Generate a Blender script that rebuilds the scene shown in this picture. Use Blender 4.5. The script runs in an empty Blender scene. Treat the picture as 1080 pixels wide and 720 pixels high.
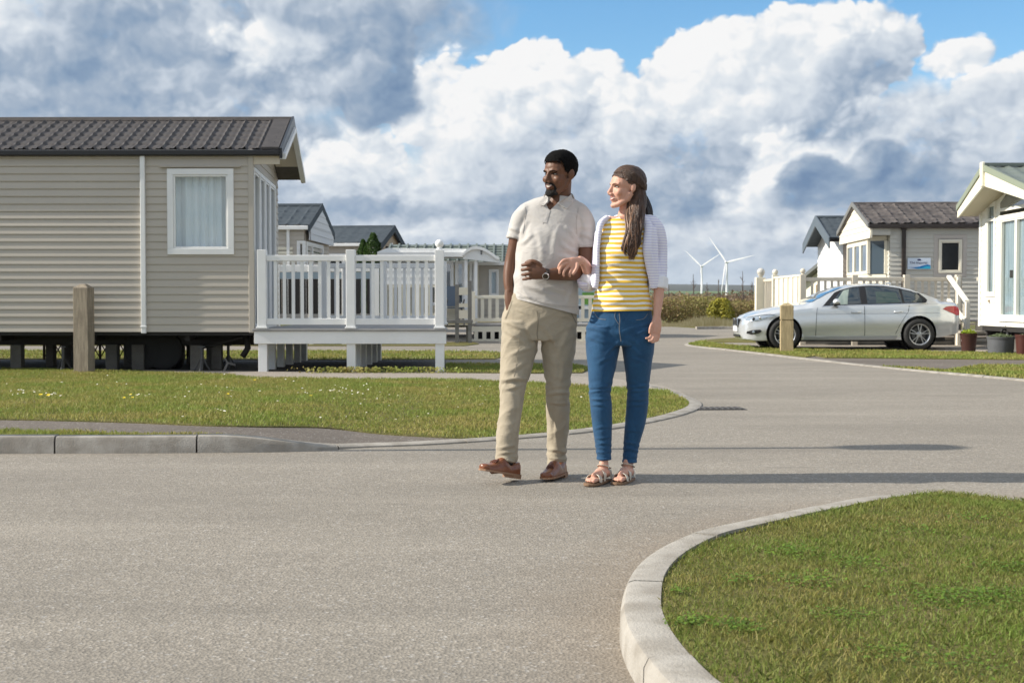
import bpy, bmesh, math, random
import numpy as np
from mathutils import Vector, Matrix, Euler, noise
from mathutils.geometry import delaunay_2d_cdt
random.seed(7)
R = math.radians
scene = bpy.context.scene
C = scene.collection

# ------------------------------------------------------------------ camera
F_PX = 1390.0
CAM_H = 1.0
PITCH = R(1.73)
cam_d = bpy.data.cameras.new('camera')
cam = bpy.data.objects.new('camera', cam_d)
C.objects.link(cam)
cam.location = (0, 0, CAM_H)
cam.rotation_euler = (R(90) - PITCH, 0, 0)
cam_d.sensor_width = 36.0
cam_d.lens = 36.0 * F_PX / 1080.0
cam_d.clip_start = 0.1
cam_d.clip_end = 30000
cam_d.dof.use_dof = True
cam_d.dof.focus_distance = 7.6
cam_d.dof.aperture_fstop = 9.0
scene.camera = cam

# ------------------------------------------------------------------ light and exposure
USE_HAZE = True
HAZE_D = 0.75e-4
SUN_EL = R(32)
SUN_FRONT = R(3)      # light travels towards +X and a little away from the camera
scene.view_settings.view_transform = 'Standard'
scene.view_settings.look = 'None'
scene.view_settings.exposure = 0.42
scene.view_settings.gamma = 1.0
scene.view_settings.use_curve_mapping = False
sun_d = bpy.data.lights.new('sun', 'SUN')
sun_d.energy = 5.0
sun_d.angle = R(0.5)
sun_d.color = (1.0, 0.93, 0.82)
sun = bpy.data.objects.new('sun', sun_d)
C.objects.link(sun)
sun.location = (-20, -3, 20)
_ld = Vector((math.cos(SUN_EL) * math.cos(SUN_FRONT), math.cos(SUN_EL) * math.sin(SUN_FRONT), -math.sin(SUN_EL)))
sun.rotation_euler = _ld.to_track_quat('-Z', 'Y').to_euler()

world = bpy.data.worlds.new('World')
scene.world = world
world.use_nodes = True
NT = world.node_tree
for n in list(NT.nodes):
    NT.nodes.remove(n)

class NB:
    """tiny node-writing helper"""
    def __init__(s, nt): s.nt = nt
    def n(s, t, **k):
        o = s.nt.nodes.new(t)
        for a, b in k.items(): setattr(o, a, b)
        return o
    def put(s, sock, v):
        if isinstance(v, bpy.types.NodeSocket): s.nt.links.new(v, sock)
        elif v is not None: sock.default_value = v
    def math(s, op, a, b=None, c=None, clamp=False):
        o = s.n('ShaderNodeMath', operation=op, use_clamp=clamp)
        s.put(o.inputs[0], a)
        if b is not None: s.put(o.inputs[1], b)
        if c is not None: s.put(o.inputs[2], c)
        return o.outputs[0]
    def vmath(s, op, a, b=None, scale=None):
        o = s.n('ShaderNodeVectorMath', operation=op)
        s.put(o.inputs[0], a)
        if b is not None: s.put(o.inputs[1], b)
        if scale is not None: s.put(o.inputs['Scale'], scale)
        return o.outputs['Value'] if op in ('LENGTH', 'DOT_PRODUCT', 'DISTANCE') else o.outputs[0]
    def noise(s, vec, scale=5, detail=4, rough=0.5, lac=2.0, dist=0.0, dims='3D', out=0):
        o = s.n('ShaderNodeTexNoise', noise_dimensions=dims)
        if vec is not None: s.put(o.inputs['Vector'], vec)
        o.inputs['Scale'].default_value = scale
        o.inputs['Detail'].default_value = detail
        o.inputs['Roughness'].default_value = rough
        o.inputs['Lacunarity'].default_value = lac
        o.inputs['Distortion'].default_value = dist
        return o.outputs[out]
    def ramp(s, fac, stops, interp='LINEAR'):
        o = s.n('ShaderNodeValToRGB')
        o.color_ramp.interpolation = interp
        e = o.color_ramp.elements
        while len(e) < len(stops): e.new(0.5)
        for i, (p, c) in enumerate(stops):
            e[i].position = p
            e[i].color = (*c[:3], 1) if not isinstance(c, (int, float)) else (c, c, c, 1)
        s.put(o.inputs[0], fac)
        return o.outputs[0]
    def mix(s, fac, a, b, blend='MIX'):
        o = s.n('ShaderNodeMix', data_type='RGBA', blend_type=blend)
        s.put(o.inputs[0], fac)
        for sock, v in ((o.inputs[6], a), (o.inputs[7], b)):
            if isinstance(v, (tuple, list)): v = (*v[:3], 1)
            s.put(sock, v)
        return o.outputs[2]
    def smooth(s, v, lo, hi, t0=0.0, t1=1.0):
        o = s.n('ShaderNodeMapRange', interpolation_type='SMOOTHSTEP')
        s.put(o.inputs[0], v)
        o.inputs[1].default_value = lo; o.inputs[2].default_value = hi
        o.inputs[3].default_value = t0; o.inputs[4].default_value = t1
        return o.outputs[0]
    def comb(s, x, y, z=0.0):
        o = s.n('ShaderNodeCombineXYZ')
        s.put(o.inputs[0], x); s.put(o.inputs[1], y); s.put(o.inputs[2], z)
        return o.outputs[0]

def srgb(r, g, b):
    def f(c):
        c /= 255.0
        return c / 12.92 if c <= 0.04045 else ((c + 0.055) / 1.055) ** 2.4
    return (f(r), f(g), f(b))

# ---- sky: Nishita blue with broken cumulus, written over azimuth and elevation
w = NB(NT)
tc = w.n('ShaderNodeTexCoord').outputs['Generated']
sep = w.n('ShaderNodeSeparateXYZ'); NT.links.new(tc, sep.inputs[0])
dx, dy, dz = sep.outputs
az = w.math('ARCTAN2', dx, dy)
el = w.math('ARCSINE', dz)
# pixel-free angular units: 1 unit = 1/1390 rad
A = w.math('MULTIPLY', az, 1390.0)
E = w.math('MULTIPLY', el, 1390.0)
elpos = w.math('MAXIMUM', E, 0.0)
# stretch elevation near the horizon so clouds flatten with distance
Es = w.math('MULTIPLY', w.math('POWER', w.math('DIVIDE', elpos, 320.0), 0.75), 360.0)
P0 = w.comb(w.math('MULTIPLY', A, 0.01), w.math('MULTIPLY', Es, 0.0125), 0.0)
wv = w.noise(P0, 0.75, 5, 0.55, out=1)
wv2 = w.noise(P0, 2.6, 4, 0.55, out=1)
wo = w.vmath('SCALE', w.vmath('SUBTRACT', wv, (0.5, 0.5, 0.5)), scale=0.50)
wo2 = w.vmath('SCALE', w.vmath('SUBTRACT', wv2, (0.5, 0.5, 0.5)), scale=0.20)
PW = w.vmath('ADD', P0, w.vmath('ADD', wo, wo2))
def billow(p):
    """cauliflower relief: stacked inverted cell noise"""
    tot = None
    for sc, am in ((1.1, 0.50), (2.4, 0.27), (5.2, 0.15), (11.0, 0.09)):
        v = w.n('ShaderNodeTexVoronoi', feature='F1', voronoi_dimensions='2D')
        NT.links.new(p, v.inputs['Vector'])
        v.inputs['Scale'].default_value = sc
        
        d2 = w.math('SUBTRACT', 1.0, v.outputs['Distance'])
        d2 = w.math('MULTIPLY', d2, am)
        tot = d2 if tot is None else w.math('ADD', tot, d2)
    return tot
B0 = billow(PW)
B1 = billow(w.vmath('ADD', PW, (-0.10, 0.13, 0.0)))
fb = w.noise(P0, 1.3, 10, 0.62)
relief = w.math('SUBTRACT', B0, B1)      # brighter where the bump faces the sun (left, up)
# warped angular coordinates for the large masses
sw = w.n('ShaderNodeSeparateXYZ'); NT.links.new(w.vmath('ADD', w.vmath('SCALE', wo, scale=0.8), wo2), sw.inputs[0])
AX = w.math('ADD', A, w.math('MULTIPLY', sw.outputs[0], 110.0))
EY = w.math('ADD', E, w.math('MULTIPLY', sw.outputs[1], 70.0))
# the large cloud masses, farthest first: (azimuth px, elevation px below the top of the view, half-width, half-height, brightness, modelling, softness px)
puffs = [
    (150, 40, 360, 120, .46, .16, 26), (60, 95, 170, 34, .38, .10, 24), (40, 45, 70, 34, .72, .26, 16), (130, 20, 90, 26, .54, .2, 14), (215, 100, 110, 26, .42, .10, 16),
    (250, 45, 60, 40, .47, .2, 16), (300, 58, 66, 30, .84, .26, 10), (350, 95, 60, 28, .46, .15, 14), (330, 12, 50, 24, .50, .2, 16), (398, 48, 52, 58, .40, .24, 8), (415, 20, 36, 34, .47, .25, 8),
    (330, 150, 120, 40, .56, .15, 30), (430, 218, 300, 46, .50, .12, 30), (1000, 190, 240, 90, .60, .14, 30), (820, 190, 220, 90, .58, .2, 22),
    (800, 120, 130, 98, .66, .30, 7), (735, 108, 72, 76, .84, .30, 6), (842, 66, 88, 54, .82, .34, 5), (790, 62, 46, 40, .90, .25, 5), (905, 72, 62, 50, .60, .38, 7), (935, 62, 30, 30, .76, .3, 6),
    (390, 175, 66, 42, .84, .22, 10), (470, 120, 62, 72, .88, .26, 6), (540, 92, 72, 54, .92, .26, 5), (618, 108, 52, 48, .72, .42, 6), (655, 112, 34, 38, .86, .34, 6), (500, 175, 110, 56, .78, .26, 16),
    (600, 160, 90, 52, .60, .34, 18), (672, 150, 44, 50, .66, .36, 14), (768, 118, 60, 54, .80, .30, 16), (858, 118, 84, 50, .58, .34, 18), (890, 100, 44, 36, .46, .30, 14),
    (640, 205, 120, 50, .42, .24, 26), (740, 198, 66, 52, .44, .22, 24), (560, 212, 80, 30, .44, .18, 22),
    (985, 76, 44, 27, .95, .26, 5), (950, 130, 60, 36, .62, .24, 16), (1045, 112, 70, 34, .74, .30, 7), (1000, 150, 110, 40, .56, .22, 20), (1060, 160, 60, 36, .66, .22, 14),
    (822, 190, 42, 46, .88, .24, 12), (800, 225, 50, 26, .82, .22, 14), (1010, 195, 56, 22, .52, .2, 14), (960, 212, 80, 12, .46, .1, 12), (878, 186, 60, 34, .80, .2, 14), (935, 194, 46, 16, .28, .14, 10), (912, 176, 26, 20, .20, .20, 5), (896, 188, 14, 20, .30, .2, 5), (852, 192, 30, 24, .17, .20, 5), (872, 212, 54, 10, .26, .10, 8), (400, 100, 50, 34, .34, .2, 10), (412, 60, 32, 50, .30, .2, 6),
    (420, 226, 170, 9, .40, .08, 12), (640, 240, 300, 9, .52, .10, 14), (470, 250, 150, 8, .74, .10, 12), (700, 258, 260, 8, .70, .12, 14), (560, 266, 300, 6, .50, .06, 12), (880, 252, 160, 9, .66, .1, 14), (620, 284, 420, 8, .62, .06, 16),
]
bump = w.math('MULTIPLY', w.math('SUBTRACT', B0, 0.60), 52.0)
bri = w.math('ADD', 0.60, w.math('MULTIPLY', w.math('SUBTRACT', fb, 0.5), 0.4))
gen = w.smooth(fb, 0.40, 0.52)      # scattered cloud over the rest of the sky
gen = w.math('MULTIPLY', gen, w.math('MAXIMUM', w.smooth(dy, 0.55, 0.85, 1.0, 0.0), w.smooth(E, 330.0, 480.0)))
cover = w.math('MAXIMUM', w.smooth(w.math('ADD', E, w.math('MULTIPLY', bump, -1.0)), 190.0, 130.0), gen)
for (px_, py_, rx, ry, bs, am, sf) in puffs:
    ux = w.math('MULTIPLY_ADD', AX, 1.0 / rx, -(px_ - 540.0) / rx)
    uy = w.math('MULTIPLY_ADD', EY, 1.0 / ry, -(318.0 - py_) / ry)
    rr_ = w.math('SQRT', w.math('ADD', w.math('MULTIPLY', ux, ux), w.math('MULTIPLY', uy, uy)))
    dpx = w.math('ADD', w.math('MULTIPLY_ADD', rr_, -min(rx, ry) * 1.0, min(rx, ry) * 1.0), w.math('MULTIPLY', bump, min(1.0, min(rx, ry) / 45.0)))
    al = w.smooth(dpx, -sf, sf)
    shd = w.math('MULTIPLY_ADD', ux, -0.5 * am, w.math('MULTIPLY_ADD', uy, 0.8 * am, bs))
    mxn = w.n('ShaderNodeMix', data_type='FLOAT'); w.put(mxn.inputs[0], al); w.put(mxn.inputs[2], bri); w.put(mxn.inputs[3], shd); bri = mxn.outputs[0]
    cover = w.math('MAXIMUM', cover, w.smooth(dpx, -2.5, 4.0) if sf < 12 else al)
bri = w.math('ADD', bri, w.math('MULTIPLY', relief, 0.85))
bri = w.math('ADD', bri, w.math('MULTIPLY', w.math('SUBTRACT', fb, 0.5), 0.34))
bri = w.math('ADD', bri, w.smooth(dy, 0.45, 0.75, 0.26, 0.0))     # unseen cloud overhead and behind, whitened as added fill for shaded sides
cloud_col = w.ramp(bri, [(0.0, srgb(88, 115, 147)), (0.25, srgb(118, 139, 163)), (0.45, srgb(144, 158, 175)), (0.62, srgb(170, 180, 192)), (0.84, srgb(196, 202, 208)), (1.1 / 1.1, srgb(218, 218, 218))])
gapmask = w.smooth(fb, 0.40, 0.33, 0.0, 0.22)
sky_n = w.n('ShaderNodeTexSky', sky_type='NISHITA')
sky_n.sun_disc = False
sky_n.sun_elevation = SUN_EL
sky_n.sun_rotation = R(-95)
sky_n.altitude = 0; sky_n.air_density = 1.0; sky_n.dust_density = 0.6; sky_n.ozone_density = 3.0
blue = w.mix(1.0, sky_n.outputs[0], (0.080, 0.116, 0.130), 'MULTIPLY')
bl = w.mix(w.smooth(E, 0.0, 330.0), w.mix(0.35, blue, srgb(175, 200, 222)), blue)
hz = w.smooth(E, 2.0, 70.0, 0.62, 0.0)
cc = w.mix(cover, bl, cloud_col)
cc = w.mix(w.math('MULTIPLY', gapmask, cover), cc, srgb(120, 165, 205))
cc = w.mix(hz, cc, srgb(158, 178, 196))
cc = w.mix(w.smooth(E, -30.0, -2.0), (0.16, 0.17, 0.14), cc)
bg = w.n('ShaderNodeBackground')
NT.links.new(cc, bg.inputs[0]); bg.inputs[1].default_value = 1.0
wout = w.n('ShaderNodeOutputWorld'); NT.links.new(bg.outputs[0], wout.inputs[0])

# ------------------------------------------------------------------ where a pixel of the survey meets the ground / a distance
def ray(px, py):
    a = (px - 540.0) / F_PX; b = (360.0 - py) / F_PX
    return Vector((a, math.cos(PITCH) + b * math.sin(PITCH), -math.sin(PITCH) + b * math.cos(PITCH)))
def G(px, py, z=0.0):
    r = ray(px, py); t = (z - CAM_H) / r.z
    return Vector((r.x * t, r.y * t, z))
def P(px, py, d):
    r = ray(px, py); t = d / r.y
    return Vector((r.x * t, d, CAM_H + r.z * t))
def PX(px, d): return P(px, 318, d).x
def PZ(py, d): return P(540, py, d).z

# ------------------------------------------------------------------ materials
MATS = {}
def mat(name, col, rough=0.6, metal=0.0, spec=0.5, var=0.0, vscale=4.0, bump=0.0, bscale=60.0, coat=0.0, alpha=1.0, trans=0.0, ior=1.45, sheen=0.0, tint=None, stretch=None, dirt=0.0, emit=None, wrinkle=0.0):
    if name in MATS: return MATS[name]
    m = bpy.data.materials.new(name); m.use_nodes = True
    nt = m.node_tree; b = nt.nodes['Principled BSDF']; h = NB(nt)
    b.inputs['Roughness'].default_value = rough
    b.inputs['Metallic'].default_value = metal
    b.inputs['Specular IOR Level'].default_value = spec
    b.inputs['Coat Weight'].default_value = coat
    b.inputs['IOR'].default_value = ior
    b.inputs['Transmission Weight'].default_value = trans
    b.inputs['Sheen Weight'].default_value = sheen
    b.inputs['Alpha'].default_value = alpha
    c = (*col, 1)
    b.inputs['Base Color'].default_value = c
    if var or bump or dirt:
        tcn = h.n('ShaderNodeTexCoord').outputs['Object']
        if stretch: tcn = h.vmath('MULTIPLY', tcn, stretch)
        if var:
            nz = h.noise(tcn, vscale, 6, 0.6)
            k = h.smooth(nz, 0.3, 0.7)
            t = tint or tuple(x * 0.6 for x in col)
            o = h.mix(h.math('MULTIPLY', k, var), c, t)
            if dirt:
                n2 = h.smooth(h.noise(tcn, vscale * 0.35, 8, 0.7), 0.5, 0.75)
                o = h.mix(h.math('MULTIPLY', n2, dirt), o, tuple(x * 0.4 for x in col))
            nt.links.new(o, b.inputs['Base Color'])
        if bump:
            nb = h.noise(tcn, bscale, 4, 0.6)
            if wrinkle:
                tw = h.n('ShaderNodeTexCoord').outputs['Object']
                w1 = h.noise(h.vmath('MULTIPLY', tw, (1.0, 1.0, 1.5)), 8.5, 3, 0.55, dist=1.6); w2 = h.noise(h.vmath('MULTIPLY', tw, (1.0, 1.0, 2.2)), 21, 3, 0.5, dist=1.2)
                wr = h.math('ADD', h.math('ABSOLUTE', h.math('SUBTRACT', w1, 0.5)), h.math('MULTIPLY', h.math('ABSOLUTE', h.math('SUBTRACT', w2, 0.5)), 0.45))
                nb = h.math('ADD', h.math('MULTIPLY', nb, 0.06), h.math('MULTIPLY', wr, wrinkle))
            bp = h.n('ShaderNodeBump'); bp.inputs['Strength'].default_value = min(1.0, bump); bp.inputs['Distance'].default_value = 0.01
            nt.links.new(nb, bp.inputs['Height']); nt.links.new(bp.outputs[0], b.inputs['Normal'])
    MATS[name] = m
    return m

# ------------------------------------------------------------------ mesh building
def catmull(pts, n=8, closed=False):
    pts = [Vector(p) for p in pts]; out = []; N = len(pts)
    for i in range(N if closed else N - 1):
        if closed: p0, p1, p2, p3 = pts[(i - 1) % N], pts[i], pts[(i + 1) % N], pts[(i + 2) % N]
        else: p0, p1, p2, p3 = pts[max(i - 1, 0)], pts[i], pts[i + 1], pts[min(i + 2, N - 1)]
        for k in range(n):
            t = k / n
            out.append(0.5 * ((2 * p1) + (p2 - p0) * t + (2 * p0 - 5 * p1 + 4 * p2 - p3) * t * t + (3 * p1 - p0 - 3 * p2 + p3) * t ** 3))
    if not closed: out.append(pts[-1])
    return out

class MB:
    def __init__(s): s.v = []; s.f = []; s.m = []
    xf = None
    def add(s, vs, fs, mi=0):
        o = len(s.v)
        if s.xf is not None: vs = [s.xf @ Vector(v) for v in vs]
        s.v.extend([tuple(v) for v in vs])
        for f in fs: s.f.append([i + o for i in f]); s.m.append(mi)
    def box(s, x0, x1, y0, y1, z0, z1, mi=0):
        if x1 < x0: x0, x1 = x1, x0
        if y1 < y0: y0, y1 = y1, y0
        if z1 < z0: z0, z1 = z1, z0
        v = [(x0, y0, z0), (x1, y0, z0), (x1, y1, z0), (x0, y1, z0), (x0, y0, z1), (x1, y0, z1), (x1, y1, z1), (x0, y1, z1)]
        s.add(v, [(0, 3, 2, 1), (4, 5, 6, 7), (0, 1, 5, 4), (1, 2, 6, 5), (2, 3, 7, 6), (3, 0, 4, 7)], mi); return s
    def bar(s, a, b, wx, wy, mi=0, up=(0, 0, 1)):
        """box beam from a to b; wx across, wy in the plane of up"""
        a = Vector(a); b = Vector(b); d = (b - a).normalized(); u = Vector(up)
        if abs(d.dot(u)) > 0.98: u = Vector((0, 1, 0))
        r = d.cross(u).normalized(); u = r.cross(d).normalized()
        vs = []
        for p in (a, b):
            for sx, sy in ((-1, -1), (1, -1), (1, 1), (-1, 1)): vs.append(p + r * sx * wx / 2 + u * sy * wy / 2)
        s.add(vs, [(0, 3, 2, 1), (4, 5, 6, 7), (0, 1, 5, 4), (1, 2, 6, 5), (2, 3, 7, 6), (3, 0, 4, 7)], mi); return s
    def prism(s, poly, axis, a0, a1, mi=0):
        """poly of 2D points extruded along axis ('x','y','z') from a0 to a1"""
        n = len(poly)
        def mk(p, a):
            if axis == 'x': return (a, p[0], p[1])
            if axis == 'y': return (p[0], a, p[1])
            return (p[0], p[1], a)
        vs = [mk(p, a0) for p in poly] + [mk(p, a1) for p in poly]
        fs = [list(range(n)), list(range(2 * n - 1, n - 1, -1))] + [(i, (i + 1) % n + 0, (i + 1) % n + n, i + n)[::-1] for i in range(n)]
        s.add(vs, fs, mi); return s
    def quad(s, a, b, c, d, mi=0): s.add([a, b, c, d], [(0, 1, 2, 3)], mi); return s
    def lathe(s, prof, n=16, c=(0, 0, 0), mi=0, axis='z', sx=1, sy=1, cap=True):
        vs = []; c = Vector(c)
        for r, z in prof:
            for k in range(n):
                t = 2 * math.pi * k / n; x, y = r * math.cos(t) * sx, r * math.sin(t) * sy
                p = {'z': (x, y, z), 'y': (x, z, y), 'x': (z, x, y)}[axis]
                vs.append(c + Vector(p))
        fs = []
        for j in range(len(prof) - 1):
            for k in range(n):
                fs.append((j * n + k, j * n + (k + 1) % n, (j + 1) * n + (k + 1) % n, (j + 1) * n + k))
        if cap: fs.append(list(range(n))[::-1]); fs.append([(len(prof) - 1) * n + k for k in range(n)])
        s.add(vs, fs, mi); return s
    def ball(s, c, r, n=14, m=9, mi=0, sc=(1, 1, 1)):
        prof = [(max(1e-4, math.sin(math.pi * j / m)), -math.cos(math.pi * j / m)) for j in range(m + 1)]
        vs = []
        for rr, z in prof:
            for k in range(n):
                t = 2 * math.pi * k / n
                vs.append((c[0] + r * rr * math.cos(t) * sc[0], c[1] + r * rr * math.sin(t) * sc[1], c[2] + r * z * sc[2]))
        fs = [(j * n + k, j * n + (k + 1) % n, (j + 1) * n + (k + 1) % n, (j + 1) * n + k) for j in range(m) for k in range(n)]
        s.add(vs, fs, mi); return s
    def tube(s, path, rad, n=8, mi=0, cap=True, flat=None):
        """path of points, rad a number or list; flat=(sx,sy) squashes the section"""
        path = [Vector(p) for p in path]; N = len(path)
        rads = rad if isinstance(rad, (list, tuple)) else [rad] * N
        prev = None; vs = []
        for i, p in enumerate(path):
            d = (path[min(i + 1, N - 1)] - path[max(i - 1, 0)]).normalized()
            if prev is None:
                u = Vector((0, 0, 1)) if abs(d.z) < 0.9 else Vector((0, 1, 0))
                r = d.cross(u).normalized()
            else:
                r = (prev - d * prev.dot(d)).normalized()
            u = d.cross(r).normalized(); prev = r
            for k in range(n):
                t = 2 * math.pi * k / n
                fx, fy = flat or (1, 1)
                vs.append(p + (r * math.cos(t) * fx + u * math.sin(t) * fy) * rads[i])
        fs = [(j * n + k, j * n + (k + 1) % n, (j + 1) * n + (k + 1) % n, (j + 1) * n + k) for j in range(N - 1) for k in range(n)]
        if cap: fs.append(list(range(n))[::-1]); fs.append([(N - 1) * n + k for k in range(n)])
        s.add(vs, fs, mi); return s
    def build(s, name, m, parent=None, smooth=False, bevel=0.0, auto=None, loc=None, recalc=True):
        me = bpy.data.meshes.new(name)
        me.from_pydata(s.v, [], s.f)
        ms = m if isinstance(m, (list, tuple)) else [m]
        for x in ms: me.materials.append(x)
        if len(ms) > 1: me.polygons.foreach_set('material_index', s.m)
        if recalc:
            bm = bmesh.new(); bm.from_mesh(me); bmesh.ops.recalc_face_normals(bm, faces=bm.faces); bm.to_mesh(me); bm.free()
        if smooth: me.polygons.foreach_set('use_smooth', [True] * len(me.polygons))
        me.update()
        if auto is not None:
            me.set_sharp_from_angle(angle=R(auto))
        o = bpy.data.objects.new(name, me); C.objects.link(o)
        if parent: o.parent = parent
        if loc: o.location = loc
        if bevel:
            b = o.modifiers.new('bevel', 'BEVEL'); b.width = bevel; b.segments = 2; b.limit_method = 'ANGLE'; b.angle_limit = R(40)
        return o

def tag(o, label=None, cat=None, group=None, kind=None):
    if label: o['label'] = label
    if cat: o['category'] = cat
    if group: o['group'] = group
    if kind: o['kind'] = kind
    return o
def thing(name, label, cat, loc=(0, 0, 0), yaw=0.0, group=None):
    o = bpy.data.objects.new(name, None); C.objects.link(o); o.empty_display_size = 0.2
    o.location = loc; o.rotation_euler = (0, 0, yaw)
    return tag(o, label, cat, group)
def copy_tree(o, parent=None):
    c = o.copy(); C.objects.link(c); c.parent = parent
    for ch in list(o.children): copy_tree(ch, c)
    return c
def fast_mesh(name, verts, faces, m, attr=None, parent=None, smooth=False):
    """verts (n,3) array, faces (k,s) array of equal-sized faces"""
    me = bpy.data.meshes.new(name)
    n, k = len(verts), len(faces); sz = faces.shape[1]
    me.vertices.add(n); me.vertices.foreach_set('co', np.asarray(verts, np.float32).ravel())
    me.loops.add(k * sz); me.loops.foreach_set('vertex_index', np.asarray(faces, np.int32).ravel())
    me.polygons.add(k); me.polygons.foreach_set('loop_start', np.arange(0, k * sz, sz, dtype=np.int32))
    me.polygons.foreach_set('loop_total', np.full(k, sz, np.int32))
    if smooth: me.polygons.foreach_set('use_smooth', np.ones(k, bool))
    if attr is not None:
        for an, av in attr.items():
            a = me.attributes.new(an, 'FLOAT', 'POINT'); a.data.foreach_set('value', np.asarray(av, np.float32))
    me.update(calc_edges=True); me.validate()
    for x in (m if isinstance(m, (list, tuple)) else [m]): me.materials.append(x)
    o = bpy.data.objects.new(name, me); C.objects.link(o)
    if parent: o.parent = parent
    return o
# ================================================================== GROUND
def ss(t): t = max(0.0, min(1.0, t)); return t * t * (3 - 2 * t)
def z_left(x, y):
    """verge level beside the left road edge: kerb height at the far left, flush from the dropped kerb on"""
    k = 1 - ss((x + 2.1) / 1.15)
    return 0.012 + 0.085 * k * (1 - ss((y - 11) / 6.0))
def z_flat(h): return lambda x, y: h
def z_right(x, y): return 0.095 + 0.012 * noise.noise((x * 0.7, y * 0.7, 3.0)) - 0.075 * ss((y - 5.6) / 0.8) * ss((x - 1.7) / 0.9)

def asphalt_material(name, base=(0.280, 0.250, 0.208), seed=0.0, patchy=True):
    m = bpy.data.materials.new(name); m.use_nodes = True
    nt = m.node_tree; b = nt.nodes['Principled BSDF']; h = NB(nt)
    co = h.n('ShaderNodeTexCoord').outputs['Object']
    co = h.vmath('ADD', co, (seed, seed * 1.7, 0))
    fine = h.noise(co, 120, 3, 0.7)
    vor = h.n('ShaderNodeTexVoronoi'); nt.links.new(co, vor.inputs['Vector']); vor.inputs['Scale'].default_value = 95
    vc = h.n('ShaderNodeSeparateColor'); nt.links.new(vor.outputs['Color'], vc.inputs[0])
    stone = vc.outputs[0]
    mid = h.noise(co, 3.2, 8, 0.65)
    big = h.noise(h.vmath('MULTIPLY', co, (0.35, 1.0, 1.0)), 0.55, 5, 0.6)
    lane = h.noise(h.vmath('MULTIPLY', co, (0.18, 1.3, 1.0)), 0.9, 4, 0.55)
    c = h.mix(h.smooth(stone, 0.15, 0.95), tuple(x * 0.78 for x in base), tuple(x * 1.24 for x in base))
    c = h.mix(h.math('MULTIPLY', h.smooth(fine, 0.35, 0.7), 0.35), c, tuple(x * 0.55 for x in base))
    c = h.mix(h.math('MULTIPLY', h.smooth(stone, 0.955, 0.965), 0.7), c, (0.42, 0.40, 0.37))
    c = h.mix(h.math('MULTIPLY', h.smooth(mid, 0.42, 0.72), 0.30), c, tuple(x * 0.72 for x in base))
    if patchy:
        c = h.mix(h.math('MULTIPLY', h.smooth(big, 0.40, 0.66), 0.38), c, tuple(x * 0.62 for x in base))
        c = h.mix(h.math('MULTIPLY', h.smooth(lane, 0.5, 0.7), 0.28), c, tuple(x * 1.28 for x in base))
        # a few narrow tar scuffs
        sc = h.noise(h.vmath('MULTIPLY', co, (0.5, 2.2, 1.0)), 1.6, 9, 0.72, dist=0.8)
        c = h.mix(h.math('MULTIPLY', h.smooth(sc, 0.60, 0.70), 0.42), c, tuple(x * 0.42 for x in base))
        w3 = h.noise(h.vmath('MULTIPLY', h.vmath('ADD', co, (3.1, 0.4, 0)), (0.28, 0.75, 1.0)), 0.8, 7, 0.68)
        c = h.mix(h.math('MULTIPLY', h.smooth(w3, 0.52, 0.66), 0.34), c, tuple(x * 0.55 for x in base))
        # tan silt caught along the near kerb
        ring = h.n('ShaderNodeVectorMath', operation='DISTANCE'); h.put(ring.inputs[0], h.vmath('MULTIPLY', h.n('ShaderNodeTexCoord').outputs['Object'], (1, 1, 0))); ring.inputs[1].default_value = (2.9, 4.05, 0)
        rg_n = h.math('ADD', ring.outputs['Value'], h.math('MULTIPLY', h.noise(co, 3.0, 4, 0.6), 0.5))
        c = h.mix(h.math('MULTIPLY', h.smooth(rg_n, 3.35, 2.75), 0.30), c, (0.24, 0.175, 0.115))
    nt.links.new(c, b.inputs['Base Color'])
    b.inputs['Roughness'].default_value = 0.82
    b.inputs['Specular IOR Level'].default_value = 0.35
    bp = h.n('ShaderNodeBump'); bp.inputs['Strength'].default_value = 0.55; bp.inputs['Distance'].default_value = 0.006
    hh = h.math('ADD', vor.outputs['Distance'], h.math('MULTIPLY', fine, 0.6))
    nt.links.new(hh, bp.inputs['Height']); nt.links.new(bp.outputs[0], b.inputs['Normal'])
    return m
M_ASPH = asphalt_material('asphalt')
M_PATH = asphalt_material('footpath_asphalt', (0.16, 0.135, 0.112), 9.0)
M_PAVE = asphalt_material('pale_gravel_paving', (0.33, 0.29, 0.245), 17.0, False)
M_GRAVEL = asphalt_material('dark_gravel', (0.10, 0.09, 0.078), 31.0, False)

def grass_sheet_material(name, c1, c2, c3, sc=1.0):
    m = bpy.data.materials.new(name); m.use_nodes = True
    nt = m.node_tree; b = nt.nodes['Principled BSDF']; h = NB(nt)
    co = h.n('ShaderNodeTexCoord').outputs['Object']
    n1 = h.noise(co, 0.9 * sc, 6, 0.62); n2 = h.noise(co, 7 * sc, 6, 0.7); n3 = h.noise(co, 60 * sc, 4, 0.7)
    c = h.mix(h.smooth(n1, 0.36, 0.64), c1, c2)
    c = h.mix(h.math('MULTIPLY', h.smooth(n2, 0.45, 0.68), 0.75), c, c3)
    c = h.mix(h.math('MULTIPLY', h.smooth(n3, 0.4, 0.65), 0.55), c, tuple(x * 0.35 for x in c1))
    nt.links.new(c, b.inputs['Base Color']); b.inputs['Roughness'].default_value = 0.9
    b.inputs['Specular IOR Level'].default_value = 0.15
    bp = h.n('ShaderNodeBump'); bp.inputs['Strength'].default_value = 0.8; bp.inputs['Distance'].default_value = 0.02
    nt.links.new(n3, bp.inputs['Height']); nt.links.new(bp.outputs[0], b.inputs['Normal'])
    return m
M_SOIL = grass_sheet_material('lawn_thatch', (0.13, 0.135, 0.042), (0.19, 0.17, 0.06), (0.22, 0.175, 0.085))
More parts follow.
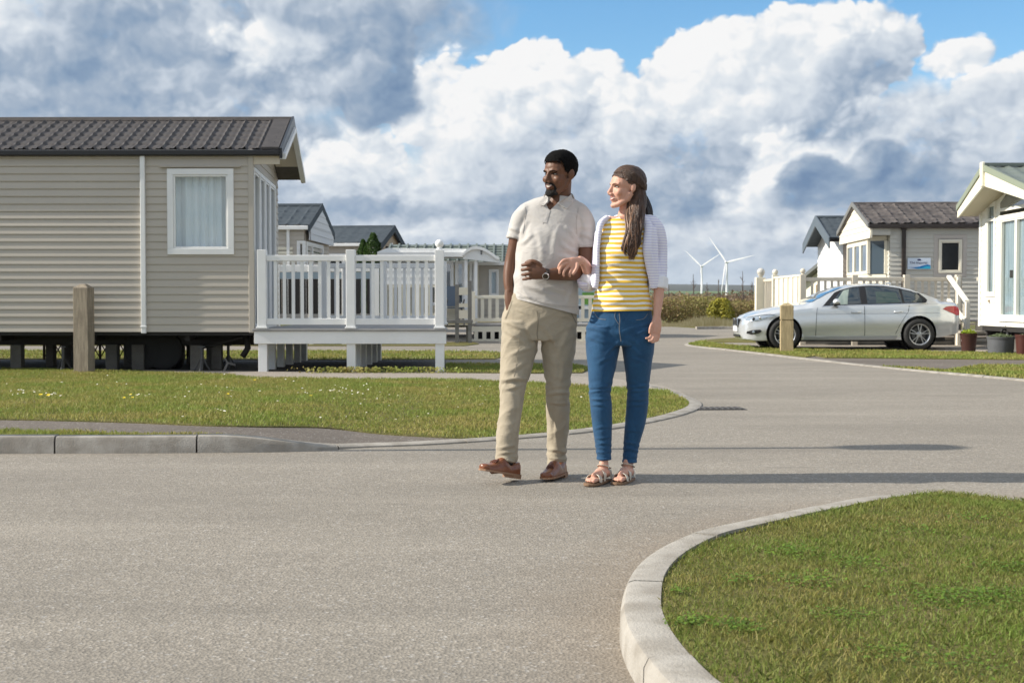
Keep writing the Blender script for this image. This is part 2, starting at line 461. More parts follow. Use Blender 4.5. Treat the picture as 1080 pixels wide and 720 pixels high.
M_FIELD = grass_sheet_material('rough_grass', (0.105, 0.125, 0.032), (0.17, 0.155, 0.055), (0.22, 0.18, 0.085), 0.4)

def blade_material(name, stops, patch_scale=1.2):
    m = bpy.data.materials.new(name); m.use_nodes = True
    nt = m.node_tree; b = nt.nodes['Principled BSDF']; h = NB(nt)
    at = h.n('ShaderNodeAttribute', attribute_name='rnd').outputs['Fac']
    co = h.n('ShaderNodeTexCoord').outputs['Object']
    n1 = h.noise(h.vmath('MULTIPLY', co, (1, 1, 0)), patch_scale, 6, 0.65)
    n2 = h.noise(h.vmath('MULTIPLY', co, (1, 1, 0)), patch_scale * 7, 3, 0.6)
    f = h.math('ADD', h.math('MULTIPLY', at, 0.34), h.math('ADD', h.math('MULTIPLY', h.smooth(n1, 0.3, 0.7), 0.42), h.math('MULTIPLY', n2, 0.30)))
    c = h.ramp(f, stops)
    nt.links.new(c, b.inputs['Base Color']); b.inputs['Roughness'].default_value = 0.55
    b.inputs['Specular IOR Level'].default_value = 0.25
    tr = h.n('ShaderNodeBsdfTranslucent'); nt.links.new(c, tr.inputs[0])
    mx = h.n('ShaderNodeMixShader'); mx.inputs[0].default_value = 0.35
    out = nt.nodes['Material Output']
    nt.links.new(b.outputs[0], mx.inputs[1]); nt.links.new(tr.outputs[0], mx.inputs[2]); nt.links.new(mx.outputs[0], out.inputs[0])
    return m
M_BLADE_R = blade_material('grass_blades_near', [(0.12, (0.38, 0.30, 0.14)), (0.30, (0.31, 0.275, 0.088)), (0.48, (0.235, 0.250, 0.066)), (0.66, (0.185, 0.245, 0.052)), (0.92, (0.23, 0.33, 0.062))], 0.9)
M_BLADE_L = blade_material('grass_blades_verge', [(0.12, (0.46, 0.37, 0.16)), (0.30, (0.37, 0.325, 0.105)), (0.48, (0.29, 0.295, 0.078)), (0.68, (0.23, 0.285, 0.062)), (0.92, (0.26, 0.35, 0.07))], 0.8)

def patch(name, outline, zf, m, kind='structure', skirt=0.05, step=0.5, parent=None):
    pts = [Vector((p[0], p[1])) for p in outline]
    n = len(pts)
    xs = [p.x for p in pts]; ys = [p.y for p in pts]
    arr = np.array([(p.x, p.y) for p in pts])
    inner = []
    if step:
        gx = np.arange(max(min(xs), -14), min(max(xs), 14), step); gy = np.arange(min(ys), min(max(ys), 40), step)
        if len(gx) and len(gy):
            q = np.array([(a, b) for a in gx for b in gy]); q = q[inside(q, arr)]
            inner = [Vector(p) for p in q]
    vs, _, fs, _, _, _ = delaunay_2d_cdt(pts + inner, [(i, (i + 1) % n) for i in range(n)], [], 1, 1e-5)
    mb = MB(); mb.add([(v.x, v.y, zf(v.x, v.y)) for v in vs], fs)
    if skirt:
        for i in range(n):
            a, b = pts[i], pts[(i + 1) % n]
            mb.add([(a.x, a.y, zf(a.x, a.y)), (b.x, b.y, zf(b.x, b.y)), (b.x, b.y, zf(b.x, b.y) - skirt), (a.x, a.y, zf(a.x, a.y) - skirt)], [(0, 1, 2, 3)])
    o = mb.build(name, m, parent, recalc=False)
    # make top faces point up
    me = o.data; bm = bmesh.new(); bm.from_mesh(me)
    for f in bm.faces:
        if abs(f.normal.z) > 0.5 and f.normal.z < 0: f.normal_flip()
    bm.to_mesh(me); bm.free()
    return tag(o, kind=kind)

def inside(q, poly):
    x, y = q[:, 0], q[:, 1]; r = np.zeros(len(q), bool); n = len(poly); j = n - 1
    for i in range(n):
        xi, yi = poly[i]; xj, yj = poly[j]
        c = ((yi > y) != (yj > y)) & (x < (xj - xi) * (y - yi) / ((yj - yi) + 1e-12) + xi)
        r ^= c; j = i
    return r

# the land itself, out to the horizon
g = MB(); S = 9000
g.add([(-S, -60, -0.05), (S, -60, -0.05), (S, S, -0.05), (-S, S, -0.05)], [(0, 1, 2, 3)])
tag(g.build('ground', M_FIELD), kind='structure')
# tarmac roads and hard standings: one sheet, the verges lie on it
road_out = [(-40, -8), (40, -8), (40, 26), (34, 33.5), (24, 45), (G(790, 346).x, G(790, 346).y), (G(735, 346).x, G(735, 346).y), (G(700, 344).x, G(700, 344).y),
            (G(640, 343).x, G(640, 343).y), (-8, 49), (-40, 42)]
patch('road', road_out, z_flat(0.0), M_ASPH, step=None, skirt=0.0)

def gp(l, z=0.0): return [tuple(G(a, b, z)[:2]) for a, b in l]

# ---- left verge, kerb line given where it meets the road
kerb_l = catmull([G(*p) for p in [(-420, 482), (-200, 480), (0, 478.5), (140, 478), (265, 477), (330, 475.5), (385, 472), (450, 469.5), (520, 465), (600, 458.5), (655, 451.5), (700, 443), (728, 435.5), (740, 429), (736, 422.5), (716, 415), (700, 410.5), (680, 405)]], 8)
def offset_line(line, d):
    out = []
    for i, p in enumerate(line):
        a = line[max(i - 1, 0)]; b = line[min(i + 1, len(line) - 1)]
        t = (b - a); t.z = 0; t.normalize(); out.append(p + Vector((-t.y, t.x, 0)) * d)
    return out
M_KERB = mat('kerb_concrete', (0.38, 0.355, 0.315), 0.85, var=0.9, vscale=7.0, tint=(0.24, 0.215, 0.18), bump=0.5, bscale=110, dirt=0.6)
def kerb(name, line, height, width=0.125, joint=0.91):
    """kerb of separate stones, road face slightly battered; line = road edge, stones lie to its left"""
    inn = offset_line(line, width)
    mb = MB(); L = 0.0; seg = []; cur = [0]
    for i in range(1, len(line)):
        L += (line[i] - line[i - 1]).length; cur.append(i)
        if L > joint: seg.append(cur); cur = [i]; L = 0.0
    if len(cur) > 1: seg.append(cur)
    for s in seg:
        dz = random.uniform(-0.003, 0.003)
        vs = []; n = len(s)
        g0 = 0.006
        for q, i in enumerate(s):
            a = line[i].copy(); b = inn[i].copy()
            if q == 0: t = (line[s[1]] - line[i]).normalized() * g0; a += t; b += t
            if q == n - 1: t = (line[i] - line[s[-2]]).normalized() * g0; a -= t; b -= t
            h = height(a.x, a.y) + dz; d = (b - a).normalized()
            vs += [a + Vector((0, 0, -0.06)), a + d * 0.004 + Vector((0, 0, max(h * 0.55, h - 0.03))), a + d * 0.016 + Vector((0, 0, h - 0.006)), a + d * 0.034 + Vector((0, 0, h)), b + Vector((0, 0, h)), b + Vector((0, 0, -0.06))]
        fs = []
        for q in range(n - 1):
            for k in range(5): fs.append((q * 6 + k, q * 6 + k + 1, (q + 1) * 6 + k + 1, (q + 1) * 6 + k))
        fs.append((0, 1, 2, 3, 4, 5)); fs.append(tuple((n - 1) * 6 + k for k in (5, 4, 3, 2, 1, 0)))
        mb.add(vs, fs)
    o = mb.build(name, M_KERB, smooth=True, auto=35)
    return tag(o, kind='structure')
def kh_left(x, y):
    k = 1 - ss((x + 2.0) / 1.05)
    return 0.02 + 0.095 * k * (1.0 if y < 9.6 else 0)
kerb('kerb', kerb_l, kh_left)
kin = offset_line(kerb_l, 0.126)
kin2 = [(p.x, p.y) for p in kin]
# footpath between the two strips of verge
path_back = catmull([G(a, b, 0.09) for a, b in [(-420, 440), (-200, 441), (0, 443), (130, 446), (250, 450)]] + [G(a, b, 0.012) for a, b in [(350, 455), (430, 459), (500, 462.5)]], 6)
path_front = catmull([G(a, b, 0.09) for a, b in [(-420, 452), (-200, 453), (0, 454.5), (130, 457.5), (215, 459)]] + [G(262, 467, 0.04)], 6)
i_join = min(range(len(kin)), key=lambda i: (kin[i] - G(508, 464)).length)
i_strip = min(range(len(kin)), key=lambda i: (kin[i] - G(275, 468)).length)
patch('footpath', kin2[:i_join + 1] + [(p.x, p.y) for p in reversed(path_back)], lambda x, y: z_left(x, y) - 0.006, M_PATH, step=0.4)
strip_poly = kin2[:i_strip + 1] + [(p.x, p.y) for p in reversed(path_front)]
patch('verge_strip', strip_poly, lambda x, y: z_left(x, y), M_SOIL, step=0.4)
lawn_back = gp([(704, 413.5), (680, 412), (640, 409.5), (560, 404), (470, 401), (350, 400.5), (262, 399), (240, 395.5), (170, 393.5), (90, 391), (0, 389.5), (-420, 388)])
lawn_poly = [(p.x, p.y) for p in path_back] + kin2[i_join + 1:-22] + lawn_back
patch('lawn', lawn_poly, lambda x, y: z_left(x, y) + 0.003, M_SOIL, step=0.5)
# pale path behind the lawn, dark standing under the caravan, further strips of grass
patch('paved_path', gp([(735, 424), (717, 413), (704, 409), (683, 404), (640, 398.5), (560, 394.5), (440, 393.5), (330, 392.8), (262, 391.6), (150, 390), (150, 394.5), (262, 401), (560, 406), (640, 411), (700, 417)]), z_flat(0.006), M_PAVE, step=None, skirt=0.0)
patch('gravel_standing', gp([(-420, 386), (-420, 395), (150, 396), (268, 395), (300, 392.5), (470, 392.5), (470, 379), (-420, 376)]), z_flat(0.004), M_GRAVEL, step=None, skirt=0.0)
far_strips = [gp([(-420, 370.5), (200, 371.5), (470, 379.5), (420, 384.5), (625, 385.5), (622, 392), (600, 394), (440, 393), (300, 392), (470, 392), (470, 386), (470, 380), (-420, 377)])]
patch('verge_strip', gp([(470, 384.3), (560, 384.6), (612, 385.5), (622, 389.5), (614, 393.5), (560, 394), (471, 393.2)]), z_flat(0.015), M_SOIL, step=None)
patch('verge_strip', gp([(-420, 370), (300, 370.3), (480, 370.8), (528, 372), (534, 375.5), (522, 379), (380, 380), (-420, 378.5)]), z_flat(0.015), M_SOIL, step=None)
patch('verge_strip', gp([(-420, 359.5), (300, 360.5), (500, 361.2), (505, 363), (490, 365), (-420, 364.5)]), z_flat(0.015), M_SOIL, step=None)
# ---- right foreground lawn
kerb_r = catmull([Vector((*G(a, b, c)[:2], 0)) for a, b, c in [(860, 930, 0), (760, 815, 0), (700, 762, 0), (668, 718, 0), (655, 688, 0), (653.5, 664, 0), (663, 632, 0), (688, 603, .015), (730, 574, .045), (780, 553, .08), (835, 537.5, .095), (885, 527.5, .095), (930, 522, .08), (965, 520.5, .05), (1010, 520.5, .03), (1060, 522, .03), (1120, 526, .03), (1400, 548, .03)]], 8)
kerb_r = kerb_r[::-1]
def kh_right(x, y):
    k = ss((x - 1.5) / 0.9) * ss((y - 5.5) / 0.6)
    return 0.10 - 0.075 * k
kerb('kerb', [Vector(p) for p in kerb_r][::-1], kh_right, 0.0) if False else None
# this kerb bends the other way: lawn lies to the right of the line as drawn, so run it reversed
kerb('kerb', kerb_r, kh_right)
kinr = offset_line(kerb_r, 0.126)
lawn_r_poly = [(p.x, p.y) for p in kinr] + [(6.5, 1.2), (9.5, 1.5), (14, 5.6)]
patch('lawn', lawn_r_poly, z_right, M_SOIL, step=0.25)
# ---- right back verges
kerb_b = catmull([G(*p) for p in [(742, 359.5), (728, 361.5), (722, 364), (740, 366.8), (765, 369.3), (830, 377), (900, 384.8), (960, 391), (1020, 396.5), (1080, 402), (1300, 424)]], 6)
kerb('kerb', kerb_b, lambda x, y: 0.022, 0.11)
kib = [(p.x, p.y) for p in offset_line(kerb_b, 0.10)]
patch('verge_strip', kib[:26] + gp([(850, 377.5), (860, 376.2), (830, 370.5), (800, 366.5), (775, 365.0), (742, 361.5)]), z_flat(0.022), M_SOIL, step=None)
patch('footpath', gp([(812, 372.5), (860, 379.8), (920, 386.5), (985, 392.0), (1030, 386.4), (1100, 387), (1300, 388), (1300, 382), (1080, 380.2), (960, 379), (870, 378.2), (836, 371)]), z_flat(0.008), M_PATH, step=None, skirt=0.0)
patch('verge_strip', kib[38:] + gp([(1300, 388), (1100, 386.6), (1035, 386.2), (1000, 391.2)]), z_flat(0.022), M_SOIL, step=None)
patch('verge_strip', gp([(800, 367.4), (836, 370.8), (870, 377.7), (960, 378.5), (1080, 379.8), (1300, 382), (1300, 376), (1080, 373.4), (1012, 371.8), (900, 370.2), (840, 369)]), z_flat(0.016), M_SOIL, step=None)
patch('verge_strip', gp([(745, 358.6), (775, 356.5), (840, 356), (840, 361), (800, 361.5), (735, 361)]), z_flat(0.016), M_SOIL, step=None)
patch('concrete_standing', gp([(818, 366.4), (1013, 368.2), (1060, 372.6), (1300, 374), (1300, 352), (1010, 350), (860, 350)]), z_flat(0.012), M_PAVE, step=None)
kerb('kerb', catmull([G(735, 347.2), G(765, 347.0), G(800, 347.2), G(840, 348)], 6), lambda x, y: 0.10, 0.14)
# ================================================================== CARAVANS
M_TAUPE = mat('siding_taupe', (0.49, 0.445, 0.382), 0.55, var=0.25, vscale=1.5, tint=(0.43, 0.39, 0.335), dirt=0.10)
M_CREAM = mat('siding_cream', (0.62, 0.58, 0.49), 0.55, var=0.2, vscale=1.5, tint=(0.55, 0.50, 0.42), dirt=0.08)
M_GREYS = mat('siding_grey', (0.50, 0.46, 0.40), 0.55, var=0.2, vscale=1.5, tint=(0.40, 0.385, 0.35))
M_TAN = mat('siding_tan', (0.40, 0.31, 0.21), 0.6, var=0.2, vscale=2, tint=(0.33, 0.25, 0.17))
M_WHITE = mat('white_plastic', (0.83, 0.83, 0.82), 0.38, var=0.3, vscale=2.5, tint=(0.66, 0.66, 0.63), dirt=0.08)
M_WHITEW = mat('cream_white_paint', (0.80, 0.75, 0.62), 0.5, var=0.3, vscale=2.5, tint=(0.68, 0.63, 0.51), dirt=0.1)
M_ROOFD = mat('roof_dark_brown', (0.056, 0.050, 0.048), 0.62, var=0.6, vscale=7, tint=(0.092, 0.082, 0.077), spec=0.25)
M_ROOFG = mat('roof_slate_blue', (0.052, 0.065, 0.078), 0.75, var=0.5, vscale=7, tint=(0.090, 0.105, 0.118), spec=0.15)
M_ROOFE = mat('roof_charcoal', (0.060, 0.054, 0.054), 0.65, var=0.8, vscale=3.2, tint=(0.15, 0.13, 0.12), spec=0.2)
M_ROOFGR = mat('roof_grey_green', (0.14, 0.165, 0.145), 0.45, var=0.4, vscale=5, tint=(0.20, 0.225, 0.20))
M_BROWN = mat('dark_brown_trim', (0.035, 0.026, 0.022), 0.4)
M_GUTTER = mat('black_gutter', (0.012, 0.011, 0.011), 0.35)
M_STEEL = mat('galvanised_steel', (0.10, 0.10, 0.10), 0.6, metal=0.2, var=0.5, vscale=9)
M_DARKST = mat('dark_chassis', (0.022, 0.02, 0.018), 0.7)
M_BLOCK = mat('concrete_block', (0.15, 0.14, 0.125), 0.9, var=0.6, vscale=6, tint=(0.09, 0.085, 0.075))
M_RUBBER = mat('rubber', (0.018, 0.018, 0.018), 0.75)
M_GLASS = mat('window_glass', (0.86, 0.90, 0.92), 0.03, spec=0.9, trans=1.0, ior=1.5)
M_GLASSD = mat('dark_glass', (0.020, 0.026, 0.032), 0.04, spec=0.9, coat=0.6)
M_GLASSB = mat('reflecting_glass', (0.10, 0.14, 0.18), 0.03, spec=1.0, coat=1.0, metal=0.35)
M_NET = mat('net_curtain', (0.84, 0.87, 0.88), 0.9, var=0.3, vscale=3, tint=(0.70, 0.75, 0.78), stretch=(6, 1, 0.3))
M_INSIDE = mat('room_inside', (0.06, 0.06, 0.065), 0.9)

def thin_glass(name, tintc, refl=0.25):
    m = bpy.data.materials.new(name); m.use_nodes = True
    nt = m.node_tree; h = NB(nt); out = nt.nodes['Material Output']; nt.nodes.remove(nt.nodes['Principled BSDF'])
    t = h.n('ShaderNodeBsdfTransparent'); t.inputs[0].default_value = (*tintc, 1)
    gl = h.n('ShaderNodeBsdfGlossy'); gl.inputs['Roughness'].default_value = 0.015
    fr = h.n('ShaderNodeFresnel'); fr.inputs[0].default_value = 1.5
    co = h.n('ShaderNodeTexCoord').outputs['Object']
    nz = h.noise(co, 1.3, 2, 0.5)
    bp = h.n('ShaderNodeBump'); bp.inputs['Strength'].default_value = 0.06; bp.inputs['Distance'].default_value = 0.02
    nt.links.new(nz, bp.inputs['Height']); nt.links.new(bp.outputs[0], gl.inputs['Normal'])
    f = h.math('ADD', fr.outputs[0], refl, clamp=True)
    gm = h.n('ShaderNodeNewGeometry'); f = h.math('MULTIPLY', f, h.math('SUBTRACT', 1.0, gm.outputs['Backfacing']))
    mx = h.n('ShaderNodeMixShader'); nt.links.new(f, mx.inputs[0]); nt.links.new(t.outputs[0], mx.inputs[1]); nt.links.new(gl.outputs[0], mx.inputs[2])
    nt.links.new(mx.outputs[0], out.inputs[0]); return m
M_PANE = thin_glass('pane_glass', (0.93, 0.96, 0.97), 0.08)
M_PANED = thin_glass('pane_glass_tinted', (0.35, 0.42, 0.46), 0.30)

def siding(mb, x0, x1, z0, z1, y, holes=(), rows=0.107, depth=0.014, axis='x', sgn=-1, mi=0):
    """lapped boards on a wall plane; axis 'x': wall runs along x at plane y facing sgn*y; axis 'y': runs along y at plane x=y facing sgn*x.
    holes = (a0, a1, z0, z1)"""
    def pt(a, z, o):
        return (a, y + sgn * o, z) if axis == 'x' else (y + sgn * o, a, z)
    nrow = max(1, int(math.ceil((z1 - z0) / rows - 1e-6)))
    for r in range(nrow):
        a = z0 + r * rows; b = min(z1, a + rows)
        zs = sorted({a, b} | {h for H in holes for h in (H[2], H[3]) if a < h < b})
        for u, v in zip(zs[:-1], zs[1:]):
            zm = (u + v) / 2
            cuts = sorted([(H[0], H[1]) for H in holes if H[2] < zm < H[3]])
            x = x0; spans = []
            for c0, c1 in cuts:
                if c0 > x: spans.append((x, c0))
                x = max(x, c1)
            if x < x1: spans.append((x, x1))
            def prof(z):    # a soft lap: proud at its lower edge
                t = (z - a) / rows
                return depth * (1 - t) ** 1.0 if t > 0.12 else depth * (0.90 + 0.8 * t)
            zz = [u] + [k for k in (a + rows * 0.12, a + rows * 0.85) if u < k < v] + [v]
            for s0, s1 in spans:
                for p, q in zip(zz[:-1], zz[1:]):
                    mb.add([pt(s0, p, prof(p)), pt(s1, p, prof(p)), pt(s1, q, prof(q) if q < b - 1e-6 else 0), pt(s0, q, prof(q) if q < b - 1e-6 else 0)], [(0, 1, 2, 3)], mi)
                if abs(u - a) < 1e-6:
                    mb.add([pt(s0, u, 0), pt(s1, u, 0), pt(s1, u, prof(u)), pt(s0, u, prof(u))], [(0, 1, 2, 3)], mi)

def tiled_slope(mb, x0, x1, ya, za, yb, zb, col=0.195, row=0.30, amp=0.022, step=0.018, du=0.0195, dv=0.05, mi=0):
    """tile-effect sheet from eave (ya,za) up to ridge (yb,zb)"""
    L = math.hypot(yb - ya, zb - za); nu = max(2, int((x1 - x0) / du)); nv = max(2, int(L / dv))
    ty, tz = (yb - ya) / L, (zb - za) / L; ny, nz = -tz, ty
    if nz < 0: ny, nz = -ny, -nz
    vs = []
    for j in range(nv + 1):
        s = L * j / nv
        for i in range(nu + 1):
            x = x0 + (x1 - x0) * i / nu
            u = (x / col) % 1.0
            roll = math.exp(-((u - 0.5) / 0.105) ** 2) * 1.0 + 0.12 * math.cos(2 * math.pi * u)
            t = ((s + 0.03 * math.sin(2 * math.pi * u)) / row) % 1.0
            h = amp * roll + step * (1 - t)
            vs.append((x, ya + ty * s + ny * h, za + tz * s + nz * h))
    fs = [(j * (nu + 1) + i, j * (nu + 1) + i + 1, (j + 1) * (nu + 1) + i + 1, (j + 1) * (nu + 1) + i) for j in range(nv) for i in range(nu)]
    mb.add(vs, fs, mi)

def window(parent, a0, a1, z0, z1, y, axis='x', sgn=-1, fw=0.06, proud=0.03, mframe=None, glass=None, curtain=True, mull=(), trans=(), dark=False, name='window', cur_mat=None, label=None):
    """window part with frame, pane and curtain under the given thing"""
    mframe = mframe or M_WHITE
    def bx(mb, p0, p1, q0, q1, o0, o1):
        if axis == 'x': mb.box(p0, p1, y + sgn * o0, y + sgn * o1, q0, q1)
        else: mb.box(y + sgn * o0, y + sgn * o1, p0, p1, q0, q1)
    mb = MB(); o = proud
    bx(mb, a0, a1, z1 - fw, z1, -0.04, o); bx(mb, a0, a1, z0, z0 + fw, -0.04, o)
    bx(mb, a0, a0 + fw, z0 + fw, z1 - fw, -0.04, o); bx(mb, a1 - fw, a1, z0 + fw, z1 - fw, -0.04, o)
    # inner sash
    g = 0.028
    for (p0, p1, q0, q1) in ((a0 + fw, a1 - fw, z1 - fw - g, z1 - fw), (a0 + fw, a1 - fw, z0 + fw, z0 + fw + g), (a0 + fw, a0 + fw + g, z0 + fw + g, z1 - fw - g), (a1 - fw - g, a1 - fw, z0 + fw + g, z1 - fw - g)):
        bx(mb, p0, p1, q0, q1, -0.035, o - 0.014)
    for t in mull: bx(mb, t - fw * 0.5, t + fw * 0.5, z0 + fw, z1 - fw, -0.036, o - 0.006)
    for t in trans: bx(mb, a0 + fw, a1 - fw, t - fw * 0.4, t + fw * 0.4, -0.034, o - 0.008)
    fr = mb.build(name, mframe, parent, bevel=0.004)
    if label: fr['label'] = label
    mb = MB(); bx(mb, a0 + fw, a1 - fw, z0 + fw, z1 - fw, -0.022, -0.016)
    mb.build('pane', glass or M_PANE, fr)
    if curtain:
        mb = MB(); n = int((a1 - a0) / 0.012) + 2; vs = []
        rr = random.Random(int((a0 + z0) * 1000))
        ph = rr.random() * 6
        for k in range(n + 1):
            a = a0 + fw * 0.5 + (a1 - a0 - fw) * k / n
            d = (-0.13 if axis == 'x' else -0.05) - (0.030 if axis == 'x' else 0.012) * math.sin(a * 46 + ph + 1.3 * math.sin(a * 9)) - 0.008 * math.sin(a * 113 + ph)
            for zq in (z0 + fw * 0.5, z1 - fw * 0.5):
                dd = d * (1.0 if zq < (z0 + z1) / 2 else 0.9)
                vs.append((a, y + sgn * dd, zq) if axis == 'x' else (y + sgn * dd, a, zq))
        fs = [(2 * k, 2 * k + 2, 2 * k + 3, 2 * k + 1) for k in range(n)]
        mb.add(vs, fs); mb.build('curtain', cur_mat or M_NET, fr, smooth=True)
    else:
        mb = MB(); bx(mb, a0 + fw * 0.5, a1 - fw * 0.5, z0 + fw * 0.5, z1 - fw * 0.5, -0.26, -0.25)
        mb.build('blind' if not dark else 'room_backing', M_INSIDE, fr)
    return fr

def gable_roof(t, x0, x1, y0, y1, ze, zr, mroof, over=0.12, oxa=0.0, oxb=0.9, thick=0.10, barge=0.16, mbarge=None, msoff=None, du=0.0195, dv=0.05, mgut=None, col=0.195, row=0.30, gut_m=None, back=True, amp=0.022, step=0.018):
    """roof part with its ridge cap, gutter and barge boards; the gable overhangs stick out by oxa / oxb"""
    ym = (y0 + y1) / 2; sl = (zr - ze) / (ym - y0)
    ya = y0 - over; za = ze - sl * over
    yb = y1 + over
    X0, X1 = x0 - oxa, x1 + oxb
    mb = MB()
    tiled_slope(mb, X0, X1, ya, za, ym, zr, du=du, dv=dv, col=col, row=row, amp=amp, step=step)
    tiled_slope(mb, X0, X1, yb, za, ym, zr, du=du * 4, dv=dv * 3, col=col, row=row)
    # sheet underneath
    mb.prism([(ya, za - 0.012), (ym, zr - 0.012), (yb, za - 0.012), (yb, za - thick), (ym, zr - thick), (ya, za - thick)], 'x', X0 + 0.003, X1 - 0.003)
    rf = mb.build('roof', mroof, t, smooth=True, auto=40)
    mb = MB(); mb.prism([(ym - 0.10, zr - 0.012), (ym - 0.06, zr + 0.045), (ym, zr + 0.06), (ym + 0.06, zr + 0.045), (ym + 0.10, zr - 0.012)], 'x', X0 - 0.01, X1 + 0.01)
    mb.build('ridge_cap', mroof, rf)
    mb = MB(); mb.box(X0, X1, ya - 0.075, ya - 0.004, za - thick - 0.012, za - 0.01)
    mb.build('gutter', gut_m or M_GUTTER, rf, bevel=0.015)
    mbarge = mbarge or mroof
    for X, s, on in ((X0, -1, oxa > 0), (X1, 1, oxb > 0)):
        if not on: continue
        mb = MB()
        xa, xb = (X, X + 0.035 * s)
        mb.prism([(ya - 0.07, za + 0.015), (ym, zr + 0.065), (yb + 0.07, za + 0.015), (yb + 0.07, za - barge), (ym, zr - barge + 0.05), (ya - 0.07, za - barge)], 'x', xa, xb)
        mb.build('barge_board', mbarge, rf)
    return rf

# ------------------------------------------------------------------ 1. the big taupe caravan on the left
D1 = 18.7
# local frame: origin under the near right corner, x along the long side, y away from the road
cvA = thing('static_caravan', 'long taupe clad caravan with dark brown tiled roof, nearest on the left', 'caravan', (PX(266.5, D1), D1, 0.0), R(-0.6))
zf, ze, zr = PZ(350, D1), PZ(157.5, D1) , PZ(127.5, D1 + 1.9)
LA, WA = 10.8, 3.75
wx0, wx1, wz0, wz1 = -(266.5 - 177.5) / 74.3, -(266.5 - 247.5) / 74.3, PZ(268.5, D1), PZ(178, D1)
dpx = -(266.5 - 152) / 74.3
mb = MB()
siding(mb, -LA, dpx, zf, ze, 0.0, rows=0.1065, depth=0.017)
mb.build('wall', M_TAUPE, cvA)
mb = MB()
siding(mb, dpx, -0.05, zf, ze, 0.0, holes=[(wx0 + .02, wx1 - .02, wz0 + .02, wz1 - .02)], rows=0.1065, depth=0.013)
mb.build('wall', M_TAUPE, cvA)
mb = MB(); mb.box(-0.05, 0.022, -0.022, 0.05, zf - 0.01, ze); mb.build('corner_trim', M_TAUPE, cvA, bevel=0.006)
mb = MB(); mb.box(-LA, -0.01, WA - 0.04, WA, zf, ze); mb.box(-LA, -LA + 0.04, 0, WA, zf, ze); mb.build('wall', M_TAUPE, cvA)
mb = MB(); mb.box(-LA, 0, 0.03, WA, zf - 0.05, zf + 0.02); mb.build('floor_frame', M_DARKST, cvA)
mb = MB(); mb.box(dpx - 0.034, dpx + 0.034, -0.06, -0.012, zf - 0.02, ze - 0.02); mb.box(dpx - 0.042, dpx + 0.042, -0.066, -0.008, zf + 0.06, zf + 0.09)
mb.build('downpipe', M_WHITE, cvA, bevel=0.008)
window(cvA, wx0, wx1, wz0, wz1, 0.0, fw=0.085, proud=0.035, label='white framed window with pale net curtain')
mb = MB(); mb.box(wx0 - 0.10, wx1 + 0.10, -0.05, -0.005, wz1 + 0.02, wz1 + 0.035); mb.build('drip_rail', M_TAUPE, cvA)
# end wall facing the deck: patio glazing between posts, gable above
ew = [(0.16, 0.80), (0.95, 1.55), (1.62, 2.25), (2.35, 3.1)]
zt = PZ(190, D1 + 0.6)
mb = MB()
siding(mb, 0.05, WA, zt + 0.16, ze, 0.0, rows=0.1065, axis='y', sgn=1, depth=0.013)
siding(mb, 3.2, WA, zf, zt + 0.16, 0.0, rows=0.1065, axis='y', sgn=1, depth=0.013)
mb.add([(0, 0, ze), (0, WA, ze), (0, WA / 2, zr - 0.08)], [(0, 1, 2)])
mb.build('end_wall', M_TAUPE, cvA)
for a, b in ((0.06, 0.86), (0.89, 1.58), (1.61, 2.30), (2.33, 3.18)):
    window(cvA, a, b, zf + 0.02, zt + 0.14, 0.0, axis='y', sgn=1, fw=0.06, glass=M_GLASSB, curtain=False, name='patio_window')
rfA = gable_roof(cvA, -LA, 0, 0, WA, ze, zr, M_ROOFD, over=0.02, oxb=0.41, amp=0.030, step=0.020, barge=0.13, mbarge=M_GUTTER, thick=0.08)
mb = MB(); mb.prism([(0.0, ze - 0.14), (0.0, ze - 0.06), (WA / 2, zr - 0.1), (WA, ze - 0.06), (WA, ze - 0.14), (WA / 2, zr - 0.18)], 'x', 0.40, 0.48)
mb.build('white_fascia', M_WHITE, rfA)
M_SOFF = mat('soffit_cream', (0.62, 0.55, 0.44), 0.6)
mb = MB(); mb.prism([(0.02, ze - 0.03), (WA / 2, zr - 0.09), (WA - 0.02, ze - 0.03), (WA - 0.02, ze - 0.06), (WA / 2, zr - 0.12), (0.02, ze - 0.06)], 'x', 0.02, 0.39)
mb.box(0.0, 0.39, -0.005, 0.05, ze - 0.21, ze - 0.02)
mb.build('soffit', M_SOFF, rfA)
# flush verge tile at the end of the near slope
mb = MB(); sl = (zr - ze) / (WA / 2)
mb.prism([(-0.03, ze + 0.0), (WA / 2, zr + 0.025), (WA / 2, zr + 0.048), (-0.03, ze + 0.03)], 'x', 0.14, 0.39); mb.build('verge', M_ROOFD, rfA)
# chassis, jacks and blocks under the floor
mb = MB()
for y in (0.75, 2.9): mb.box(-LA, 0.0, y - 0.035, y + 0.035, zf - 0.21, zf - 0.05)
for x in np.arange(-LA + 0.4, -0.2, 1.35): mb.box(x - 0.03, x + 0.03, 0.1, WA - 0.1, zf - 0.13, zf - 0.05)
mb.build('chassis', M_DARKST, cvA)
def jack(x, y):
    o = MB(); h = zf - 0.21
    o.tube([(x, y, 0.0), (x, y, h)], 0.022, 8)
    for k in range(3):
        a = k * 2.09 + 0.5
        o.tube([(x, y, h * 0.62), (x + 0.13 * math.cos(a), y + 0.13 * math.sin(a), 0.005)], 0.010, 6)
    o.box(x - 0.05, x + 0.05, y - 0.05, y + 0.05, h - 0.012, h)
    o.build('jack_stand', M_STEEL, cvA)
for px_ in (65, 211, -10): jack(-(266.5 - px_) / 73.5, 0.14)
for px_ in (165, 232): jack(-(266.5 - px_) / 73, 0.9)
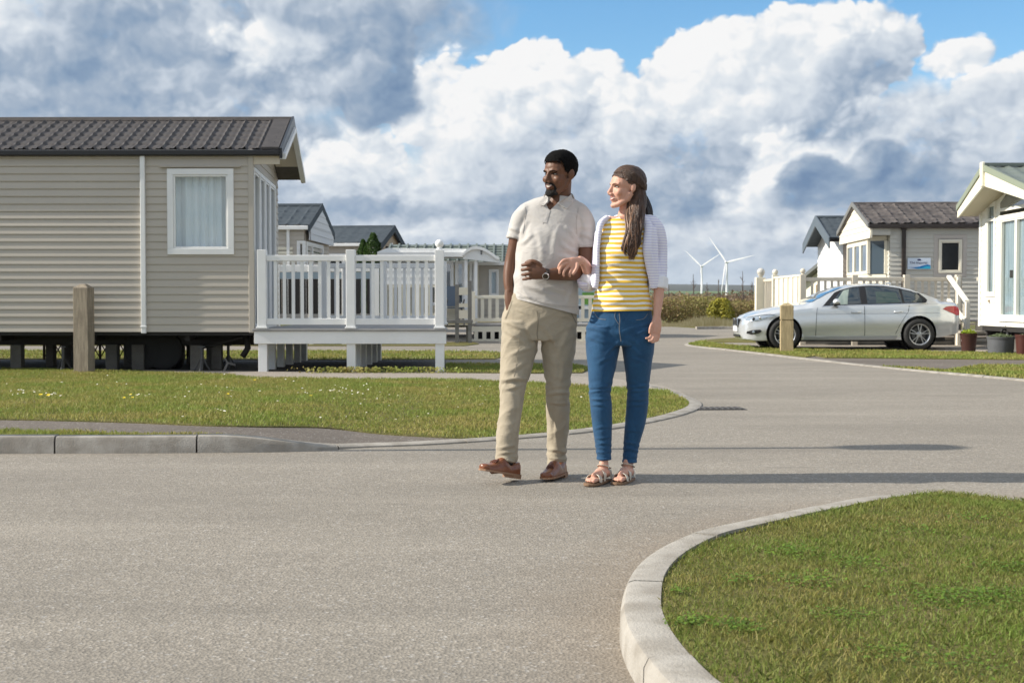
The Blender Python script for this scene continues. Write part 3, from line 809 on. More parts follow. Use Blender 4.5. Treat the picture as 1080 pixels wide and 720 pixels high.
for px_, w_, dd in ((12, .16, .6), (40, .12, 1.6), (112, .17, .7), (126, .14, 1.2), (140, .18, .7), (161, .10, 1.4), (203, .17, .5), (213, .09, 1.0), (222, .15, .8), (150, .3, 2.6), (-30, .2, .7), (52, .14, 2.4), (184, .12, 2.2)):
    x = -(266.5 - px_) / 1390 * (D1 + dd)
    mb = MB(); mb.box(x - w_ / 2, x + w_ / 2, dd - 0.1, dd + 0.1, 0.0, zf - 0.2); mb.build('support_block', M_BLOCK, cvA, bevel=0.01)
for px_ in (148, 168):
    x = -(266.5 - px_) / 1390 * (D1 + 1.2)
    mb = MB(); mb.lathe([(0.10, -0.085), (0.24, -0.09), (0.285, -0.07), (0.30, 0), (0.285, 0.07), (0.24, 0.09), (0.10, 0.085)], 24, (x, 0.75, 0.29), axis='y')
    mb.build('wheel', M_RUBBER, cvA, smooth=True, auto=40)
# bracket and pipe at the end
mb = MB(); mb.tube([(-0.95, 0.5, 0.30), (-0.3, 0.5, 0.46), (-0.1, 0.5, 0.50)], 0.03, 8); mb.tube([(-0.15, 0.4, 0.55), (-0.12, 0.4, 0.33), (-0.2, 0.4, 0.20)], 0.045, 8); mb.build('waste_pipe', M_DARKST, cvA, smooth=True)
mb = MB(); mb.bar((-0.42, 0.0, 0.0), (-0.36, 0.0, 0.13), .03, .03); mb.bar((-0.36, 0.0, 0.13), (-0.26, 0.05, 0.10), .03, .03); mb.bar((-0.36, 0, .13), (-.40, 0, .2), .02, .02); mb.build('tow_bracket', M_STEEL, cvA)
# garden trellis standing under the caravan's far side
tr = thing('trellis', 'low brown wooden trellis panel standing behind the taupe caravan, seen under its floor', 'trellis', (G(95, 381).x, 22.6, 0))
mb = MB()
for k in range(-6, 12):
    x = k * 0.16
    mb.box(x - 0.02, x + 0.02, -0.01, 0.01, 0.0, 0.34); mb.ball((x, 0, 0.36), 0.045, 8, 6)
for k in range(-6, 11):
    mb.bar((k * 0.16, -0.02, 0.02), (k * 0.16 + 0.16, -0.02, 0.30), 0.015, 0.02, up=(0, 1, 0)); mb.bar((k * 0.16 + 0.16, 0.02, 0.02), (k * 0.16, 0.02, 0.30), 0.015, 0.02, up=(0, 1, 0))
mb.build('trellis_panel', mat('old_wood', (0.10, 0.07, 0.045), 0.8), tr)
bg_ = MB(); bg_.ball((0, 0, 0.17), 0.2, 14, 8, sc=(1.25, 0.9, 0.9)); bg_.ball((0.28, 0.02, 0.2), 0.2, 12, 8, sc=(0.8, 0.8, 1.1)); bg_.ball((0.33, 0.02, 0.40), 0.07, 8, 6)
o = bg_.build('rubbish_bag', mat('black_plastic', (0.006, 0.006, 0.007), 0.4, bump=0.8, bscale=14), smooth=True); o.location = (G(163, 389).x, 19.6, -0.02)
tag(o, 'black plastic bag lying in the shade under the taupe caravan', 'bag')

# the end wall leans back to the left: skew the box so that its far end stands further left
def skew(o, k):
    for c in o.children_recursive:
        if c.type == 'MESH':
            for v in c.data.vertices:
                if v.co.y > 0: v.co.x -= k * v.co.y
skew(cvA, 0.092)
# ------------------------------------------------------------------ railings
def rail_run(t, a, b, z0, z1, npost=2, mat_=None, post_w=0.125, bal_w=0.045, gap=0.132, post_top=0.07, top_h=0.085, bot_h=0.09, ball=(), post_z0=None, skip_post=(), bal_t=0.03, ends=True):
    """posts, top rail, bottom rail and balusters from a to b (x, y)"""
    a = Vector((*a, 0)); b = Vector((*b, 0)); d = b - a; L = d.length; u = d.normalized(); n = Vector((-u.y, u.x, 0))
    m = mat_ or M_WHITE
    def obox(c, w, t_, za, zb, name, par=t, bev=0.0):
        q = MB(); q.bar(c + Vector((0, 0, za)), c + Vector((0, 0, zb)), w, t_, up=n); return q.build(name, m, par, bevel=bev)
    ps = [a + d * k / (npost - 1) for k in range(npost)]
    for k, p in enumerate(ps):
        if k in skip_post: continue
        q = MB(); q.bar(p + Vector((0, 0, z0 if post_z0 is None else post_z0)), p + Vector((0, 0, z1 + post_top)), post_w, post_w, up=n)
        q.bar(p + Vector((0, 0, z0)), p + Vector((0, 0, z0 + 0.03)), post_w * 1.25, post_w * 1.25, up=n)
        po = q.build('post', m, t, bevel=0.006)
        if k in ball:
            q = MB(); c = p + Vector((0, 0, z1 + post_top))
            q.lathe([(0.045, 0.0), (0.04, 0.02), (0.03, 0.03)], 14, c); q.ball(c + Vector((0, 0, 0.085)), 0.062, 16, 10)
            q.build('ball_finial', m, po, smooth=True)
    for p, q_ in zip(ps[:-1], ps[1:]):
        s0 = p + u * post_w / 2; s1 = q_ - u * post_w / 2
        q = MB(); zc = z1 - top_h / 2; q.bar(s0 + Vector((0, 0, zc)), s1 + Vector((0, 0, zc)), 0.07, top_h); q.build('top_rail', m, t, bevel=0.008)
        q = MB(); zc = z0 + 0.055 + bot_h / 2; q.bar(s0 + Vector((0, 0, zc)), s1 + Vector((0, 0, zc)), 0.05, bot_h); q.build('bottom_rail', m, t, bevel=0.006)
        nb = max(1, int(round((s1 - s0).length / gap)) - 1)
        for k in range(nb):
            c = s0 + (s1 - s0) * (k + 1) / (nb + 1)
            q = MB(); q.bar(c + Vector((0, 0, z0 + 0.05 + bot_h)), c + Vector((0, 0, z1 - top_h + 0.002)), bal_w, bal_t, up=n); q.build('baluster', m, t)

M_DECKF = mat('deck_boards', (0.36, 0.35, 0.34), 0.8, var=0.5, vscale=6, tint=(0.25, 0.24, 0.23))
dk = thing('deck', 'white plastic veranda deck with balusters and one ball topped post beside the taupe caravan', 'deck', (PX(268, D1), D1, 0.0), R(-0.35))
def dx_(p): return (p - 268) / 74.33
zd = PZ(346.5, D1)
mb = MB()
mb.box(0, dx_(470.5), -0.02, 0.03, zd - 0.215, zd - 0.035); mb.bar((dx_(470.5) - 0.03, 0.03, zd - 0.125), (dx_(470.5) - 0.33, 3.66, zd - 0.125), 0.04, 0.18); mb.box(0, 0.05, 0.03, 3.7, zd - 0.215, zd - 0.035)
mb.build('fascia', M_WHITE, dk, bevel=0.005)
mb = MB(); mb.box(0.0, dx_(470.5) - 0.33, 3.66, 3.7, zd - 0.215, zd - 0.035); mb.build('fascia', M_WHITE, dk)
mb = MB()
for k in range(27): mb.box(-0.02 if k == 0 else 0, dx_(470.5) + 0.02 - 0.3 * k / 26, -0.05 + k * 0.14, 0.08 + k * 0.14, zd - 0.032, zd)
mb.build('deck_floor', M_DECKF, dk, bevel=0.004)
for px_ in (276.5, 370, 463.5):
    for r, yy in enumerate((0.07, 0.75, 1.45, 2.2, 2.95, 3.6)):
        if r and px_ > 400: continue
        w_ = 0.125 if r == 0 else 0.10
        mb = MB(); mb.box(dx_(px_) - w_ / 2, dx_(px_) + w_ / 2, yy - 0.06, yy + 0.06, 0.0, zd - 0.21 if r else zd - 0.036)
        mb.build('leg', M_WHITE, dk, bevel=0.005)
rail_run(dk, (dx_(276.5), 0.02), (dx_(463.5), 0.02), zd, PZ(269, D1), 3, ball=(2,), post_top=0.075)
rail_run(dk, (dx_(300) + .02, 3.6), (dx_(452), 3.6), zd, PZ(270, D1) , 3, post_top=0.03, post_w=0.11, gap=0.15)
# ------------------------------------------------------------------ 2. background caravans, left
def simple_walls(t, x0, x1, W, zf, ze, m, holes=(), rows=0.12, ends=(True, True), end_holes=(), end_mat=None, zr=None):
    mb = MB(); siding(mb, x0, x1, zf, ze, 0.0, holes=holes, rows=rows, depth=0.016); mb.build('wall', m, t)
    mb = MB(); mb.box(x0 + 0.02, x1 - 0.02, W - 0.05, W, zf, ze); mb.box(x0 + 0.02, x1 - 0.02, 0.4, 0.45, zf, ze); mb.build('back_wall', m, t)
    for k, (x, s) in enumerate(((x0, -1), (x1, 1))):
        if not ends[k]: continue
        mb = MB(); siding(mb, 0.0, W, zf, ze, x, holes=end_holes if s == (1 if ends[1] else -1) else (), rows=rows, axis='y', sgn=s, depth=0.016)
        mb.build('end_wall', end_mat or m, t)
def gable_panel(t, x, s, y0, y1, zb, ze, zr, m, rows=0.16, t_=0.04):
    """clad triangle/pentagon hung in the gable overhang"""
    ym = (y0 + y1) / 2; mb = MB(); k = 0; z = zb
    def halfw(z): return (y1 - y0) / 2 if z <= ze else (y1 - y0) / 2 * max(0.0, (zr - z) / (zr - ze))
    while z < zr - 0.02:
        zt = min(z + rows, zr); a0, a1 = halfw(z), halfw(zt)
        if z < ze < zt: zt = ze; a1 = halfw(zt)
        xo = x + s * 0.014
        mb.add([(xo, ym - a0, z), (xo, ym + a0, z), (x, ym + a1, zt), (x, ym - a1, zt)], [(0, 1, 2, 3)])
        mb.add([(x, ym - a0, z), (x, ym + a0, z), (xo, ym + a0, z), (xo, ym - a0, z)], [(0, 1, 2, 3)])
        z = zt
    h = (y1 - y0) / 2
    mb.prism([(y0, zb), (y1, zb), (y1, ze), (ym, zr), (y0, ze)], 'x', x - s * t_, x - s * 0.003)
    return mb.build('gable_panel', m, t)

# B: grey gabled caravan just past the taupe one
DB = 33.0
cB = thing('static_caravan', 'beige caravan with slate blue roof and pale clad gable, just past the taupe caravan', 'caravan', (PX(322, DB), DB, 0), R(-1.5), 'caravans beyond the white deck')
sB = 1390 / DB
def bx_(p): return (p - 322) / sB
zeB, zrB, zfB = PZ(237, DB), PZ(217, DB + 1.85), 0.5
simple_walls(cB, -7.0, -0.02, 3.7, zfB, zeB, M_TAUPE, holes=[(bx_(314), bx_(322.5) , PZ(286, DB), PZ(254, DB))], end_holes=())
gable_roof(cB, -7.0, 0, 0, 3.7, zeB, zrB, M_ROOFG, over=0.06, oxb=0.10, barge=0.17, mbarge=M_ROOFG, gut_m=M_WHITE, du=0.05, dv=0.06, col=0.30, row=0.33)
gable_panel(cB, 0.12, 1, 0.1, 3.65, PZ(253, DB), zeB - 0.02, zrB - 0.09, mat('siding_pale_grey', (0.55, 0.56, 0.57), 0.5))
window(cB, bx_(313.5), bx_(322.3), PZ(288, DB), PZ(254, DB), 0.0, fw=0.05, glass=M_PANED)
window(cB, 0.15, 2.6, zfB + 0.05, PZ(256, DB + 1), 0.0, axis='y', sgn=1, fw=0.08, glass=M_GLASSB, curtain=False, name='patio_window', mull=(1.0,))
mb = MB(); mb.box(bx_(303), bx_(306), -0.07, -0.012, zfB, zeB - 0.1); mb.build('downpipe', M_WHITE, cB)
mb = MB()
for z in (PZ(263.5, DB), PZ(268, DB)): mb.box(bx_(250), bx_(309), -0.04, -0.012, z, z + 0.07)
mb.build('wall_rail', M_WHITEW, cB)
# dark panelled veranda in front of B
DV = 30.5
sV = 1390 / DV
dv_ = thing('panelled_deck', 'deck with white cap rail over dark brown panels, seen through the white balusters', 'deck', (PX(258, DV), DV, 0))
def vx(p): return (p - 258) / sV
mb = MB(); mb.box(0, vx(398), -0.03, 0.03, PZ(286.5, DV), PZ(279.5, DV)); mb.build('cap_rail', M_WHITE, dv_, bevel=0.01)
mb = MB(); mb.box(0, vx(398), -0.015, 0.015, PZ(294, DV), PZ(287, DV)); mb.build('glass_strip', mat('frosted_strip', (0.32, 0.40, 0.46), 0.2), dv_)
mb = MB()
for k in range(22):
    a = 0.03 + k * 0.14; mb.box(a, a + 0.125, -0.012, 0.012, PZ(331, DV), PZ(294, DV) - 0.004)
mb.build('dark_panel', mat('dark_stained_board', (0.030, 0.026, 0.024), 0.6, var=0.4, vscale=3), dv_)
for p in (258, 293, 328, 363, 397.5):
    mb = MB(); mb.box(vx(p) - 0.05, vx(p) + 0.05, -0.05, 0.05, 0.0, PZ(279, DV)); mb.build('post', M_WHITE, dv_, bevel=0.005)
mb = MB(); mb.box(0, vx(398), -0.02, 1.9, PZ(335, DV), PZ(331, DV)); mb.build('deck_floor', M_DECKF, dv_)

# C: dark roofed caravan with curved gable
DC = 43.0
cC = thing('static_caravan', 'tan caravan with slate blue roof and pointed gable window, behind the small conifers', 'caravan', (PX(399.5, DC), DC, 0), R(-7.0), 'caravans beyond the white deck')
sC = 1390 / DC
zeC, zrC = PZ(255, DC), PZ(239.5, DC + 1.9)
mb = MB(); siding(mb, -8, -0.02, 0.5, zeC, 0.0, holes=[(-3.5, -1.2, PZ(284, DC), PZ(268, DC))], rows=0.15); mb.build('wall', M_TAUPE, cC)
mb = MB(); mb.box(-8, 0, 3.65, 3.7, 0.5, zeC); mb.build('back_wall', M_TAUPE, cC)
mb = MB(); siding(mb, 0, 3.7, 0.5, zeC, 0.0, axis='y', sgn=1, rows=0.15, holes=[(1.0, 2.7, 0.8, PZ(258, DC))]); mb.add([(0, 0, zeC), (0, 3.7, zeC), (0, 1.85, zrC - .1)], [(0, 1, 2)]); mb.build('end_wall', M_TAN, cC)
gable_roof(cC, -8, 0, 0, 3.7, zeC, zrC, M_ROOFG, over=0.12, oxb=0.12, barge=0.22, mbarge=M_ROOFG, gut_m=M_WHITE, du=0.08, dv=0.09, col=0.45, row=0.6)
# pointed gable window
zb_, za_, zp_ = 0.8, PZ(268, DC), PZ(256, DC + 1.8)
mb = MB()
mb.prism([(0.9, zb_), (2.8, zb_), (2.8, za_), (1.85, zp_), (0.9, za_)], 'x', 0.02, 0.06); pw = mb.build('pointed_window', M_WHITE, cC)
mb = MB(); mb.prism([(1.05, zb_ + .1), (1.78, zb_ + .1), (1.78, zp_ - .25), (1.05, za_ - .05)], 'x', 0.062, 0.07); mb.prism([(1.92, zb_ + .1), (2.65, zb_ + .1), (2.65, za_ - .05), (1.92, zp_ - .25)], 'x', 0.062, 0.07)
mb.build('pane', M_GLASSB, pw)
window(cC, -3.6, -1.1, PZ(285, DC), PZ(267, DC), 0.0, fw=0.10, glass=M_GLASSD, curtain=False)
mb = MB(); mb.box(-0.3, -0.08, -0.07, -0.02, 0.5, zeC - .1); mb.build('downpipe', M_WHITE, cC)

# D: pale caravan with grey green roof and white porch
DD = 36.5
sD = 1390 / DD
cD = thing('static_caravan', 'pale grey caravan with ribbed grey green roof and white arched porch', 'caravan', (PX(470, DD), DD, 0), 0.0, 'caravans beyond the white deck')
def qx(p): return (p - 470) / sD
zeD, zrD = PZ(277.5, DD), PZ(258.5, DD + 1.9)
X0, X1 = qx(405), qx(612)
mb = MB(); siding(mb, qx(505), X1, 0.5, zeD, 0.0, holes=[(qx(516), qx(525.5), PZ(310, DD), PZ(284, DD))], rows=0.13, depth=0.016); mb.build('wall', M_GREYS, cD)
mb = MB(); siding(mb, X0, qx(505), 0.5, zeD, 0.0, rows=0.2, depth=0.016); mb.build('wall', M_WHITEW, cD)
mb = MB(); mb.box(X0, X1, 3.65, 3.7, 0.5, zeD); mb.box(X0, X0 + .05, 0, 3.7, .5, zeD); mb.box(X1 - .05, X1, 0.01, 3.7, .5, zeD); mb.build('back_wall', M_GREYS, cD)
mb = MB()
ya, ym, yb = -0.12, 1.85, 3.82; sl = (zrD - zeD) / 1.97
L = math.hypot(1.97, zrD - zeD)
for k in range(int((X1 - X0) / 0.25)):
    x = X0 + k * 0.25
    mb.prism([(ya, zeD), (ym, zrD), (ym, zrD + 0.05), (ya, zeD + 0.05)], 'x', x, x + 0.05)
mb.prism([(ya, zeD + 0.012), (ym, zrD + 0.012), (yb, zeD + 0.012), (yb, zeD - 0.05), (ym, zrD - 0.05), (ya, zeD - 0.05)], 'x', X0, X1)
for j in range(1, 7):
    t_ = j / 7; mb.box(X0, X1, ya + 1.97 * t_ - 0.02, ya + 1.97 * t_ + 0.02, zeD + (zrD - zeD) * t_ + 0.01, zeD + (zrD - zeD) * t_ + 0.035)
rD = mb.build('roof', M_ROOFGR, cD)
mb = MB(); mb.box(X0, X1, ya - 0.07, ya, zeD - 0.06, zeD + 0.03); mb.build('gutter', M_WHITE, rD)
window(cD, qx(515.5), qx(526), PZ(312, DD), PZ(284, DD), 0.0, fw=0.05, glass=M_PANE)
# glazed front and flat porch roof
mb = MB(); mb.box(qx(404), qx(494), -1.55, -0.1, PZ(271, DD - 1.5), PZ(265.5, DD - 1.5)); mb.prism([(qx(404), PZ(265.5, DD - 1.5)), (qx(494), PZ(265.5, DD - 1.5)), (qx(494), PZ(262.5, DD - 1.5)), (qx(414), PZ(261.5, DD - 1.5))], 'y', -1.45, -0.1); pr = mb.build('porch_roof', M_WHITE, cD, bevel=0.01)
arch = [(qx(491), PZ(273, DD - 1.5)), (qx(491), PZ(269, DD - 1.5))] + [(qx(491 + 36 * u), PZ(269 - 9.5 * math.sin(min(1, u * 1.02 + 0.02) ** 0.8 * math.pi * 0.98) - 0.0 + u * 4, DD - 1.5)) for u in [i / 14 for i in range(15)]] + [(qx(527), PZ(277, DD - 1.5))]
mb = MB(); mb.prism(arch, 'y', -1.6, -1.5); ar = mb.build('porch_pediment', M_WHITE, cD)
mb = MB(); mb.prism([(a, b + 0.03) for a, b in arch[1:-1]] + [(a, b - 0.05) for a, b in reversed(arch[1:-1])], 'y', -1.68, -0.2); mb.build('pediment_trim', M_WHITE, ar)
mb = MB(); mb.box(qx(508.4), qx(509.8), -1.63, -1.6, PZ(268.5, DD - 1.5), PZ(264, DD - 1.5)); mb.build('pediment_vent', M_GLASSD, ar)
for k, (a, b) in enumerate(((452, 466), (468, 480), (481.5, 492), (496, 502))):
    window(cD, qx(a), qx(b), PZ(322, DD), PZ(276, DD), -0.9 if k < 3 else -0.6, fw=0.06, glass=M_PANED, cur_mat=M_NET, name='bay_window')
mb = MB()
for p in (493.5, 503.5): mb.box(qx(p) - 0.04, qx(p) + 0.04, -1.5, -1.42, 0.45, PZ(271, DD - 1.5))
mb.build('porch_post', M_WHITE, cD)
# green notice panel and glazed door at its right end, seen between the two people
mb = MB(); mb.box(qx(603), qx(629), -0.30, -0.22, PZ(358, DD), PZ(304, DD)); e1 = mb.build('end_screen', mat('screen_grey_blue', (0.30, 0.38, 0.43), 0.4), cD)
mb = MB(); mb.box(qx(613.5), qx(628), -0.32, -0.304, PZ(321, DD), PZ(308.5, DD)); mb.build('green_panel', mat('green_board', (0.13, 0.30, 0.05), 0.6), e1)
mb = MB(); mb.box(qx(610), qx(613), -0.36, -0.305, PZ(360, DD), PZ(322, DD)); mb.box(qx(610), qx(628), -0.36, -0.305, PZ(326, DD), PZ(322.5, DD)); mb.build('screen_frame', M_WHITE, e1)
# deck in front of D
DR = 33.5
sR = 1390 / DR
dR = thing('deck', 'cream picket deck with slatted skirting in front of the pale grey caravan', 'deck', (PX(497, DR), DR, 0))
def rx(p): return (p - 497) / sR
zdR = PZ(341.5, DR)
rail_run(dR, (rx(499), 0), (rx(640), 0), zdR, PZ(311.5, DR), 5, mat_=M_WHITEW, post_w=0.10, gap=0.185, bal_w=0.085, post_top=0.10, top_h=0.08)
mb = MB(); mb.box(rx(497), rx(642), -0.03, 2.0, zdR - 0.05, zdR); mb.build('deck_floor', M_DECKF, dR)
mb = MB(); mb.box(rx(497), rx(642), -0.02, 0.02, zdR - 0.20, zdR - 0.06)
for k in range(17): a = rx(500) + k * 0.21; mb.box(a, a + 0.10, -0.015, 0.015, 0.0, zdR - 0.2)
mb.box(rx(497), rx(642), -0.012, 0.012, 0.0, 0.05)
mb.build('skirting', M_WHITEW, dR)
mb = MB(); mb.box(rx(497), rx(642), 1.9, 1.95, 0, zdR - .06); mb.build('back_board', M_DARKST, dR)
# weathered grey step frame with a garden chair behind
sf = thing('step_frame', 'weathered grey timber step frame beside the cream picket deck', 'steps', (PX(487, 31.5), 31.5, 0))
mg = mat('weathered_timber', (0.20, 0.195, 0.185), 0.85, var=0.5, vscale=8, tint=(0.12, 0.115, 0.105))
def ux(p): return (p - 487) / (1390 / 31.5)
for p in (482, 495.5):
    mb = MB(); mb.box(ux(p) - 0.045, ux(p) + 0.045, -0.045, 0.045, 0.0, PZ(300 if p < 490 else 296, 31.5)); mb.build('post', mg, sf)
mb = MB(); mb.box(ux(470), ux(498), -0.06, 0.6, PZ(341, 31.5), PZ(337.5, 31.5)); mb.build('platform', mg, sf)
mb = MB(); mb.box(ux(483), ux(494.5), 0.3, 0.33, PZ(311, 31.5), PZ(303, 31.5)); mb.box(ux(483), ux(494.5), 0.3, 0.33, PZ(336, 31.5), PZ(327, 31.5)); mb.box(ux(483), ux(494.5), 0.3, 0.33, PZ(324, 31.5), PZ(320, 31.5)); mb.build('slat', M_WHITEW, sf)
def garden_chair(x, y, z, yaw, lab, first=None):
    t = thing('garden_chair', lab, 'chair', (x, y, z), yaw)
    mb = MB(); mb.bar((-0.22, 0.2, 0), (-0.22, -0.25, 0.62), 0.03, 0.03); mb.bar((0.22, 0.2, 0), (0.22, -0.25, 0.62), 0.03, 0.03); mb.bar((-0.22, -0.25, 0), (-0.22, 0.26, 0.95), .03, .03); mb.bar((0.22, -0.25, 0), (0.22, 0.26, 0.95), .03, .03); mb.build('frame', M_STEEL, t)
    mb = MB(); mb.box(-0.22, 0.22, -0.25, 0.15, 0.40, 0.43); mb.build('seat', mat('chair_fabric', (0.10, 0.13, 0.17), 0.8), t)
    mb = MB(); mb.prism([(0.02, 0.45), (0.05, 0.45), (0.27, 0.95), (0.24, 0.95)], 'x', -0.2, 0.2); mb.build('backrest', MATS['chair_fabric'], t)
garden_chair(PX(477, 32.5), 32.5, zdR - 0.0, 0.4, 'folding garden chair with dark fabric beside the grey step frame')
mb = MB(); mb.box(-0.5, 0.5, -0.5, 0.5, zdR - 0.06, zdR - 0.004); mb.box(-.45, -.38, -.45, -.38, 0, zdR - .06); mb.box(.38, .45, -.45, -.38, 0, zdR - .06); o = mb.build('landing', mg); o.location = (PX(476, 32.5), 32.5, 0)
tag(o, 'small square timber landing under the folding garden chair', 'landing')
# white panels and cream arches seen through the right part of the near railing
pn = thing('porch_screen', 'white boarded porch screen with cream arched lattice, seen through the right hand balusters', 'screen', (PX(440, 31.8), 31.8, 0))
def nx(p): return (p - 440) / (1390 / 31.8)
mb = MB(); siding(mb, nx(402), nx(459), PZ(300, 31.8), PZ(278, 31.8), 0.0, rows=0.16); mb.box(nx(402), nx(459), 0.01, 0.04, PZ(300, 31.8), PZ(278, 31.8)); mb.build('boarding', M_WHITE, pn)
mb = MB()
for k in range(7):
    a = nx(412 + k * 8)
    mb.box(a, a + 0.07, -0.02, 0.02, 0.0, PZ(301, 31.8))
mb.box(nx(410), nx(462), -0.025, 0.025, PZ(303, 31.8), PZ(300.5, 31.8)); mb.box(nx(410), nx(462), -0.025, 0.025, PZ(334, 31.8), PZ(330, 31.8))
for k in (1, 3):
    a = nx(412 + k * 8) + 0.07; mb.box(a, a + 0.1, -0.015, 0.015, PZ(330, 31.8), PZ(303, 31.8))
mb.build('lattice', M_WHITEW, pn)

# conifers in front of C
M_CONI = blade_material('conifer_leaf', [(0.1, (0.020, 0.045, 0.012)), (0.45, (0.040, 0.085, 0.018)), (0.9, (0.075, 0.135, 0.028))], 3.0)
M_BARK = mat('bark', (0.10, 0.075, 0.055), 0.9, bump=0.6, bscale=40)
def leaf_cloud(n, fn, size, seed, nrm_up=0.3):
    """n small leaf quads; fn(rng, n) -> points, outward vectors"""
    rg = np.random.default_rng(seed); p, out = fn(rg, n)
    d = rg.normal(size=(n, 3)) * 0.8 + out * 0.9 + np.array([0, 0, nrm_up]); d /= np.linalg.norm(d, axis=1)[:, None]
    t = np.cross(d, rg.normal(size=(n, 3))); t /= np.linalg.norm(t, axis=1)[:, None]; b = np.cross(d, t)
    s = size * rg.uniform(0.6, 1.4, n)[:, None]
    V = np.stack([p - t * s * 0.5, p + b * s * 0.32, p + t * s * 0.5, p - b * s * 0.32], 1).reshape(-1, 3)
    Fc = np.arange(4 * n).reshape(n, 4)
    return V, Fc, np.repeat(rg.uniform(0, 1, n), 4)
def conifer(px, d, ztop, wd, lab, seed):
    t = thing('conifer', lab, 'tree', (PX(px, d), d, 0))
    def fn(rg, n):
        z = rg.uniform(0.12, 1.0, n) ** 0.8; a = rg.uniform(0, 2 * np.pi, n)
        lump = 1 + 0.18 * np.sin(a * 3 + z * 14) + 0.12 * np.sin(a * 5 - z * 23)
        r = wd / 2 * (0.75 + 0.25 * np.sin(z * 3.0)) * lump * rg.uniform(0.75, 1.0, n)
        r = r * np.where(z > 0.86, np.sqrt((1.004 - z).clip(0) / 0.144), 1.0).clip(0.02, 1)
        o = np.stack([np.cos(a), np.sin(a), np.zeros(n) + 0.5], 1)
        return np.stack([r * np.cos(a), r * np.sin(a), z * ztop], 1), o
    V, Fc, rn = leaf_cloud(5000, fn, 0.075, seed)
    fast_mesh('crown', V, Fc, M_CONI, {'rnd': rn}, t)
    mb = MB(); mb.tube([(0, 0, 0), (0, 0, ztop * 0.8)], [0.05, 0.015], 8); mb.build('trunk', M_BARK, t)
conifer(393.5, 39, PZ(246, 39), 0.50, 'taller rounded conifer beside the tan gabled caravan', 3)
conifer(383, 39.3, PZ(252.5, 39), 0.36, 'shorter conifer left of the taller rounded conifer', 5)

# ------------------------------------------------------------------ wooden bollards
M_POST = mat('weathered_post_wood', (0.33, 0.28, 0.21), 0.85, var=0.9, vscale=7, tint=(0.19, 0.155, 0.115), stretch=(5, 5, 0.6), bump=0.7, bscale=26)
M_POST2 = mat('yellow_post_wood', (0.48, 0.38, 0.22), 0.85, var=0.9, vscale=7, tint=(0.30, 0.235, 0.13), stretch=(5, 5, 0.6), bump=0.7, bscale=26)
def bollard(px, pyb, pyt, w_, lab, groove=False):
    M_POST = M_POST2 if groove else MATS['weathered_post_wood']
    b = G(px, pyb); d = b.y; h = PZ(pyt, d)
    t = thing('bollard', lab, 'bollard', (b.x, b.y, -0.02), R(-7), 'square wooden bollards on the verges')
    zc = h - 0.05 + 0.02
    mb = MB(); z1 = zc - (0.30 if groove else 0.0)
    mb.box(-w_ / 2, w_ / 2, -w_ / 2, w_ / 2, 0, z1)
    if groove:
        mb.box(-w_ / 2 + .012, w_ / 2 - .012, -w_ / 2 + .012, w_ / 2 - .012, z1, z1 + 0.025); mb.box(-w_ / 2, w_ / 2, -w_ / 2, w_ / 2, z1 + 0.025, zc)
    mb.build('post', M_POST, t, bevel=0.006)
    mb = MB(); a = w_ / 2 - 0.004; mb.add([(-a, -a, zc), (a, -a, zc), (a, a, zc), (-a, a, zc), (-a * .3, -a * .3, h + 0.02), (a * .3, -a * .3, h + 0.02), (a * .3, a * .3, h + 0.02), (-a * .3, a * .3, h + 0.02)], [(0, 1, 5, 4), (1, 2, 6, 5), (2, 3, 7, 6), (3, 0, 4, 7), (4, 5, 6, 7)])
    mb.build('chamfered_top', M_POST, t)
bollard(89, 393.5, 299.5, 0.215, 'wooden bollard standing in front of the taupe caravan')
bollard(829.5, 371.5, 319.5, 0.245, 'wooden bollard in front of the silver car, with a groove below its top', True)
# ------------------------------------------------------------------ 3. right hand caravans
def end_local(t_yaw=0): pass
# E: caravan behind the car; gable overhang faces the sun (towards -X)
DE = 33.0
sE = 1390 / DE
cE = thing('static_caravan', 'light grey caravan with charcoal diamond tiled roof behind the silver car', 'caravan', (PX(938, DE), DE, 0), R(-3.0), 'caravans beyond the silver car')
def ex(p): return (p - 938) / sE
M_ELITE = mat('siding_light_grey', (0.54, 0.52, 0.46), 0.55, var=0.2, vscale=1.5, tint=(0.48, 0.46, 0.40))
zeE, zrE, zfE = PZ(235, DE), PZ(215.5, DE + 1.85), 0.55
LE = 7.5
hE = (ex(986), ex(1015), PZ(290, DE), PZ(250, DE))
mb = MB(); siding(mb, 0, LE, zfE, zeE, 0.0, holes=[hE], rows=0.112, depth=0.016); mb.build('wall', M_ELITE, cE)
mb = MB(); siding(mb, 0, 3.7, zfE, zeE, 0.0, axis='y', sgn=-1, rows=0.112); mb.add([(0, 0, zeE), (0, 3.7, zeE), (0, 1.85, zrE - .1)], [(0, 1, 2)]); mb.build('end_wall', M_ELITE, cE)
mb = MB(); mb.box(0, LE, 3.65, 3.7, zfE, zeE); mb.build('back_wall', M_ELITE, cE)
gable_roof(cE, 0, LE, 0, 3.7, zeE, zrE, M_ROOFE, over=0.10, oxa=0.55, oxb=0.02, barge=0.10, mbarge=mat('barge_grey', (0.17, 0.17, 0.165), 0.5), gut_m=M_BROWN, du=0.04, dv=0.045, col=0.33, row=0.30, amp=0.035, step=0.035)
gable_panel(cE, -0.50, -1, -0.12, 3.82, PZ(251, DE), zeE - 0.05, zrE - 0.10, M_WHITEW, rows=0.2)
mb = MB(); mb.box(-0.5, 0, -0.07, -0.03, PZ(248, DE), zeE - 0.06); mb.build('overhang_side', M_ELITE, cE)
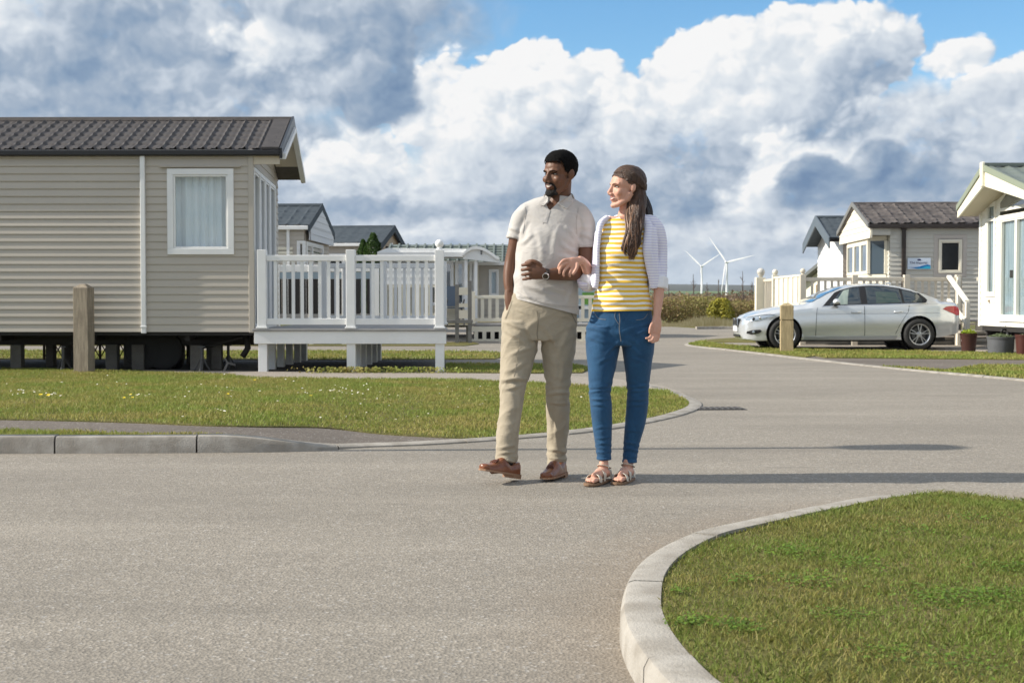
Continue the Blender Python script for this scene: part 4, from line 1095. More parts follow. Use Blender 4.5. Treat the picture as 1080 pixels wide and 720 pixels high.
mb = MB(); mb.box(ex(950), ex(954), -0.09, -0.012, zfE, zeE - 0.05); mb.box(ex(949.3), ex(954.7), -0.1, -0.01, PZ(243, DE), PZ(240, DE)); mb.build('downpipe', M_BROWN, cE, bevel=0.01)
M_FRAMEG = mat('frame_warm_grey', (0.50, 0.455, 0.41), 0.5)
window(cE, ex(983.5), ex(1017.5), PZ(292, DE), PZ(247.5, DE), 0.0, fw=0.10, proud=0.02, mframe=M_FRAMEG, glass=M_GLASSD, curtain=False)
window(cE, ex(988.5), ex(1012.5), PZ(288, DE), PZ(253, DE), 0.0, fw=0.05, proud=0.045, mframe=M_WHITEW, glass=M_GLASSD, curtain=False)
# bay window under the overhang, faces left and front
zb0, zb1 = 0.75, PZ(250, DE)
by0, by1 = 0.25, 3.3
mb = MB(); mb.prism([(-0.45, by0 + 0.25), (-0.02, by0), (-0.02, by1), (-0.45, by1 - 0.25)], 'z', zfE, PZ(289, DE)); mb.prism([(-0.45, by0 + 0.25), (-0.02, by0), (-0.02, by1), (-0.45, by1 - 0.25)], 'z', zb1 - 0.10, zb1 + 0.05)
bay = mb.build('bay', M_WHITEW, cE)
def bay_win(ya, yb, m=M_GLASSB):
    mb = MB(); z0_, z1_ = PZ(288.5, DE), zb1 - 0.08
    mb.box(-0.46, -0.40, ya, ya + 0.08, z0_, z1_); mb.box(-0.46, -0.40, yb - 0.08, yb, z0_, z1_); mb.box(-0.46, -0.40, ya + .08, yb - .08, z0_, z0_ + 0.08); mb.box(-0.46, -0.40, ya + .08, yb - .08, z1_ - 0.08, z1_)
    f = mb.build('window', M_WHITEW, cE, bevel=0.005)
    mb = MB(); mb.box(-0.43, -0.42, ya + 0.08, yb - 0.08, z0_ + 0.08, z1_ - 0.08); mb.build('pane', m, f)
for a, b in ((0.5, 1.32), (1.34, 2.16), (2.18, 3.05)): bay_win(a, b)
# angled front light of the bay
mb = MB(); z0_, z1_ = PZ(288.5, DE), zb1 - 0.08
A_, B_ = Vector((-0.45, by0 + 0.25, 0)), Vector((-0.02, by0, 0)); dd = (B_ - A_)
for s0, s1 in ((0.0, 0.12), (0.88, 1.0)):
    mb.bar(A_ + dd * (s0 + s1) / 2 + Vector((0, -0.03, z0_)), A_ + dd * (s0 + s1) / 2 + Vector((0, -0.03, z1_)), 0.07, 0.05)
f = mb.build('window', M_WHITEW, cE)
mb = MB(); p0, p1 = A_ + dd * 0.12 + Vector((0, -.01, 0)), A_ + dd * 0.88 + Vector((0, -.01, 0)); mb.quad((p0.x, p0.y, z0_), (p1.x, p1.y, z0_), (p1.x, p1.y, z1_), (p0.x, p0.y, z1_)); mb.build('pane', M_GLASSB, f)
# name board on the wall
sg = thing('wall_sign', 'white sign with a blue wave and small dark lettering on the grey caravan wall', 'sign', cE.matrix_world @ Vector((0, 0, 0)), R(-3.0))
sg.location = (PX(968, DE) , DE + 0.0 - 0.0, 0)
off = -(PX(968, DE) - PX(938, DE)) * math.tan(R(3)); sg.location.y = DE + off
zs0, zs1 = PZ(284, DE), PZ(272.2, DE); wS = 0.285
M_SIGN = mat('sign_white', (0.62, 0.70, 0.80), 0.35)
mb = MB(); mb.box(-wS, wS, -0.055, -0.03, zs0, zs1); mb.build('board', M_SIGN, sg, bevel=0.003)
H_ = zs1 - zs0
wave = [(-wS + .01, zs0 + H_ * .20), (-wS * .55, zs0 + H_ * .17), (-wS * .1, zs0 + H_ * .20), (wS * .3, zs0 + H_ * .33), (wS * .7, zs0 + H_ * .42), (wS - .01, zs0 + H_ * .36), (wS - .01, zs0 + H_ * .04), (-wS * .2, zs0 + H_ * .05)]
mb = MB(); mb.prism(wave, 'y', -0.0585, -0.0555); mb.build('wave', mat('wave_blue', (0.01, 0.16, 0.42), 0.35), sg)
wv_ = [(-wS * .3, zs0 + H_ * .05), (wS * .2, zs0 + H_ * .10), (wS * .6, zs0 + H_ * .26), (wS - .01, zs0 + H_ * .27), (wS - .01, zs0 + H_ * .03)]
mb = MB(); mb.prism(wv_, 'y', -0.0625, -0.0595); mb.build('wave_crest', mat('wave_cyan', (0.03, 0.42, 0.62), 0.35), sg)
mb = MB(); mb.prism([(-0.05, zs0 + H_ * .80), (0, zs0 + H_ * .75), (0.05, zs0 + H_ * .80), (0.04, zs0 + H_ * .88), (0, zs0 + H_ * .93), (-0.04, zs0 + H_ * .88)], 'y', -0.0585, -0.0555); mb.build('emblem', mat('ink', (0.02, 0.025, 0.10), 0.5), sg)
def text(t, name, body, size, loc, rot, m, ext=0.001, align='CENTER'):
    cu = bpy.data.curves.new(name, 'FONT'); cu.body = body; cu.size = size; cu.extrude = ext; cu.align_x = align; cu.align_y = 'CENTER'
    o = bpy.data.objects.new(name, cu); C.objects.link(o)
    dg = bpy.context.evaluated_depsgraph_get(); me = bpy.data.meshes.new_from_object(o.evaluated_get(dg)); bpy.data.objects.remove(o)
    me.materials.clear(); me.materials.append(m); q = bpy.data.objects.new(name, me); C.objects.link(q); q.parent = t; q.location = loc; q.rotation_euler = rot
    return q
text(sg, 'lettering', 'The Imperial', 0.085, (-0.02, -0.058, zs0 + H_ * .58), (R(90), 0, 0), MATS['ink'])

# F: caravan further back with slate roof
DFc = 38.0
sF = 1390 / DFc
cF = thing('static_caravan', 'beige caravan with slate blue roof half hidden behind the grey caravan', 'caravan', (PX(889, DFc), DFc, 0), R(-2.0), 'caravans beyond the silver car')
def fx(p): return (p - 889) / sF
zeF, zrF = PZ(249.5, DFc), PZ(229.5, DFc + 1.85)
mb = MB(); siding(mb, 0, 7, 0.55, zeF, 0.0, rows=0.13, holes=[(fx(899), fx(917), 0.9, PZ(256, DFc))]); mb.build('wall', mat('siding_pink_beige', (0.50, 0.43, 0.37), 0.55), cF)
mb = MB(); siding(mb, 0, 3.7, 0.55, zeF, 0.0, axis='y', sgn=-1, rows=0.13); mb.add([(0, 0, zeF), (0, 3.7, zeF), (0, 1.85, zrF - .1)], [(0, 1, 2)]); mb.build('end_wall', M_WHITE, cF)
mb = MB(); mb.box(0, 7, 3.65, 3.7, 0.55, zeF); mb.build('back_wall', M_WHITE, cF)
gable_roof(cF, 0, 7, 0, 3.7, zeF, zrF, M_ROOFG, over=0.12, oxa=0.42, oxb=0.02, barge=0.30, mbarge=mat('barge_slate', (0.10, 0.125, 0.15), 0.45), gut_m=M_GUTTER, du=0.07, dv=0.07, col=0.42, row=0.36)
window(cF, fx(898), fx(918.5), 0.85, PZ(254.5, DFc), 0.0, fw=0.085, glass=M_PANE, cur_mat=mat('blue_curtain', (0.42, 0.50, 0.62), 0.9))
# G: distant roof
DG = 72.0
cG = thing('static_caravan', 'distant caravan with grey roof, leftmost of those beyond the silver car', 'caravan', (PX(874, DG), DG, 0), R(-62), 'caravans beyond the silver car')
zrG = PZ(273.5, DG)
mb = MB(); mb.prism([(-2.2, 0.4), (2.2, 0.4), (2.2, zrG - 1.2), (0, zrG - .15), (-2.2, zrG - 1.2)], 'y', 0, 6); mb.build('body', M_WHITEW, cG)
mb = MB()
mb.prism([(-2.5, zrG - 1.32), (0, zrG), (2.5, zrG - 1.32), (2.5, zrG - 1.5), (0, zrG - .22), (-2.5, zrG - 1.5)], 'y', -0.5, 6.3); mb.build('roof', mat('roof_mid_grey', (0.13, 0.14, 0.14), .6), cG)
mb = MB(); mb.prism([(-1.0, 0.9), (1.0, 0.9), (1.0, zrG - 1.4), (0, zrG - .9), (-1.0, zrG - 1.4)], 'y', -0.04, -0.004); mb.build('window', mat('brown_blind', (0.22, 0.16, 0.10), .5), cG)

# H: nearest on the right, white prow end facing the sun
XH = 9.60
cH = thing('static_caravan', 'cream white caravan with glazed prow end, nearest on the right', 'caravan', (XH, 27.05, 0), 0.0)
# local: x to the right along the length, y from 0 (far side) towards -3.75 (near side); keep y decreasing to the camera
yF, yN = 0.0, -3.75; ym = -1.85
zeH, zrH, zfH = 2.98, PZ(176, 25.2), PZ(343, 27.0)
M_HW = mat('siding_ivory', (0.82, 0.80, 0.72), 0.5, var=0.2, vscale=2, tint=(0.74, 0.72, 0.63))
M_HB = mat('ivory_trim', (0.82, 0.78, 0.63), 0.45)
def yH(px): return XH * 1390 / (px - 540) - 27.05
w1 = (yH(1049.5), yH(1039.5)); w2 = (yH(1091), yH(1054))
mb = MB(); siding(mb, yN, yF, zfH, zeH, 0.0, axis='y', sgn=-1, rows=0.115, holes=[(w1[0], w1[1], PZ(312, 26.5), PZ(214, 26.5)), (w2[0], w2[1], zfH + .12, zeH)])
mb.add([(0, yN, zeH), (0, yF, zeH), (0, ym, zrH - .1)], [(0, 1, 2)]); mb.build('end_wall', M_HW, cH)
mb = MB(); siding(mb, 0, 8, zfH, zeH, yN, rows=0.115); mb.build('wall', M_HW, cH)
mb = MB(); mb.box(0, 8, -0.05, 0.0, zfH, zeH); mb.build('back_wall', M_HW, cH)
mb = MB(); mb.box(-0.03, 0.05, -0.07, 0.02, zfH - .02, zeH); mb.build('corner_trim', M_HW, cH, bevel=.005)
window(cH, w1[0], w1[1], PZ(313, 26.5), PZ(213, 26.5), 0.0, axis='y', sgn=-1, fw=0.07, proud=0.03, mframe=M_HW, glass=M_PANE, trans=(PZ(232, 26.5),), cur_mat=mat('grey_net', (0.40, 0.46, 0.47), .9, var=.8, vscale=3, tint=(.24, .30, .32), stretch=(1, 6, .3)), label='tall narrow side light with net curtain')
fd = window(cH, w2[0], w2[1], zfH + 0.10, zeH - 0.30, 0.0, axis='y', sgn=-1, fw=0.10, proud=0.04, mframe=M_HW, glass=M_PANE, mull=((w2[0] + w2[1]) / 2,), name='french_door', cur_mat=MATS['grey_net'])
mb = MB(); ymid = (w2[0] + w2[1]) / 2; mb.box(-0.10, -0.04, ymid + 0.08, ymid + 0.10, 1.45, 1.60); mb.build('handle', M_STEEL, fd)
# sloping top light over the door
zt0 = zeH - 0.22
mb = MB(); mb.prism([(w2[1] + .02, zt0), (w2[1] + .02, zt0 + 0.20), (ym, zrH - 0.22), (w2[0], zt0 + .45), (w2[0], zt0)], 'x', -0.035, 0.0); tl = mb.build('top_light', M_HW, cH)
mb = MB(); mb.prism([(w2[1] - .10, zt0 + .06), (w2[1] - .10, zt0 + 0.17), (ym, zrH - 0.32), (w2[0], zt0 + .36), (w2[0], zt0 + .06)], 'x', -0.045, -0.037); mb.build('pane', M_GLASSB, tl)
# roof with prow: overhang longest at the ridge
ov = 0.42; pro = 0.62
mb = MB()
def slopeH(sgn, nu=170, nv=34):
    vs = []
    for j in range(nv + 1):
        v = j / nv
        for i in range(nu + 1):
            y = ym + sgn * (1.85 + 0.18) * v
            xe = -(pro + (ov - pro) * v)
            x = xe + (8.0 - xe) * i / nu
            u = (x / 0.33) % 1.0
            s_ = 2.1 * v
            h = 0.03 * math.exp(-((u - .5) / .18) ** 2) + 0.02 * ((s_ / 0.33) % 1.0)
            vs.append((x, y, zrH - (zrH - zeH) / 1.85 * 2.03 * v + h))
    fs = [(j * (nu + 1) + i, j * (nu + 1) + i + 1, (j + 1) * (nu + 1) + i + 1, (j + 1) * (nu + 1) + i) for j in range(nv) for i in range(nu)]
    mb.add(vs, fs)
slopeH(1); slopeH(-1)
rH = mb.build('roof', M_ROOFGR, cH, smooth=True, auto=40)
zlow = zrH - (zrH - zeH) / 1.85 * 2.03
def fascia(sgn):
    q = MB(); a = Vector((-pro, ym, 0)); b = Vector((-ov, ym + sgn * 2.03, 0))
    for (dx0, nm, zt, zb_a, zb_b, mm) in ((0.0, 'fascia', -0.06, -0.36, -0.20, M_HB), (-0.03, 'verge_strip', 0.05, -0.07, -0.05, mat('verge_green_grey', (0.24, 0.27, 0.20), 0.5))):
        q = MB(); o_ = Vector((dx0, 0, 0)); c = Vector((0.035, 0, 0))
        q.add([a + o_ + Vector((0, 0, zrH + zt)), b + o_ + Vector((0, 0, zlow + zt)), b + o_ + Vector((0, 0, zlow + zb_b)), a + o_ + Vector((0, 0, zrH + zb_a)),
               a + o_ + c + Vector((0, 0, zrH + zt)), b + o_ + c + Vector((0, 0, zlow + zt)), b + o_ + c + Vector((0, 0, zlow + zb_b)), a + o_ + c + Vector((0, 0, zrH + zb_a))],
              [(0, 1, 2, 3), (4, 7, 6, 5), (0, 4, 5, 1), (1, 5, 6, 2), (2, 6, 7, 3), (3, 7, 4, 0)])
        q.build(nm, mm, rH)
fascia(1); fascia(-1)
mb = MB(); mb.box(-pro - 0.05, -pro + 0.02, ym - 0.07, ym + 0.07, zrH - 0.38, zrH + 0.09); mb.build('apex_block', M_HB, rH, bevel=.02)
mb = MB(); mb.box(-pro, 8, ym - 0.07, ym + 0.07, zrH + .01, zrH + .07); mb.build('ridge_cap', M_ROOFGR, rH)
mb = MB()
for sgn in (1, -1):
    mb.add([(-pro + .03, ym, zrH - 0.33), (-ov + .03, ym + sgn * 2.03, zlow - 0.17), (0, ym + sgn * 2.03, zlow - 0.17), (0, ym, zrH - .33)], [(0, 1, 2, 3)])
mb.build('soffit', mat('soffit_buff', (0.52, 0.46, 0.33), .6), rH)
mb = MB(); mb.box(0.05, 8, -0.3, -0.22, zfH - .2, zfH - .02); mb.box(0.05, 8, -3.5, -3.42, zfH - .2, zfH - .02); mb.box(0, .06, -3.6, -.15, zfH - .10, zfH - .01); mb.build('chassis', M_DARKST, cH)
for y in (-0.4, -1.6, -3.2):
    for x in (0.25, 2.2, 4.2):
        mb = MB(); mb.box(x - .12, x + .12, y - .12, y + .12, 0, zfH - .19); mb.build('support_block', M_BLOCK, cH)
mb = MB(); mb.box(-0.045, -0.016, yH(1044) - .03, yH(1044) + .03, PZ(318.5, 26.5), PZ(316, 26.5)); mb.build('vent', M_TAN, cH)

# ------------------------------------------------------------------ cream deck behind the car
DKX, DKY = PX(846.5, 30.0), 30.0
dE = thing('deck', 'cream railed deck with a boarded left side, behind the silver car', 'deck', (DKX, DKY, 0))
def ex3(p, d=30.0): return PX(p, d) - DKX
zE0, zE1 = PZ(337, 30.0), PZ(292.5, 30.0)
rail_run(dE, (0, 0), (ex3(1010.5), 0), zE0, zE1, 4, mat_=mat('rail_stone', (0.62, 0.56, 0.46), 0.55, var=0.2, vscale=3), post_w=0.13, gap=0.155, bal_w=0.055, ball=(0,), post_top=0.06, post_z0=0.0)
rail_run(dE, (ex3(1028), 0.02), (ex3(1052), 0.02), zE0, zE1, 2, mat_=MATS['rail_stone'], post_w=0.11, gap=0.155, bal_w=0.055, post_top=0.0, skip_post=(0,))
mb = MB(); mb.box(-0.05, ex3(1052), -0.06, 2.9, zE0 - .05, zE0); mb.build('deck_floor', M_DECKF, dE)
mb = MB(); mb.box(-0.05, ex3(1008), -0.04, 0.0, zE0 - .27, zE0 - .055); mb.box(ex3(1029), ex3(1052), -0.04, 0.0, zE0 - .27, zE0 - .055); mb.build('fascia', MATS['rail_stone'], dE)
mb = MB()
for k in range(3): mb.box(ex3(830), ex3(1052), 0.1, 0.14, 0.03 + k * .1, 0.09 + k * .1)
mb.build('skirting_board', mat('grey_board', (0.22, 0.205, 0.18), .8), dE)
# boarded side running back from the front corner
M_FEN = mat('fence_cream', (0.74, 0.70, 0.58), 0.5, var=0.2, vscale=3)
yb_ = 3.15
nb = 11
for k in range(nb):
    a = 0.09 + k * (yb_ - .18) / nb
    mb = MB(); mb.box(-0.03 - (0.012 if k % 2 else 0), 0.02, a, a + (yb_ - .18) / nb - 0.02, zE0 - .15, zE1 + .02); mb.build('side_board', M_FEN, dE)
mb = MB(); mb.box(-0.05, 0.03, 0.07, yb_ - .07, zE1 + .022, zE1 + .07); mb.build('side_cap', M_FEN, dE)
mb = MB(); mb.box(-0.07, 0.07, yb_ - .07, yb_ + .07, 0, zE1 + .12); po = mb.build('post', M_FEN, dE, bevel=.006)
mb = MB(); mb.ball((0, yb_, zE1 + .19), .075, 14, 8); mb.build('ball_finial', M_FEN, po, smooth=True)
for k in range(7):
    a = yb_ + .12 + k * .26
    mb = MB(); mb.box(-0.02, .02, a, a + .07, zE0, zE1 - .03); mb.build('baluster', MATS['rail_stone'], dE)
mb = MB(); mb.box(-0.035, .035, yb_ + .07, yb_ + 2.0, zE1 - .03, zE1 + .03); mb.build('top_rail', MATS['rail_stone'], dE)
# thick gate post with two globe lamps
gpst = thing('gate_post', 'thick cream post with a round globe lamp on top, left end of the cream deck', 'post', (PX(801.5, 34.6), 34.6, 0))
mb = MB(); mb.box(-0.12, 0.12, -0.12, 0.12, 0, PZ(292.5, 34.6)); mb.build('post', M_FEN, gpst, bevel=.01)
mb = MB(); mb.lathe([(0.05, 0), (0.05, .04), (0.09, .05), (0.09, .06)], 14, (0.02, 0, PZ(292.5, 34.6))); mb.ball((0.02, 0, PZ(292.5, 34.6) + .14), .105, 16, 10); mb.build('globe', mat('lamp_globe', (0.55, 0.53, 0.48), .25), gpst, smooth=True)
# steps with sloping handrail
st = thing('steps', 'deck steps with white sloping handrail between the silver car and the flowerpots', 'steps', (PX(1012, 29.2), 29.2, 0))
def sx_(p, d=29.2): return PX(p, d) - PX(1012, 29.2)
M_HR = mat('handrail_white', (0.82, 0.78, 0.68), .45)
mb = MB(); mb.bar((sx_(1011.5), 0.70, PZ(291.5, 29.9)), (sx_(1019.8, 28.4), -0.8, PZ(318, 28.4)), 0.10, 0.07); mb.build('handrail', M_HR, st, bevel=.01)
mb = MB(); mb.bar((sx_(1011.5), 0.70, PZ(316, 29.9)), (sx_(1019.8, 28.4), -0.8, PZ(341, 28.4)), 0.08, 0.06); mb.build('lower_rail', M_HR, st)
mb = MB(); mb.box(sx_(1018, 28.4), sx_(1022.3, 28.4), -0.86, -0.76, 0, PZ(318, 28.4)); mb.build('newel_post', M_HR, st, bevel=.006)
mb = MB(); mb.box(sx_(1009.5, 29.9), sx_(1012.5, 29.9), .66, .74, 0, PZ(292, 29.9)); mb.build('newel_post', M_HR, st)
for k in range(3):
    mb = MB(); mb.box(sx_(1020, 28.5), sx_(1046, 28.5), -0.75 + k * .45, -0.75 + k * .45 + .42, 0.14 + k * .17, 0.18 + k * .17); mb.build('tread', mat('grey_board2', (0.40, 0.36, 0.30), .7), st)
mb = MB(); mb.box(sx_(1023, 28.4), sx_(1029, 28.4), -0.4, -0.36, 0.05, PZ(318, 28.4) - .05); mb.build('side_panel', MATS['rail_stone'], st)
# timber sleeper and frame under the deck by the pots
mb = MB(); mb.box(sx_(1020), sx_(1080), 0, .08, PZ(350, 28.2), PZ(348, 28.2)); mb.box(sx_(1033), sx_(1080), 0.02, .06, PZ(346, 28.2), PZ(343.5, 28.2)); mb.box(sx_(1044), sx_(1047), 0.01, 0.07, 0, PZ(350, 28.2)); mb.box(sx_(1075), sx_(1077.5), 0.01, 0.07, 0, PZ(350, 28.2))
o = mb.build('low_rail', MATS['grey_board'], None); o.location = (PX(1012, 29.2), 28.0, 0); tag(o, 'low dark timber rail running behind the flowerpots', 'rail')

# ------------------------------------------------------------------ pots
M_POTB = mat('pot_dark_brown', (0.055, 0.022, 0.018), 0.35, var=0.3, vscale=8)
M_POTG = mat('pot_grey', (0.10, 0.105, 0.115), 0.7, var=0.5, vscale=6, tint=(0.07, 0.07, 0.075))
M_POTT = mat('pot_terracotta', (0.075, 0.020, 0.015), 0.5, var=0.4, vscale=5)
M_LEAFY = blade_material('bright_leaf', [(0.1, (0.14, 0.22, 0.02)), (0.5, (0.28, 0.36, 0.03)), (0.9, (0.42, 0.46, 0.06))], 6)
M_LEAFG = blade_material('dull_leaf', [(0.1, (0.06, 0.085, 0.04)), (0.5, (0.12, 0.155, 0.075)), (0.9, (0.24, 0.27, 0.17))], 6)
M_EARTH = mat('potting_soil', (0.04, 0.03, 0.022), 0.95)
def pot(px, d, w_, h, lab, m, leaf, lh, n, sx=1.0, seed=1, plant='plant', taper=0.78):
    t = thing('flowerpot', lab, 'pot', (PX(px, d), d, 0.012)); r = w_ / 2
    mb = MB(); mb.lathe([(r * taper, 0), (r * (taper + (1 - taper) * .5), h * .45), (r * .96, h * .86), (r * 1.0, h * .87), (r * 1.03, h), (r * .93, h), (r * .90, h * .9), (r * 0.86, h * .88)], 28, sx=sx); mb.build('pot', m, t, smooth=True, auto=35)
    mb = MB(); mb.lathe([(r * .88, h * .86), (r * .3, h * .9), (0.001, h * .91)], 20, sx=sx); mb.build('soil', M_EARTH, t)
    def fn(rg, k):
        a = rg.uniform(0, 2 * np.pi, k); q = np.sqrt(rg.uniform(0, 1, k)); z = rg.uniform(0, 1, k) * (1 - q * .6)
        return np.stack([np.cos(a) * q * r * .9 * sx, np.sin(a) * q * r * .8, h * .9 + z * lh], 1), np.stack([np.cos(a), np.sin(a), np.ones(k) * .6], 1)
    V, Fc, rn = leaf_cloud(n, fn, 0.055, seed); p = fast_mesh(plant, V, Fc, leaf, {'rnd': rn}, t)
    return t
dP = 26.2
pot(1022, dP, 0.335, 0.36, 'dark brown flowerpot with bright yellow green plant, left of the grey planter', M_POTB, M_LEAFY, 0.15, 260, seed=4)
dG2 = 25.0
pot(1056, dG2, 0.50, 0.325, 'wide grey planter with dull green plants and the hand pump behind it', M_POTG, M_LEAFG, 0.10, 420, sx=1.02, seed=6, taper=0.9)
pot(1080, 24.4, 0.30, 0.38, 'terracotta flowerpot at the right edge, right of the grey planter', M_POTT, M_LEAFG, 0.04, 60, seed=8)
# cast iron hand pump
pu = thing('hand_pump', 'small black cast iron hand pump with curved handle behind the grey planter', 'pump', (PX(1064, 25.6), 25.6, 0))
M_IRON = mat('black_iron', (0.012, 0.013, 0.014), 0.4, metal=.4)
zb = PZ(356, 25.6)
mb = MB(); mb.lathe([(0.07, 0), (0.07, zb - .03), (0.05, zb), (0.05, zb + .20), (0.062, zb + .21), (0.062, zb + .24), (0.03, zb + .27)], 16); mb.build('pump_body', M_IRON, pu, smooth=True, auto=40)
mb = MB(); mb.tube(catmull([(0.0, 0, zb + .26), (0.0, 0, zb + .34), (0.05, 0, zb + .37), (0.10, 0, zb + .32), (0.13, 0, zb + .18), (0.12, 0, zb + .05), (.14, 0, zb + .0)], 6), 0.013, 8); mb.build('handle', M_IRON, pu, smooth=True)
mb = MB(); mb.tube(catmull([(-0.04, 0, zb + .15), (-0.11, 0, zb + .16), (-0.14, 0, zb + .11)], 6), 0.02, 8); mb.build('spout', M_IRON, pu, smooth=True)
# ================================================================== SILVER CAR (local: x from nose 0 to tail 4.62, y=0 near side .. 1.8 far side)
M_PAINT = mat('silver_white_paint', (0.64, 0.665, 0.69), 0.22, metal=0.45, spec=0.6, coat=0.7)
M_TRIM = mat('black_trim', (0.015, 0.015, 0.017), 0.4)
M_CHROME = mat('chrome', (0.75, 0.76, 0.78), 0.12, metal=1.0)
M_ALLOY = mat('alloy_wheel', (0.52, 0.53, 0.55), 0.28, metal=0.8)
M_TAIL = mat('tail_lamp_red', (0.42, 0.010, 0.012), 0.12, coat=0.8)
M_HEAD = mat('headlamp_glass', (0.40, 0.46, 0.52), 0.08, metal=0.5, coat=1.0)
M_SCREEN = mat('windscreen_glass', (0.045, 0.13, 0.22), 0.03, spec=1.0, coat=1.0, metal=0.2)
M_CARGL = thin_glass('car_side_glass', (0.42, 0.52, 0.50), 0.06)
DCAR = 27.0
car = thing('car', 'silver white four door saloon car parked side on behind the second wooden bollard', 'car', (PX(783.5, 27.2), 27.15, 0.012), R(-0.8))
def lerp_tab(tab, x):
    for (a, va), (b, vb) in zip(tab[:-1], tab[1:]):
        if x <= b:
            t = max(0, (x - a) / (b - a)); t_ = t * t * (3 - 2 * t) * 0.35 + t * 0.65; return va + (vb - va) * t_
    return tab[-1][1]
HW = 0.895
top_t = [(0.0, 0.50), (0.05, 0.62), (0.16, 0.705), (0.40, 0.79), (0.80, 0.875), (1.20, 0.93), (1.42, 0.955), (4.02, 1.015), (4.30, 1.0), (4.50, 0.985), (4.56, 0.94), (4.61, 0.78), (4.62, 0.60)]
belt_t = [(0.0, 0.44), (0.05, 0.52), (0.16, 0.60), (0.40, 0.685), (0.80, 0.765), (1.20, 0.83), (1.6, 0.865), (2.6, 0.90), (3.6, 0.925), (4.2, 0.935), (4.5, 0.90), (4.58, 0.82), (4.62, 0.55)]
bot_t = [(0.0, 0.30), (0.06, 0.20), (0.3, 0.165), (0.9, 0.175), (1.2, 0.185), (3.3, 0.19), (4.1, 0.24), (4.5, 0.31), (4.62, 0.40)]
wid_t = [(0.0, 0.40), (0.03, 0.56), (0.10, 0.70), (0.25, 0.80), (0.5, 0.855), (0.9, 0.885), (1.5, 0.895), (3.6, 0.90), (4.1, 0.875), (4.4, 0.815), (4.55, 0.72), (4.62, 0.55)]
roof_t = [(1.38, 0.955), (1.60, 1.07), (1.85, 1.195), (2.10, 1.29), (2.35, 1.35), (2.65, 1.375), (2.95, 1.372), (3.25, 1.335), (3.50, 1.275), (3.75, 1.19), (4.02, 1.095), (4.16, 1.03)]
def sec(x):
    """half section: list of (y half-width, z) from the sill to the centre line"""
    zb, zl, zt, hw = lerp_tab(bot_t, x), lerp_tab(belt_t, x), lerp_tab(top_t, x), lerp_tab(wid_t, x)
    pts = [(hw * 0.80, zb), (hw * 0.955, zb + 0.015), (hw * 0.972, zb + (zl - zb) * 0.12), (hw * 0.968, zb + (zl - zb) * 0.22), (hw * 0.988, zb + (zl - zb) * 0.32), (hw * 1.0, zb + (zl - zb) * 0.50),
           (hw * 0.995, zb + (zl - zb) * 0.70), (hw * 0.982, zb + (zl - zb) * 0.84), (hw * 0.985, zb + (zl - zb) * 0.90), (hw * 0.972, zl)]
    gh = 1.38 < x < 4.16
    zr = lerp_tab(roof_t, x) if gh else None
    if gh and zr > zt + 0.002:
        k = (zr - zl); hr = hw * 0.955 - 0.26 * min(1, k / 0.46); sh = hw * 0.945
        for t in (0.06, 0.2, 0.4, 0.6, 0.8, 0.92): pts.append((sh + (hr - sh) * t ** 1.15, zl + 0.02 + (zr - 0.05 - zl - .02) * t))
        for t in (0.0, 0.16, 0.4, 0.7, 1.0): pts.append((hr * (0.965 - .0) * (1 - t) ** 0.9 if t else hr * 0.975, zr - 0.025 + 0.025 * math.sin(t * math.pi / 2)))
    else:
        for t in (0.06, 0.2, 0.4, 0.6, 0.8, 0.92): pts.append((hw * (0.955 - 0.22 * t), zl + (zt - 0.018 - zl) * (1 - (1 - t) ** 2)))
        for t in (0.0, 0.16, 0.4, 0.7, 1.0): pts.append((hw * 0.72 * (1 - t) ** 1.0, zt - 0.015 + 0.022 * math.sin(t * math.pi / 2)))
    return pts
xs = sorted(set([0.0, 0.015, 0.03, 0.06, 0.10, 0.16] + list(np.arange(0.24, 4.5, 0.07)) + [4.5, 4.54, 4.58, 4.605, 4.62]))
mb = MB(); secs = [sec(x) for x in xs]; n = len(secs[0]); ring = 2 * n - 1
vs = []
for x, s in zip(xs, secs):
    for (h, z) in s: vs.append((x, HW - h, z))
    for (h, z) in reversed(s[:-1]): vs.append((x, HW + h, z))
fs = []
for i in range(len(xs) - 1):
    for k in range(ring - 1): fs.append((i * ring + k, (i + 1) * ring + k, (i + 1) * ring + k + 1, i * ring + k + 1))
    fs.append((i * ring + ring - 1, (i + 1) * ring + ring - 1, (i + 1) * ring, i * ring))
fs.append(list(range(ring))); fs.append([(len(xs) - 1) * ring + k for k in reversed(range(ring))])
mb.add(vs, fs)
body = mb.build('body', M_PAINT, car, smooth=True, auto=38)
WF, WR, WRAD = 0.865, 3.665, 0.315
# cut wheel arches
for X in (WF, WR):
    c = MB(); c.lathe([(0.375, -0.1), (0.375, 0.30)], 40, (X, 0, WRAD + 0.01), axis='y'); c.lathe([(0.375, HW * 2 - .30), (0.375, HW * 2 + .1)], 40, (X, 0, WRAD + 0.01), axis='y')
    co = c.build('cutter', M_TRIM)
    co.parent = car
    b = body.modifiers.new('arch', 'BOOLEAN'); b.object = co; b.operation = 'DIFFERENCE'; b.solver = 'EXACT'
bpy.context.view_layer.update()
dg = bpy.context.evaluated_depsgraph_get()
me2 = bpy.data.meshes.new_from_object(body.evaluated_get(dg)); body.modifiers.clear(); body.data = me2
for o in [o for o in bpy.data.objects if o.name.startswith('cutter')]: bpy.data.objects.remove(o)
me2.set_sharp_from_angle(angle=R(38))
for X in (WF, WR):
    for s0, cap_ in ((0.05, 0.285), (HW * 2 - .05, HW * 2 - .285)):
        mb = MB(); mb.lathe([(0.374, s0), (0.374, cap_), (0.001, cap_)], 30, (X, 0, WRAD + .01), axis='y', cap=False)
        mb.build('wheel_arch', M_TRIM, car, recalc=False)
